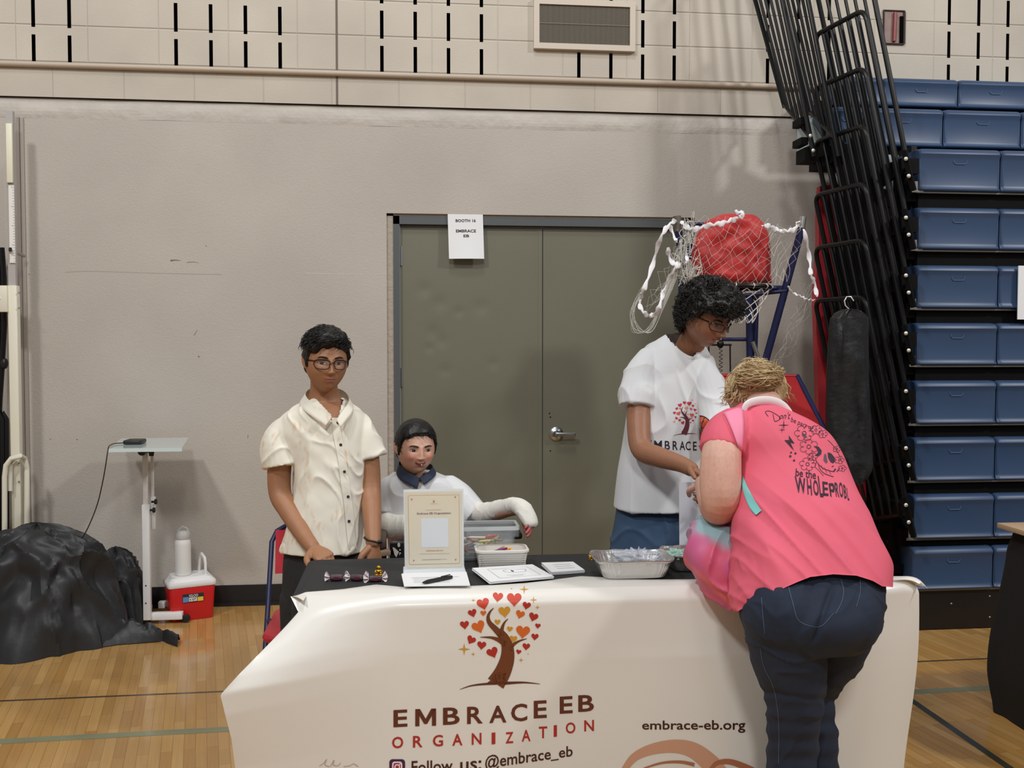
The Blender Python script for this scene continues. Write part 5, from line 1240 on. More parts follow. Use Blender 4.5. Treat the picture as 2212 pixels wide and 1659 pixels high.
    def painter(s, base, lips, blush=None, extra=None):
        B, L = np.array(lin(base)), np.array(lin(lips))
        def f(co):
            p = s.loc(co); c = B
            if p.y < -.02 and abs(p.x) < .06 and abs(p.z) < .13:
                zz = p.z-s.smile*p.x*p.x*9
                w_ = sst(.0245, .021, abs(p.x))*sst(-.0735+.0012*abs(p.x)/.02, -.0712, zz)*sst(-.0545-.0028*(abs(p.x)/.022), -.0568-.0028*(abs(p.x)/.022), zz); c = c*(1-w_)+L*w_
                if blush: k = G_(abs(p.x), p.z, .040, -.030, .02, .02)*.5; c = c*(1-k)+np.array(lin(blush))*k
            if extra: c = extra(p, co, c)
            return c
        return f
def hair_cap(hd, name, person, m, thick, mask, seed=0, nz=.006, nsc=30, nu=170, nv=110):
    """solid hair grown off the skull where mask is 1, sinking under the skin elsewhere"""
    vs = []
    for j in range(nv+1):
        ph = PI*j/nv
        for i in range(nu):
            th = 2*PI*i/nu; d = V((math.sin(ph)*math.cos(th), math.sin(ph)*math.sin(th), math.cos(ph))); p = hd.pt(d); k = mask(p)
            f = 1-abs(noise.noise(p*nsc+V((seed, 0, 0))))*2; t = (thick(p)+nz*f+nz*.5*noise.noise(p*nsc*3))
            n = V((p.x/.073, p.y/.092, p.z/.118)).normalized(); vs.append(hd.w(p+n*(t*k-.007*(1-k))))
    g = MB(); fs = []
    for j in range(nv):
        for i in range(nu):
            a, b, c2, d = j*nu+i, (j+1)*nu+i, (j+1)*nu+(i+1)%nu, j*nu+(i+1)%nu
            fs.append((a, b, c2) if j == 0 else ((a, b, d) if j == nv-1 else (a, b, c2, d)))
    g.add(vs, fs, m); return g
def hair_locks(g, hd, m, n, thick, mask, comb, L=(.02, .04), r=.0016, curl=0, seed=1, lift=.35, flat=1):
    rnd = random.Random(seed); k = 0; tries = 0
    while k < n and tries < n*20:
        tries += 1; z = rnd.uniform(-1, 1); th = rnd.uniform(0, 2*PI); q = math.sqrt(1-z*z); d = V((q*math.cos(th), q*math.sin(th), z)); p = hd.pt(d)
        if mask(p) < .75: continue
        nrm = V((p.x/.073, p.y/.092, p.z/.118)).normalized(); p0 = p+nrm*(thick(p)*.75); c = V(comb(p, rnd)); c = (c-nrm*c.dot(nrm)); c = c.normalized() if c.length > 1e-6 else V((0, 0, -1))
        sd = c.cross(nrm); l = rnd.uniform(*L); pts = []; a0 = rnd.uniform(0, 2*PI); N = 7 if curl else 5
        for i in range(N):
            t = i/(N-1); b = p0+c*l*t+nrm*(lift*l*math.sin(t*PI*.75)-.15*l*t*t)
            if curl: b += (sd*math.cos(a0+t*7)+nrm*math.sin(a0+t*7))*curl*(.4+t)
            else: b += sd*math.sin(a0+t*2)*l*.12
            pts.append(hd.w(b))
        g.tube(pts, [((r*flat*(1-.75*(i/(N-1))**1.5)), r*(1-.75*(i/(N-1))**1.5)) for i in range(N)], m, n=5); k += 1
    return g
def glasses(hd, hit, person, m, wid=.047, hgt=.034, lens_al=.07):
    gl = MB(); fr_y = -.108
    def rp(sd, k, n=28, e=3.2):
        t = 2*PI*k/n; c, s_ = math.cos(t), math.sin(t); x = abs(c)**(2/e)*(1 if c > 0 else -1)*wid/2; z = abs(s_)**(2/e)*(1 if s_ > 0 else -1)*hgt/2; x *= (1+.06*(1 if z > 0 else -1)); return (sd*.033+x, fr_y+.10*(abs(sd*.033+x)/.09)**2*.9, z-.004)
    for sd in (-1, 1):
        gl.tube([hd.w(rp(sd, k)) for k in range(28)], [(.0016 if math.sin(2*PI*k/28) < .3 else .0024) for k in range(28)], m, n=6, closed=True)
        gl.tube([hd.w((sd*.057, fr_y+.043, .008)), hd.w((sd*.070, fr_y+.060, .010)), hd.w((sd*.079, -.02, .010)), hd.w((sd*.080, .012, .012))], [.0026, .0026, .0022, .002], m, n=6)
    gl.tube([hd.w((-.010, fr_y+.001, .002)), hd.w((0, fr_y-.002, .005)), hd.w((.010, fr_y+.001, .002))], .002, m, n=6)
    o = gl.build('glasses', person); ml = mat('spectacle_lens', (220, 226, 232), .04, alpha=lens_al)
    for sd in (-1, 1):
        g = MB(); vs = [hd.w((sd*.033, fr_y+.012, -.004))]+[hd.w(rp(sd, k)) for k in range(28)]; g.add(vs, [(0, 1+k, 1+(k+1) % 28) for k in range(28)], ml); g.build('lens', o)
    return o
def hand(mb, w, d, n, side, s, m, curl=(.5, .5, .5, .5), thumb=.5, spread=.06, fr=.0086):
    """palm from wrist w along d, palm faces n, side = +1 puts the thumb on l"""
    w, d, n = V(w), V(d).normalized(), V(n); n = (n-d*n.dot(d)).normalized(); l = d.cross(n)*side
    limbw(mb, [tuple(w-d*.02*s)+(.023*s, .018*s), tuple(w+d*.015*s)+(.026*s, .016*s), tuple(w+d*.05*s)+(.036*s, .015*s), tuple(w+d*.082*s)+(.037*s, .012*s)], m, 3, 16, up=n)
    for k in range(4):
        off = (.027, .0095, -.0085, -.026)[k]; L = (.071, .079, .073, .057)[k]*s; b = w+d*(.082-.004*abs(k-1))*s+l*off*s; a = -spread*(k-1.3); dd = (d+l*(-a)).normalized(); th = 0; pts = [b-dd*.014*s, b]; p = b; c = curl[k]
        for j, (f, cc) in enumerate(((.45, .55), (.30, 1.0), (.25, .7))):
            th += c*cc; v = dd*math.cos(th)+n*math.sin(th); p = p+v*L*f; pts.append(p)
        r = fr*s*(1, 1.03, 1, .88)[k]; limbw(mb, [tuple(q)+(r*e, r*e) for q, e in zip(pts, (1.05, 1.08, .98, .9, .74))], m, 3, 12)
    b = w+d*.02*s+l*.024*s; q = [b, b+(d*.6+l*.75+n*.25*thumb).normalized()*.036*s]; q.append(q[1]+(d*.9+l*.35+n*.5*thumb).normalized()*.030*s); q.append(q[2]+(d*.95+l*.1+n*.7*thumb).normalized()*.024*s)
    limbw(mb, [tuple(p)+(r*s, r*s) for p, r in zip(q, (.014, .0125, .0105, .008))], m, 3, 12)
def foldwarp(amp, sc, dirs=(1, 1, .45), seed=0, fine=.3):
    def f(c, n):
        q = V((c.x*dirs[0], c.y*dirs[1], c.z*dirs[2])); wv = noise.noise(q*sc*.5+V((seed, 0, 0)))*1.5
        a = 1-2*abs(noise.noise(q*sc+V((wv, seed, wv)))); b = noise.noise(q*sc*2.6+V((seed, 3, wv)))
        return amp*(a**3 if a > 0 else a*.3)+amp*fine*b
    return f
m_shoe = mat('dark_shoe', (36, 36, 38), .5)
def shoe(person, c, ang, m=None):
    g = MB(); R_ = rotz(ang); c = V(c); pr = [tuple(c+R_@V((0, y, z)))+(a, b) for y, z, a, b in ((.07, .05, .034, .05), (.02, .045, .038, .045), (-.06, .035, .044, .032), (-.13, .026, .043, .024), (-.165, .022, .03, .018))]
    limbw(g, pr, m or m_shoe, 4, 14, up=(0, 0, 1)); g.build('shoe', person)
# ---------------------------------------------------------------- standing boy in the cream shirt
b1 = thing('person', 'dark-haired person in glasses and cream short-sleeved button shirt, standing at the left', 'person', tuple(P(705, 1590, 3.6)))
SK1, LP1 = (164, 116, 84), (176, 112, 100)
ms1 = skinmat('skin_brown', SK1)
hd1 = Head(P(704, 783, 3.56), .30, .04, .03, (.97, .93, .90), nose=1.1, cheek=.8, jaw=.72)
B = MB(); hd1.add(B, ms1)
limb(B, [(700, 808, 3.59), (700, 845, 3.62), (703, 880, 3.63)], [(.050, .052), (.052, .054), (.085, .065)], ms1)
stack(B, [(868, 665, 742, 3.62, .055), (900, 640, 775, 3.61, .092), (1000, 640, 785, 3.61, .085), (1150, 640, 775, 3.60, .08), (1230, 630, 785, 3.60, .09)], ms1, 32)
limb(B, [(622, 925, 3.60), (606, 985, 3.60), (604, 1060, 3.59), (622, 1100, 3.54), (652, 1150, 3.46), (676, 1183, 3.40)], [.036, .043, .041, .037, .030, .025], ms1)
w = P(676, 1183, 3.40); hand(B, w, P(706, 1207, 3.335)-w, (.45, -.2, -.9), -1, .95, ms1, (1.25, 1.3, 1.35, 1.4), .2)
limb(B, [(780, 925, 3.60), (795, 985, 3.60), (800, 1060, 3.58), (804, 1120, 3.50), (806, 1172, 3.43)], [.034, .040, .039, .033, .026], ms1)
w = P(806, 1172, 3.43); hand(B, w, V((.05, -.12, -1)), (-.5, .6, 0), -1, .92, ms1, (.35, .4, .45, .5), .4)
stack(B, [(1180, 625, 785, 3.60, .09), (1300, 630, 780, 3.60, .09)], ms1, 28)
ob_, bv1 = fuse(B, 'body', ms1, .0028, b1, 2, paint=hd1.painter(SK1, LP1))
hit = hd1.face(b1, bv1, iris=(50, 30, 20), gaze=(-.0015, 0))
m_hair = mat('black_hair', (16, 14, 14), .45, spec=.4); 
def mask1(p):
    zl = .052 if p.y < -.02 else .0
    if p.y < -.02: zl = .063-.018*sst(.025, .06, abs(p.x))-.006*sst(-.01, .05, -p.x)+.003*math.sin(p.x*160)
    if p.y >= -.045: zl = min(zl, .045-.065*sst(-.045, -.030, p.y))
    if p.y > .02: zl = -.035-.03*sst(.02, .07, p.y)
    if -.018 < p.y < .030 and p.z < .016 and abs(p.x) > .045: return 0
    return sst(zl-.006, zl+.006, p.z)
th1 = lambda p: .011*(.30+.70*sst(.0, .04, p.z))+.017*sst(.03, .10, p.z)+.010*sst(-.02, -.08, p.y)*sst(.05, .09, p.z)
g = hair_cap(hd1, 'hair', b1, m_hair, th1, mask1, 2, .007, 20)
hair_locks(g, hd1, m_hair, 800, th1, lambda p: mask1(p)*(1 if p.z > .06 else 0), lambda p, r: (-.7+r.uniform(-.4, .4)+p.x*9, -.35+r.uniform(-.3, .3), -.1), (.020, .040), .0017, seed=3, lift=.42)
hair_locks(g, hd1, m_hair, 260, th1, lambda p: mask1(V((p.x, p.y, p.z-.012)))*(1 if p.z <= .06 else 0)*(0 if abs(p.y-.005) < .034 and p.z < .034 else 1), lambda p, r: (r.uniform(-.1, .1), .25+r.uniform(-.2, .2), -1), (.010, .020), .0019, seed=5, lift=.05)
g.build('hair', b1, sharp=3)
glasses(hd1, hit, b1, mat('dark_tortoise_frame', (42, 22, 20), .3), .050, .036, .04)
m_cs = mat('cream_linen', (236, 232, 218), .8, nz=.02, nsc=4, bump=.12, bsc=400, bdist=.001)
def palm_print(m):      # tan palm fronds printed on the cloth
    nt = m.node_tree; b = nt.nodes['Principled BSDF']; old = b.inputs['Base Color'].links[0].from_socket
    tc = nt.nodes.new('ShaderNodeTexCoord'); wv = nt.nodes.new('ShaderNodeTexNoise'); wv.inputs['Scale'].default_value = 5.5; wv.inputs['Detail'].default_value = 3; wv.inputs['Distortion'].default_value = 2.2
    nt.links.new(tc.outputs['Object'], wv.inputs[0]); r = nt.nodes.new('ShaderNodeValToRGB'); r.color_ramp.elements[0].position = .56; r.color_ramp.elements[1].position = .66
    r.color_ramp.elements[0].color = (0, 0, 0, 1); r.color_ramp.elements[1].color = (.55, .55, .55, 1)
    w2 = nt.nodes.new('ShaderNodeTexWave'); w2.inputs['Scale'].default_value = 14; w2.inputs['Distortion'].default_value = 9; nt.links.new(tc.outputs['Object'], w2.inputs[0])
    mu = nt.nodes.new('ShaderNodeMath'); mu.operation = 'MULTIPLY'; nt.links.new(r.outputs[0], mu.inputs[0]); nt.links.new(w2.outputs[1], mu.inputs[1])
    nt.links.new(wv.outputs[0], r.inputs[0]); mx = nt.nodes.new('ShaderNodeMix'); mx.data_type = 'RGBA'; nt.links.new(mu.outputs[0], mx.inputs[0]); nt.links.new(old, mx.inputs[6]); mx.inputs[7].default_value = (*lin((214, 184, 146)), 1); nt.links.new(mx.outputs[2], b.inputs['Base Color'])
palm_print(m_cs)
B = MB()
stack(B, [(862, 672, 738, 3.62, .060), (870, 656, 752, 3.62, .082), (884, 628, 776, 3.62, .096), (905, 606, 792, 3.62, .102), (940, 604, 795, 3.615, .110), (990, 630, 792, 3.61, .118), (1060, 636, 788, 3.60, .120), (1130, 622, 786, 3.59, .122), (1187, 606, 797, 3.585, .128)], m_cs, 48, hollow=.009)
limb(B, [(652, 902, 3.615), (628, 918, 3.61), (606, 958, 3.605), (612, 1004, 3.60)], [.030, .046, .066, (.078, .072)], m_cs, hollow=.009)
limb(B, [(756, 900, 3.615), (776, 918, 3.61), (790, 952, 3.605), (800, 988, 3.60)], [.030, .042, .053, (.060, .062)], m_cs, hollow=.009)
for q in ([(660, 866, 3.66), (650, 868, 3.60)],): pass
sh1, bvs1 = fuse(B, 'shirt', m_cs, .0042, b1, 5, foldwarp(.0065, 10, (1, 1, .8), 4, .3), cut=lambda c, n: c.y < 3.60 and pix(c)[1] < 907 and abs(pix(c)[0]-(727-(907-pix(c)[1])*.32)) < (907-pix(c)[1])*.62)
os1 = on(bvs1, .0012)
# collar, placket and buttons
g = MB(); cl = [(676, 838, 3.665), (664, 850, 3.60), (672, 864, 3.535), (694, 884, 3.50), (716, 898, 3.487)]
def collar(pts, wd, out, g, m, fall=(0, 0, -.03)):
    q = [P(*p) for p in pts]; c = [V(x) for x in crom([tuple(a) for a in q], 5)]
    n_ = len(c)-1; g.slab(lambda u, v: c[round(u*n_)]+(V(out(u))+V(fall))*v*wd(u), n_, 4, m, (0, -.002, .0025))
collar([(735, 842, 3.69), (700, 836, 3.70), (672, 840, 3.665), (660, 853, 3.60), (672, 870, 3.535), (697, 889, 3.502), (716, 904, 3.49)], lambda u: 1.0-.25*u, lambda u: V((-.022-.004*u, -.012, 0)) if u > .35 else V((-.01, .02, 0)), g, m_cs, (0, 0, -.036))
collar([(700, 836, 3.70), (735, 842, 3.69), (752, 856, 3.62), (752, 872, 3.55), (738, 892, 3.51), (727, 908, 3.492)], lambda u: 1.0-.25*u, lambda u: V((.020, -.012, 0)) if u > .35 else V((.01, .02, 0)), g, m_cs, (0, 0, -.034))
g.build('collar', b1, sharp=2)
g = MB(); pl_ = [(726, 902), (729, 940), (738, 985), (745, 1040), (752, 1090), (757, 1140), (762, 1187)]
ink(g, line2d([(x-9, y) for x, y in pl_], 1.0, 1.0, 8), mat('shirt_stitch', (204, 198, 182), .8), on(bvs1, .0016)); 
tmpb = line2d(pl_, 18, 18, 8); ink(g, tmpb, m_cs, on(bvs1, .003)); g.build('placket', b1)
for k, (x, y) in enumerate(((729, 913), (735, 961), (743, 1019), (751, 1073), (753, 1126))):
    q = on(bvs1, .005)(x+1, y); MB().lathe(q, [(.0052, -.0015), (.0056, 0), (.0045, .0012), (.002, .0008)], mat('dark_shell_button', (64, 54, 48), .35), 12, rotx(PI/2)).build('button', b1)
# skin triangle at the open neck is the body; trousers
m_bj = mat('black_denim', (38, 38, 40), .85, nz=.1, nsc=60, bump=.1, bsc=300, bdist=.001)
B = MB(); stack(B, [(1165, 618, 794, 3.59, .105), (1230, 612, 796, 3.59, .112), (1310, 612, 792, 3.59, .11)], m_bj, 36)
limb(B, [(658, 1290, 3.59), (652, 1420, 3.60), (655, 1585, 3.62)], [.088, .070, .055], m_bj); limb(B, [(752, 1290, 3.59), (758, 1420, 3.60), (757, 1585, 3.62)], [.088, .070, .055], m_bj)
fuse(B, 'trousers', m_bj, .006, b1, 2, foldwarp(.003, 8, seed=7))
shoe(b1, V((P(655, 1585, 3.62).x, 3.60, 0)), 0); shoe(b1, V((P(757, 1585, 3.62).x, 3.60, 0)), .1)
q = P(806, 1166, 3.435); g = MB(); g.tube([q+V((.031*math.cos(t), .027*math.sin(t), -.008*math.cos(t))) for t in [k*2*PI/24 for k in range(24)]], (.0035), m_blk, n=8, closed=True)
g.ell(q+V((.024, -.02, -.004)), (.008, .006, .007), m_blk, 10, 8); g.build('wristband', b1)
# ---------------------------------------------------------------- tall person in the white T-shirt
b2 = thing('person', 'curly-haired person in glasses and white printed T-shirt leaning forward behind the table', 'person', tuple(P(1430, 1580, 3.7)))
SK2, LP2 = (150, 104, 78), (150, 88, 80)
ms2 = skinmat('skin_brown_warm', SK2)
hd2 = Head(P(1526, 686, 3.56), .56, .42, .0, (1.0, .97, .93), nose=1.15, cheek=1.0, smile=1.2)
B = MB(); hd2.add(B, ms2)
limb(B, [(1507, 712, 3.62), (1492, 745, 3.66), (1478, 775, 3.70), (1470, 800, 3.72)], [(.050, .052), (.052, .055), (.060, .055), (.070, .05)], ms2)
stack(B, [(790, 1400, 1515, 3.71, .06), (830, 1385, 1512, 3.71, .078), (950, 1370, 1520, 3.70, .09), (1080, 1350, 1495, 3.70, .09), (1120, 1345, 1490, 3.70, .09)], ms2, 30)
limb(B, [(1392, 800, 3.66), (1382, 870, 3.62), (1380, 930, 3.57), (1388, 972, 3.52), (1425, 988, 3.44), (1470, 1002, 3.36), (1494, 1014, 3.31)], [.045, .047, .044, .041, .038, .030, .026], ms2)
w = P(1492, 1012, 3.315); hand(B, w, P(1530, 1036, 3.24)-w, (-.25, -.35, -.9), -1, .95, ms2, (.5, .6, .75, .85), .5)
limb(B, [(1516, 825, 3.62), (1545, 880, 3.52), (1560, 950, 3.42), (1575, 1000, 3.32), (1560, 1030, 3.24)], [.036, .046, .042, .036, .026], ms2)
w = P(1560, 1030, 3.24); hand(B, w, P(1540, 1058, 3.2)-w, (-.8, .2, -.3), 1, .95, ms2, (.6, .7, .7, .8), .5)
ob_, bv2 = fuse(B, 'body', ms2, .0028, b2, 2, paint=hd2.painter(SK2, LP2, blush=(158, 82, 62)))
hit2 = hd2.face(b2, bv2, iris=(34, 22, 18), gaze=(.002, -.004), open_=.55, browz=.020)
MB().tube([hit2(x, -.0645+1.2*x*x*9, .0010) for x in (-.010, -.004, .002, .008, .012)], [.0006, .0022, .0026, .0020, .0006], mat('teeth_white', (226, 218, 206), .3), n=6).build('teeth', b2)
def mask2(p):
    zl = .040-.030*sst(-.045, -.02, p.y)+.004*math.sin(p.x*190)
    if p.y > .015: zl = -.02-.055*sst(.015, .06, p.y)
    elif p.y > -.02: zl = .012-.03*sst(-.02, .015, p.y)
    return sst(zl-.006, zl+.006, p.z)
th2 = lambda p: .018+.022*sst(.0, .09, p.z)+.012*sst(-.02, -.08, p.y)*sst(.02, .07, p.z)
g = hair_cap(hd2, 'hair', b2, m_hair, th2, mask2, 5, .015, 26)
hair_locks(g, hd2, m_hair, 2000, th2, mask2, lambda p, r: (r.uniform(-1, 1), r.uniform(-1, 1), r.uniform(-1, .6)), (.020, .042), .0021, curl=.0085, seed=9, lift=.6)
g.build('hair', b2, sharp=3)
glasses(hd2, hit2, b2, mat('black_frame', (18, 14, 14), .3), .046, .031, .06)
m_tw = mat('white_cotton', (218, 220, 223), .85, bump=.1, bsc=500, bdist=.0008)
B = MB()
stack(B, [(722, 1440, 1492, 3.72, .055), (738, 1415, 1512, 3.72, .075), (760, 1392, 1528, 3.71, .10), (800, 1376, 1540, 3.70, .125), (870, 1360, 1543, 3.69, .135), (950, 1348, 1541, 3.69, .14), (1020, 1336, 1530, 3.69, .145), (1097, 1328, 1512, 3.69, .15)], m_tw, 56, hollow=.009)
limb(B, [(1410, 775, 3.70), (1392, 805, 3.67), (1381, 845, 3.64), (1377, 880, 3.62)], [.060, .070, .074, (.072, .072)], m_tw, hollow=.009)
limb(B, [(1512, 785, 3.66), (1528, 830, 3.60), (1545, 880, 3.54), (1556, 925, 3.48)], [.050, .060, .066, (.066, .066)], m_tw, hollow=.009)
def cut2(c, n):
    x, y = pix(c); cx, cy = 1478+(y-720)*.35, 0
    return (c.y < 3.74 and y < 771 and abs(x-(1474+(y-715)*.30)) < 40*max(0, (771-y)/56)**.55)
sh2, bvs2 = fuse(B, 'tshirt', m_tw, .0045, b2, 2, foldwarp(.008, 6.5, (1, 1, .55), 12, .15), cut=cut2)
# round neck rib
nr = [(1446, 724), (1454, 738), (1464, 752), (1478, 763), (1494, 770), (1508, 768), (1517, 760), (1522, 750)]
MB().tube([(on(bvs2, .001)(x-1, y+4) or P(x, y, 3.6)) for x, y in crom(nr, 4)], (.0075, .003), m_tw, n=8, up=(0, -1, 0)).build('neck_rib', b2)
g = MB(); o2 = on(bvs2, .0016); tf = lambda x, y: (1480+(x-1560)*.118, 905+(y-395)*.143)
m_tr = mat('print_maroon', (92, 30, 44), .6)
tree_print(g, o2, tf, .125, 4, m_tr, lambda m: {id(m_rd): mat('print_crimson', (190, 44, 56), .6), id(m_ro): mat('print_crimson', (190, 44, 56), .6), id(m_or): mat('print_coral', (214, 88, 70), .6), id(m_go): mat('print_coral_pale', (222, 150, 130), .6)}[id(m)])
for ch, x0, x1 in (('E', 1396, 1408), ('M', 1413, 1430), ('B', 1436, 1447), ('R', 1453, 1464), ('A', 1468, 1480), ('C', 1481, 1492), ('E', 1497, 1505)):
    d_ = (x0-1396)*.03; word(g, ch, x0, 951+d_, 970+d_, x1, 951+d_, 970+d_, mat('print_ink', (30, 22, 34), .6), o2, 4, .01)
mo = mat('print_basketball_orange', (216, 98, 56), .6); mk_ = mat('print_ink', (30, 22, 34), .6); o3, o4 = on(bvs2, .0022), on(bvs2, .0028)
ink(g, poly2d([(1511, 895)]+[(1511+27*math.sin(t), 924-27*math.cos(t)) for t in [k*PI/16 for k in range(17)]]), mk_, o2, 5)
ink(g, poly2d([(1512, 898)]+[(1512+24*math.sin(t), 924-24*math.cos(t)) for t in [k*PI/16 for k in range(17)]]), mo, o3, 5)
for pts in (((1511, 924), (1536, 925)), ((1522, 902), (1516, 915), (1516, 930), (1524, 945))): ink(g, line2d(pts, 1.6), mk_, o4, 4)
ink(g, poly2d([(1509, 963), (1520, 961), (1520, 973), (1516, 976)]), mk_, o2, 5)
g.build('printed_design', b2)
m_jn = mat('blue_denim', (58, 82, 112), .85, nz=.16, nsc=14, bump=.2, bsc=300, bdist=.001)
B = MB(); stack(B, [(1075, 1340, 1490, 3.70, .12), (1110, 1332, 1492, 3.70, .13), (1190, 1320, 1490, 3.70, .14), (1290, 1318, 1485, 3.70, .14)], m_jn, 36)
limb(B, [(1362, 1280, 3.70), (1360, 1420, 3.70), (1365, 1580, 3.72)], [.095, .085, .075], m_jn); limb(B, [(1445, 1280, 3.70), (1448, 1420, 3.70), (1452, 1580, 3.72)], [.095, .085, .075], m_jn)
ob_, bvj = fuse(B, 'jeans', m_jn, .006, b2, 2, foldwarp(.007, 8, (1, 1, .7), seed=17))
shoe(b2, V((P(1365, 1580, 3.72).x, 3.68, 0)), 0); shoe(b2, V((P(1452, 1580, 3.72).x, 3.68, 0)), .1)
# ---------------------------------------------------------------- seated child with bandaged arms
b3 = thing('person', 'smiling seated child with bandaged arms, white shirt and navy collar behind the table', 'person', tuple(P(900, 1300, 3.95)))
SK3, LP3 = (212, 164, 140), (176, 92, 88)
ms3 = skinmat('skin_light_brown', SK3)
hd3 = Head(P(897, 968, 3.90), .30, .05, .02, (.98, .88, .86), nose=.95, jaw=.45, cheek=2.0, smile=2.4)
B = MB(); hd3.add(B, ms3)
limb(B, [(893, 990, 3.94), (890, 1020, 3.97), (890, 1050, 3.98)], [(.050, .05), (.052, .05), (.08, .06)], ms3)
stack(B, [(1040, 850, 945, 3.98, .05), (1080, 835, 985, 3.97, .08), (1240, 840, 985, 3.97, .085), (1300, 835, 990, 3.95, .09)], ms3, 30)
limb(B, [(845, 1050, 3.97), (838, 1110, 3.95), (846, 1140, 3.90), (900, 1140, 3.80), (940, 1140, 3.72)], [.038, .040, .040, .034, .028], ms3)
limb(B, [(975, 1060, 3.96), (1010, 1105, 3.90), (1060, 1108, 3.80), (1100, 1100, 3.70), (1126, 1098, 3.64)], [.038, .038, .034, .028, .024], ms3)
w = P(1124, 1098, 3.64); hand(B, w, P(1150, 1140, 3.58)-w, (-.9, -.2, -.4), 1, .80, ms3, (.35, .45, .5, .55), .6, .1)
w = P(940, 1140, 3.72); hand(B, w, P(970, 1150, 3.62)-w, (0, 0, -1), -1, .85, ms3, (.3, .3, .3, .3))
red3 = np.array(lin((170, 66, 70))); pale3 = np.array(lin((222, 190, 176)))
def ex3(p, co, c):
    x, y = pix(co)
    if x > 1095 and co.y < 3.75: k = sst(1120, 1136, y)*.8; c = c*(1-k)+red3*k
    if .0 < 1: 
        k = G_(p.x, p.z, 0, .045, .03, .02)*.4*(1 if p.y < -.02 else 0); c = c*(1-k)+pale3*k
    return c
ob_, bv3 = fuse(B, 'body', ms3, .0026, b3, 2, paint=hd3.painter(SK3, LP3, blush=(222, 128, 116), extra=ex3))
hit3 = hd3.face(b3, bv3, iris=(40, 26, 20), gaze=(.001, -.0005), open_=1.0, brow=(58, 40, 34), browz=.019)
MB().tube([hit3(x, -.0648+2.4*x*x*9, .0006) for x in [(-1+k/8)*.020 for k in range(17)]], [.0003+.0014*math.sin(PI*k/16) for k in range(17)], mat('open_mouth', (84, 34, 34), .5), n=6).build('open_mouth', b3)
MB().ell(hit3(.004, -.0655, .0014), (.0030, .002, .0026), mat('tooth_white', (244, 238, 228), .2), 10, 8).build('tooth', b3)
def mask3(p):
    zl = .068-.018*sst(.02, .055, abs(p.x))
    if p.y > -.05: zl = min(zl, .045-.055*sst(-.05, -.035, p.y)-.02*sst(-.035, -.02, p.y))
    if p.y > -.01: zl = -.03-.03*sst(.02, .07, p.y)
    if -.016 < p.y < .028 and p.z < .016 and abs(p.x) > .045: return 0
    return sst(zl-.004, zl+.004, p.z)
th3 = lambda p: .012*(.35+.65*sst(.0, .04, p.z))+.008*sst(.03, .10, p.z)
g = hair_cap(hd3, 'hair', b3, m_hair, th3, mask3, 8, .002, 40)
hair_locks(g, hd3, m_hair, 700, th3, lambda p: mask3(p)*(0 if abs(p.y-.005) < .034 and p.z < .040 else 1), lambda p, r: (.5+r.uniform(-.2, .2)+p.x*5, -.2-.8*sst(.0, -.08, p.y), -.5*sst(.07, .02, p.z)-.1), (.016, .03), .0014, seed=13, lift=.08)
g.build('hair', b3, sharp=3)
B = MB()
stack(B, [(1022, 852, 940, 3.96, .07), (1034, 836, 972, 3.96, .10), (1056, 828, 998, 3.96, .115), (1110, 836, 1000, 3.95, .12), (1180, 838, 996, 3.94, .125), (1280, 832, 1000, 3.93, .13)], m_tw, 48, hollow=.009)
limb(B, [(852, 1048, 3.96), (840, 1072, 3.95), (838, 1106, 3.94)], [.050, .058, (.062, .062)], m_tw, hollow=.009)
limb(B, [(962, 1050, 3.96), (988, 1072, 3.93), (1014, 1100, 3.89), (1030, 1118, 3.86)], [.055, .062, .060, (.056, .056)], m_tw, hollow=.009)
def cut3(c, n): x, y = pix(c); return c.y < 3.94 and y < 1043 and abs(x-(895+(y-1010)*.3)) < 34*max(0, (1043-y)/30)**.6
fuse(B, 'tshirt', m_tw, .0045, b3, 2, foldwarp(.006, 8, (1, 1, .6), 22, .15), cut=cut3)
m_nc = mat('navy_collar_cotton', (40, 50, 72), .8, bump=.1, bsc=300, bdist=.001)
g = MB()
def collar3(pts, out, g):
    c = [V(x) for x in crom([tuple(P(*p)) for p in pts], 5)]; n_ = len(c)-1; g.slab(lambda u, v: c[round(u*n_)]+V(out(u))*v, n_, 4, m_nc, (0, -.002, .003))
collar3([(905, 998, 4.02), (870, 996, 3.99), (862, 1002, 3.93), (872, 1016, 3.875), (890, 1026, 3.85), (906, 1033, 3.84)], lambda u: V((-.012+.002*u, -.014, -.034-.006*u)), g)
collar3([(905, 998, 4.02), (930, 1004, 3.97), (934, 1010, 3.92), (926, 1020, 3.87), (914, 1028, 3.85), (906, 1033, 3.84)], lambda u: V((.012+.006*u, -.014, -.024)), g)
g.build('polo_collar', b3, sharp=2)
m_bd = mat('white_bandage', (228, 226, 218), .85, bump=.35, bsc=120, bdist=.002, nz=.03, nsc=20)
B = MB(); limb(B, [(838, 1085, 3.95), (839, 1112, 3.94), (846, 1136, 3.89), (880, 1138, 3.82), (925, 1138, 3.74)], [.047, .052, .052, .045, .038], m_bd)
fuse(B, 'bandage', m_bd, .0045, b3, 2, foldwarp(.002, 20, seed=31))
B = MB(); limb(B, [(1005, 1098, 3.90), (1045, 1108, 3.83), (1085, 1098, 3.74), (1112, 1092, 3.67), (1128, 1098, 3.63), (1140, 1116, 3.605), (1147, 1131, 3.59)], [.042, .041, .034, (.033, .031), (.036, .030), (.037, .024), (.031, .021)], m_bd)
fuse(B, 'bandage', m_bd, .0036, b3, 2, foldwarp(.0022, 22, seed=35))
B = MB(); m_dp = mat('dark_navy_trousers', (30, 34, 46), .85)
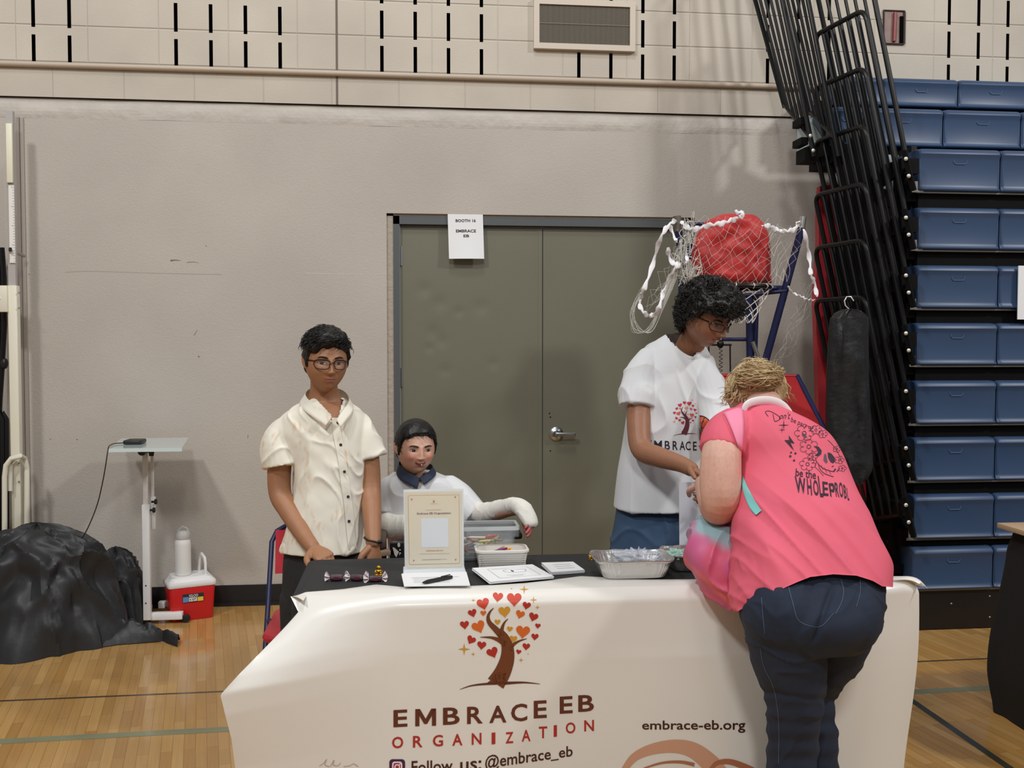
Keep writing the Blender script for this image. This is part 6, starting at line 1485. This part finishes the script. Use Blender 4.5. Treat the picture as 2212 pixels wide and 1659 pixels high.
limb(B, [(880, 1290, 3.95), (880, 1290, 3.70), (880, 1290, 3.55)], [.075, .07, .06], m_dp); limb(B, [(950, 1290, 3.95), (950, 1290, 3.70), (950, 1290, 3.55)], [.075, .07, .06], m_dp)
limb(B, [(880, 1290, 3.55), (880, 1440, 3.53), (880, 1560, 3.53)], [.058, .05, .042], m_dp); limb(B, [(950, 1290, 3.55), (950, 1440, 3.53), (950, 1560, 3.53)], [.058, .05, .042], m_dp)
fuse(B, 'trousers', m_dp, .006, b3, 2)
for x in (880, 950): q = P(x, 1570, 3.53); shoe(b3, V((q.x, 3.50, .08)), 0)
# wheelchair
wc = thing('wheelchair', 'dark wheelchair with a brown armrest under the seated child in white', 'wheelchair', tuple(P(905, 1560, 3.95)))
m_wf = mat('wheelchair_frame', (30, 28, 30), .4); m_arm = mat('brown_armrest_pad', (84, 66, 56), .55); m_tn = mat('tan_side_rail', (156, 134, 112), .5)
wx0, wx1 = P(838, 1300, 3.95).x-.02, P(1000, 1300, 3.95).x+.02; sz = P(900, 1325, 3.9).z-.02
MB().rbox((wx0+.02, 3.72, sz-.05), (wx1-.02, 4.06, sz), mat('black_seat_cushion', (28, 28, 30), .8), .03).build('seat', wc)
MB().rbox((wx0+.02, 4.10, sz+.02), (wx1-.02, 4.14, P(900, 1060, 4.09).z), mat('black_seat_cushion', (28, 28, 30), .8), .02).build('backrest', wc)
a, b = P(818, 1166, 3.74), P(880, 1146, 3.72); g = MB(); g.rbox((wx0-.045, 3.62, a.z-.012), (wx0+.02, 3.98, a.z+.02), m_arm, .014, rot=roty(-.0)); g.build('armrest', wc)
g = MB(); g.rbox((wx0-.045, 3.60, a.z-.034), (P(870, 1165, 3.6).x, 3.64, a.z-.014), m_tn, .005, rot=roty(-.12)); g.build('side_rail', wc)
ra = P(1110, 1122, 3.72); MB().rbox((wx1-.02, 3.60, ra.z-.055), (ra.x+.02, 3.90, ra.z-.032), m_wf, .012).build('armrest', wc)
g = MB(); a, b = P(842, 1232, 3.60), P(874, 1172, 3.60); g.rbox((a.x, 3.60, a.z), (b.x, 3.615, b.z), mat('black_side_panel', (14, 14, 15), .5), .004)
o_ = lambda x, y: V(P(x, y, 3.598)); mw_ = mat('pale_leaf_shape', (206, 202, 196), .5)
ink(g, poly2d([(848, 1182), (852, 1183), (862, 1192), (856, 1204), (852, 1198)]), mw_, o_); ink(g, circ2d(861.5, 1177, 3, 5), mw_, o_); ink(g, circ2d(864, 1188, 1.8), mw_, o_); ink(g, poly2d([(863, 1193), (867, 1194), (862, 1200)]), mw_, o_); g.build('side_panel', wc, smooth=False)
for x in (wx0-.07, wx1+.05):
    g = MB(); c = V((x, 4.0, .29)); g.tube([c+V((0, .275*math.cos(t), .275*math.sin(t))) for t in [k*2*PI/40 for k in range(40)]], .014, m_blk, n=8, closed=True)
    for k in range(12): t = k*2*PI/12; g.tube([c, c+V((0, .27*math.cos(t), .27*math.sin(t)))], .0015, m_steel, n=4)
    g.lathe(c, [(.03, -.02), (.03, .02)], m_wf, 12, roty(PI/2)); g.build('wheel', wc)
for x in (wx0, wx1):
    MB().tube([(x, 4.12, sz+.45), (x, 4.12, .29), (x, 3.60, .25), (x, 3.50, .10)], .012, m_wf).tube([(x, 3.70, sz), (x, 3.66, .26)], .012, m_wf).build('frame_tube', wc)
    MB().lathe((x, 3.62, .075), [(.06, -.015), (.07, 0), (.06, .015)], m_blk, 20, roty(PI/2)).tube([(x, 3.62, .075), (x, 3.66, .26)], .010, m_wf).build('caster', wc)
    MB().rbox((x-.06, 3.38, .055), (x+.06, 3.54, .07), m_wf, .01).build('footrest', wc)
# ---------------------------------------------------------------- woman in pink bending over the table
b4 = thing('person', 'person in pink printed T-shirt and dark jeans bending over the table, seen from behind', 'person', tuple(P(1720, 1960, 2.5)))
SK4 = (214, 168, 150); ms4 = skinmat('skin_fair_freckled', SK4)
hd4 = Head(P(1632, 862, 2.98), PI-.35, .75, 0, (1.08, .98, .98))
B = MB(); hd4.add(B, ms4)
limb(B, [(1640, 858, 2.96), (1650, 880, 2.90), (1665, 905, 2.84)], [(.062, .06), (.060, .055), (.06, .05)], ms4)
stack(B, [(905, 1620, 1700, 2.86, .05), (960, 1610, 1750, 2.82, .08), (1080, 1620, 1820, 2.70, .12), (1250, 1620, 1870, 2.58, .13), (1290, 1630, 1870, 2.55, .12)], ms4, 30)
limb(B, [(1566, 935, 2.78), (1558, 985, 2.74), (1556, 1040, 2.72), (1556, 1082, 2.72), (1548, 1096, 2.79), (1530, 1060, 2.95), (1520, 1045, 3.06)], [.050, .058, .060, .056, .050, .040, .030], ms4)
w = P(1520, 1045, 3.06); hand(B, w, P(1524, 1050, 3.2)-w, (.3, 0, -1), 1, .9, ms4, (.8, .9, .9, 1.0), .6)
limb(B, [(1720, 960, 2.88), (1700, 1010, 2.97), (1650, 1080, 3.05), (1610, 1110, 3.16)], [.052, .050, .042, .030], ms4)
w = P(1610, 1110, 3.16); hand(B, w, V((-.5, .8, -.1)), (0, 0, -1), -1, .9, ms4, (.5, .6, .6, .7), .4)
fk = np.array(lin((196, 120, 92))); pk = np.array(lin((228, 190, 176)))
def ex4(p, co, c):
    x, y = pix(co); n1 = noise.noise(co*140); n2 = noise.noise(co*14)
    k = sst(.05, .6, n1)*.25; c = c*(1-k)+fk*k; k = sst(.0, .6, n2)*.35; c = c*(1-k)+pk*k
    if 1500 < x < 1620 and y > 1050: k = sst(1060, 1110, y)*.35; c = c*(1-k)+fk*k
    return c
ob_, bv4 = fuse(B, 'body', ms4, .0034, b4, 2, paint=hd4.painter(SK4, (190, 110, 104), extra=ex4))
hd4.face(b4, bv4, iris=(70, 90, 110), brow=(150, 116, 80), open_=.6)
m_bl = mat('blond_hair', (168, 140, 98), .5, nz=.22, nsc=50, bump=.8, bsc=160, bdist=.004); m_bl2 = mat('blond_hair_light', (208, 186, 144), .5, nz=.15, nsc=60)
def mask4(p):
    zl = .045 if p.y < -.03 else .045-.095*sst(-.03, .05, p.y)
    return sst(zl-.006, zl+.006, p.z)
th4 = lambda p: .012
g = hair_cap(hd4, 'hair', b4, m_bl, th4, mask4, 3, .007, 18)
up = lambda p, r: tuple(V((0, .075, .115))-p+V((r.uniform(-.02, .02), r.uniform(-.02, .02), r.uniform(-.02, .02))))
hair_locks(g, hd4, m_bl, 700, th4, mask4, up, (.03, .06), .0022, seed=21, lift=.12); hair_locks(g, hd4, m_bl2, 260, th4, mask4, up, (.03, .07), .0018, seed=22, lift=.2)
# loose bun: coils of hair, with flyaway strands
bc = P(1640, 812, 2.90); rnd = random.Random(5)
g.ell(bc, (.064, .045, .036), m_bl, 36, 24, warp=lambda p: p*(1+.22*noise.noise(p*26)))
for k in range(420):
    ax = V((rnd.gauss(.25, .5), rnd.gauss(0, .35), 1)).normalized(); e1 = ax.cross(V((0, 1, .1))).normalized(); e2 = ax.cross(e1)
    t0 = rnd.uniform(0, 2*PI); L_ = rnd.uniform(.5, 1.6); h0 = rnd.gauss(0, .45); rr_ = math.sqrt(max(.15, 1-min(h0*h0, .9)))*rnd.uniform(.92, 1.12); pts = []
    for i in range(8):
        t = t0+L_*i/7; u_ = (e1*math.cos(t)+e2*math.sin(t))*rr_+ax*(h0+.25*math.sin(t*2+k)); pts.append(bc+V((u_.x*.070, u_.y*.050, u_.z*.042)))
    g.tube(pts, [.0017*(1-.7*abs(i-3.5)/3.5) for i in range(8)], m_bl if k % 2 else m_bl2, n=4)
for k in range(60):      # stray ends sticking out of the bun
    a_ = rnd.uniform(0, 2*PI); d_ = V((math.cos(a_), -.2, math.sin(a_))); p0 = bc+V((d_.x*.062, -.01, d_.z*.036)); tn = V((-d_.z, 0, d_.x))*rnd.choice((-1, 1)); l = rnd.uniform(.015, .035)
    g.tube([p0+(d_*.5*t+tn*(.8*t-.3*t*t))*l for t in (0, .3, .6, 1)], [.0013, .0012, .0009, .0004], m_bl2, n=4)
for k in range(130):     # wisps falling over the nape and the sides
    a_ = rnd.uniform(-1, 1); p0 = P(1632+62*a_, 838+rnd.uniform(-16, 18), 2.90+.04*abs(a_)); l = rnd.uniform(.02, .05); pts = [p0+V((l*(a_*.9+rnd.uniform(-.3, .3))*t, -.012*math.sin(t*3), -l*.9*t+.008*math.sin(t*5+k))) for t in (0, .25, .5, .75, 1)]
    g.tube(pts, [.0018, .0018, .0014, .0010, .0004], m_bl if k % 2 else m_bl2, n=4)
g.build('hair', b4, sharp=3)
m_pk = mat('pink_cotton', (224, 98, 120), .8, bump=.08, bsc=400, bdist=.001, nz=.03, nsc=8)
B = MB()
stack(B, [(872, 1606, 1684, 2.88, .065), (884, 1590, 1702, 2.86, .09), (905, 1578, 1741, 2.84, .115), (935, 1574, 1782, 2.82, .13), (975, 1584, 1808, 2.80, .14), (1020, 1592, 1827, 2.76, .15), (1080, 1594, 1850, 2.69, .155), (1140, 1590, 1876, 2.64, .16), (1200, 1588, 1897, 2.60, .17), (1250, 1592, 1902, 2.57, .18), (1318, 1594, 1905, 2.54, .19)], m_pk, 72, ex=2.2, hollow=.010)
limb(B, [(1600, 918, 2.83), (1580, 930, 2.80), (1566, 950, 2.775), (1560, 975, 2.755)], [.058, .068, (.070, .066), (.066, .064)], m_pk, hollow=.009)
limb(B, [(1715, 935, 2.86), (1735, 975, 2.90), (1720, 1010, 2.98)], [.050, .060, .064], m_pk)
hem = [(1560, 1330), (1596, 1319), (1620, 1304), (1645, 1290), (1680, 1276), (1720, 1258), (1750, 1246), (1800, 1240), (1850, 1243), (1885, 1254), (1906, 1266), (1950, 1270)]
def hemy(x):
    for a, b in zip(hem, hem[1:]):
        if a[0] <= x <= b[0]: return a[1]+(b[1]-a[1])*(x-a[0])/(b[0]-a[0])
    return 1330 if x < 1600 else 1268
def cut4(c, n):
    x, y = pix(c)
    return y > hemy(x)+7
def fw4(c, n):
    # soft drag folds from the shoulder down to the right hip
    q = V(((c.x-.5)*.8+c.z*.55, c.y*.5, 0)); r = math.sin(q.x*46+3*noise.noise(c*3)); x, y = pix(c); k = sst(1040, 1130, y)*.8+.15
    a = 1-2*abs(noise.noise(V((q.x*16, q.y*4, 1)))); kl = sst(1180, 1260, y)*sst(1700, 1640, x)+.5*sst(1640, 1610, x)*sst(1000, 1060, y)
    return .0075*k*(r if r > 0 else r*.4)+.007*noise.noise(c*6)+.010*k*max(a, 0)**3+.004*kl*(1-2*abs(noise.noise(c*17)))
sh4, bvs4 = fuse(B, 'tshirt', m_pk, .0048, b4, 3, fw4, cut=cut4)
for v in sh4.data.vertices:      # an even hem
    q = v.co+world_loc(b4); x, y = pix(q); h = hemy(x)
    if y > h: v.co.z += (y-h)*q.y/FPX*.98
bvs4 = BVHTree.FromPolygons([v.co+world_loc(b4) for v in sh4.data.vertices], [tuple(p.vertices) for p in sh4.data.polygons])
g = MB(); cc = [(1606, 886, 2.80), (1612, 874, 2.80), (1630, 867, 2.815), (1655, 865, 2.82), (1676, 869, 2.82), (1692, 878, 2.82), (1704, 892, 2.82)]
c = [V(x) for x in crom([tuple(P(*p)) for p in cc], 6)]
g.tube([p+V((0, -.004, 0)) for p in c], [(.006, .011+.003*math.sin(PI*i/(len(c)-1))) for i in range(len(c))], mat('white_neck_trim', (240, 242, 244), .8), n=10, up=(0, -.3, 1)); g.build('neck_trim', b4)
# print on the back
g = MB(); o4_ = on(bvs4, .0018); mi = mat('print_black_ink', (40, 22, 40), .7); mig = mat('print_grey_ink', (86, 70, 84), .7)
Z6 = lambda x, y: (1600+x*.1808, 820+y*.1808)
def zl(pts, w0=1.2, w1=None, m=None, n=5): ink(g, line2d([Z6(*p) for p in pts], w0, w1, n), m or mi, o4_, 5)
def zword(s, quad, m=None, bold=0, shear=0):
    vs, fs = textbox(s, 0, 1, 0, 1, bold, shear); (ax, ay), (bx, by), (cx, cy), (dx, dy) = [Z6(*p) for p in quad]
    ink(g, ([(ax*(1-x)*(1-y)+bx*x*(1-y)+cx*x*y+dx*(1-x)*y, ay*(1-x)*(1-y)+by*x*(1-y)+cy*x*y+dy*(1-x)*y) for x, y in vs], fs), m or mi, o4_, 5)
zl([(330, 440), (300, 400), (300, 380), (340, 375), (400, 400), (465, 445), (470, 470), (430, 495), (405, 490), (385, 410)], 1.3)
zword("on't", [(455, 470), (590, 470), (600, 385), (475, 400)], shear=.2)
zword('be part of', [(600, 520), (860, 620), (880, 560), (600, 440)], shear=.25); 
for cx, cy, r in ((515, 543, 70), (495, 600, 42)): x, y = Z6(cx, cy); ink(g, star2d(x, y, r*.1808, 4, .12), mi, o4_, 5)
ink(g, poly2d([Z6(*p) for p in ((575, 665), (645, 765), (592, 748), (640, 850), (522, 722), (580, 722))]), mi, o4_, 5)
for x, y, r in ((603, 870, 11), (593, 915, 14), (655, 880, 13), (638, 965, 13)): ink(g, circ2d(*Z6(x, y), r*.1808, n=10), mi, o4_)
def flower(cx, cy, R, petals=6, ph=0, sq=.8):
    for k in range(petals):
        t = ph+k*2*PI/petals; px, py = cx+R*.62*math.cos(t), cy+R*.62*sq*math.sin(t); zl([(px+R*.36*math.cos(u), py+R*.36*sq*math.sin(u)) for u in [t-2.1+4.2*i/8 for i in range(9)]], .8)
    zl([(cx+R*.2*math.cos(u), cy+R*.2*math.sin(u)) for u in [i*2*PI/8 for i in range(9)]], 1.2)
flower(760, 640, 120); flower(815, 800, 115, ph=.5); flower(800, 1010, 100, ph=.2); flower(900, 600, 70); flower(980, 650, 60); flower(860, 920, 60)
ink(g, poly2d([Z6(*p) for p in ((740, 640), (775, 650), (795, 690), (765, 690), (735, 665))]), mig, o4_, 5)
ink(g, poly2d([Z6(*p) for p in ((880, 795), (930, 800), (968, 845), (962, 890), (930, 915), (890, 905), (925, 870), (915, 830))]), mi, o4_, 5)
ink(g, poly2d([Z6(*p) for p in ((1040, 868), (1080, 880), (1120, 925), (1128, 975), (1105, 1000), (1075, 985), (1045, 930))]), mi, o4_, 5)
ink(g, poly2d([Z6(*p) for p in ((1000, 890), (1018, 885), (1040, 985), (1020, 1000), (990, 960))]), mig, o4_, 5)
zl([(895, 950), (930, 1010), (990, 1060), (1070, 1090), (1120, 1100)], 1.2); zl([(930, 1000), (945, 1060), (1000, 1120), (1110, 1160)], 1.2); zl([(960, 1020), (985, 1075)], .8); zl([(1000, 1050), (1030, 1110)], .8); zl([(1050, 1075), (1080, 1130)], .8)
zl([(905, 980), (890, 1040), (930, 1080), (990, 1150)], .9); zl([(1040, 720), (1100, 780), (1150, 850), (1190, 930), (1215, 1000)], .9); zl([(1090, 1040), (1110, 1030)], 2); zl([(1110, 1100), (1135, 1065)], 3); zl([(1150, 1100), (1180, 1060)], 2)
flower(1180, 960, 60, 5); flower(1215, 1060, 50, 5); flower(1150, 830, 50, 5)
zword('be the', [(655, 1150), (900, 1190), (900, 1090), (660, 1060)], bold=.01)
for s_, q in (('W', [(655, 1345), (790, 1365), (770, 1180), (645, 1150)]), ('H', [(800, 1370), (855, 1385), (840, 1190), (790, 1180)]), ('O', [(870, 1375), (940, 1395), (920, 1205), (865, 1190)]), ('L', [(950, 1400), (990, 1405), (960, 1150), (920, 1150)]), ('E', [(985, 1385), (1050, 1390), (1040, 1225), (975, 1215)]), ('P', [(1070, 1385), (1130, 1460), (1120, 1230), (1050, 1240)]), ('R', [(1140, 1400), (1180, 1405), (1165, 1225), (1120, 1230)]), ('O', [(1185, 1405), (1230, 1412), (1215, 1225), (1170, 1225)]), ('B', [(1240, 1420), (1270, 1425), (1255, 1265), (1225, 1250)]), ('L', [(1280, 1440), (1300, 1445), (1285, 1300), (1265, 1290)])): zword(s_, q, bold=.02)
g.build('printed_design', b4)
# jeans
m_jd = mat('dark_blue_denim', (27, 38, 58), .85, nz=.16, nsc=9, bump=.2, bsc=300, bdist=.001)
B = MB(); stack(B, [(1215, 1640, 1880, 2.57, .13), (1260, 1612, 1898, 2.55, .155), (1310, 1604, 1896, 2.53, .17), (1350, 1610, 1880, 2.53, .165), (1385, 1622, 1850, 2.55, .15)], m_jd, 56, ex=2.1)
B.ell(P(1690, 1320, 2.50), (.105, .125, .115), m_jd, 24, 16); B.ell(P(1818, 1320, 2.50), (.10, .125, .115), m_jd, 24, 16)
limb(B, [(1688, 1320, 2.52), (1700, 1400, 2.53), (1712, 1470, 2.54), (1716, 1530, 2.55), (1712, 1600, 2.57), (1708, 1700, 2.59), (1706, 1850, 2.62)], [(.105, .13), (.100, .115), (.086, .095), (.073, .08), (.066, .075), (.062, .07), (.058, .065)], m_jd, sub=6, n=28)
limb(B, [(1815, 1325, 2.56), (1795, 1400, 2.60), (1758, 1468, 2.65), (1748, 1530, 2.66), (1760, 1600, 2.66), (1764, 1700, 2.67), (1764, 1850, 2.68)], [(.098, .12), (.085, .10), (.072, .075), (.070, .068), (.063, .066), (.060, .062), (.056, .058)], m_jd, sub=6, n=28)
def fj(c, n):
    x, y = pix(c); v = foldwarp(.005, 9, (1, 1, 1.2), seed=41, fine=.2)(c, n); v -= .012*math.exp(-((x-(1777+(1330-y)*.35))/7)**2)*sst(1250, 1290, y)*sst(1400, 1370, y); v -= .006*math.exp(-((y-(1502+(x-1700)*.12))/7)**2); v += .004*math.sin(y*.16)*sst(1480, 1540, y)*.5
    return v
ob_, bvj = fuse(B, 'jeans', m_jd, .0055, b4, 3, fj)
oj = on(bvj, .0018); g = MB(); mst = mat('denim_stitch', (78, 92, 116), .8)
for pts in (((1702, 1262), (1712, 1300), (1724, 1338), (1750, 1352), (1775, 1352), (1800, 1325)), ((1816, 1250), (1822, 1275), (1818, 1300), (1805, 1325)), ((1858, 1250), (1858, 1280), (1850, 1310)), ((1645, 1290), (1648, 1330), (1652, 1370)), ((1642, 1400), (1650, 1440), (1672, 1490), (1682, 1560), (1682, 1650))): ink(g, line2d(pts, 1.3, 1.3, 8), mst, oj, 6)
g.build('seam_stitching', b4)
shoe(b4, V((P(1706, 1850, 2.62).x, 2.64, 0)), PI, mat('grey_shoe', (120, 120, 124), .6)); shoe(b4, V((P(1764, 1850, 2.68).x, 2.68, 0)), PI+.1, mat('grey_shoe', (120, 120, 124), .6))
for o in [o for o in COL.objects if o.name.startswith('shoe') and o.parent == b4]: pass
# drawstring backpack worn on the front, with straps
bp = thing('drawstring_bag', 'tie-dyed pink and teal drawstring backpack hanging in front of the bending person', 'bag', tuple(P(1545, 1230, 2.75)))
m_td = mat('tie_dye_nylon', (200, 90, 130), .5, vcol=True, bump=.15, bsc=40, bdist=.004)
B = MB(); stack(B, [(1112, 1535, 1568, 2.82, .03), (1130, 1505, 1585, 2.80, .06), (1160, 1492, 1600, 2.78, .08), (1200, 1487, 1606, 2.76, .09), (1240, 1500, 1612, 2.75, .09), (1280, 1530, 1618, 2.73, .07), (1316, 1585, 1616, 2.70, .035)], m_td, 44)
tp_, tt_, tk_ = [np.array(lin(c)) for c in ((206, 88, 120), (142, 176, 184), (232, 110, 108))]; tm_ = np.array(lin((196, 96, 150)))
def pb(co):
    x, y = pix(co); n1 = noise.noise(co*9+V((3, 0, 0)))
    s1 = sst(1188, 1150, y+n1*50+(x-1540)*.1); c = tp_*(1-s1)+tt_*s1
    k = sst(.0, .25, noise.noise(co*14)); c = c*(1-k*.6)+tm_*k*.6; k = sst(-16, -8, (x-1488)-(y-1130)*.62+12)*0; 
    k = math.exp(-(((x-1500)-(y-1230)*1.05)/7)**2)*.8; c = c*(1-k)+tk_*k; return c
fuse(B, 'bag', m_td, .0045, bp, 2, foldwarp(.012, 11, (1, 1, .8), seed=51, fine=.2), paint=pb)
ost = on(bvs4, .004); m_sp = mat('pink_strap', (240, 140, 172), .6); m_aq = mat('aqua_strap', (130, 206, 204), .6)
def strap(edge_a, edge_b, m, name):
    g = MB(); A_, B_ = crom(edge_a, 6), crom(edge_b, 6); n_ = len(A_)-1
    def fn(u, v):
        a, b = A_[round(v*n_)], B_[round(v*n_)]; x, y = a[0]+(b[0]-a[0])*u, a[1]+(b[1]-a[1])*u; q = ost(x, y); return q if q is not None else P(x, y, 2.74)
    g.slab(fn, 6, n_, m, (0, -.003, .001)); g.build(name, bp, sharp=2)
strap([(1562, 892), (1570, 905), (1583, 935), (1597, 975), (1600, 990)], [(1602, 878), (1605, 895), (1606, 930), (1602, 975), (1601, 990)], m_sp, 'shoulder_strap')
strap([(1602, 1040), (1606, 1065), (1618, 1095), (1632, 1113)], [(1604, 1028), (1614, 1052), (1630, 1082), (1644, 1103)], m_aq, 'side_strap')
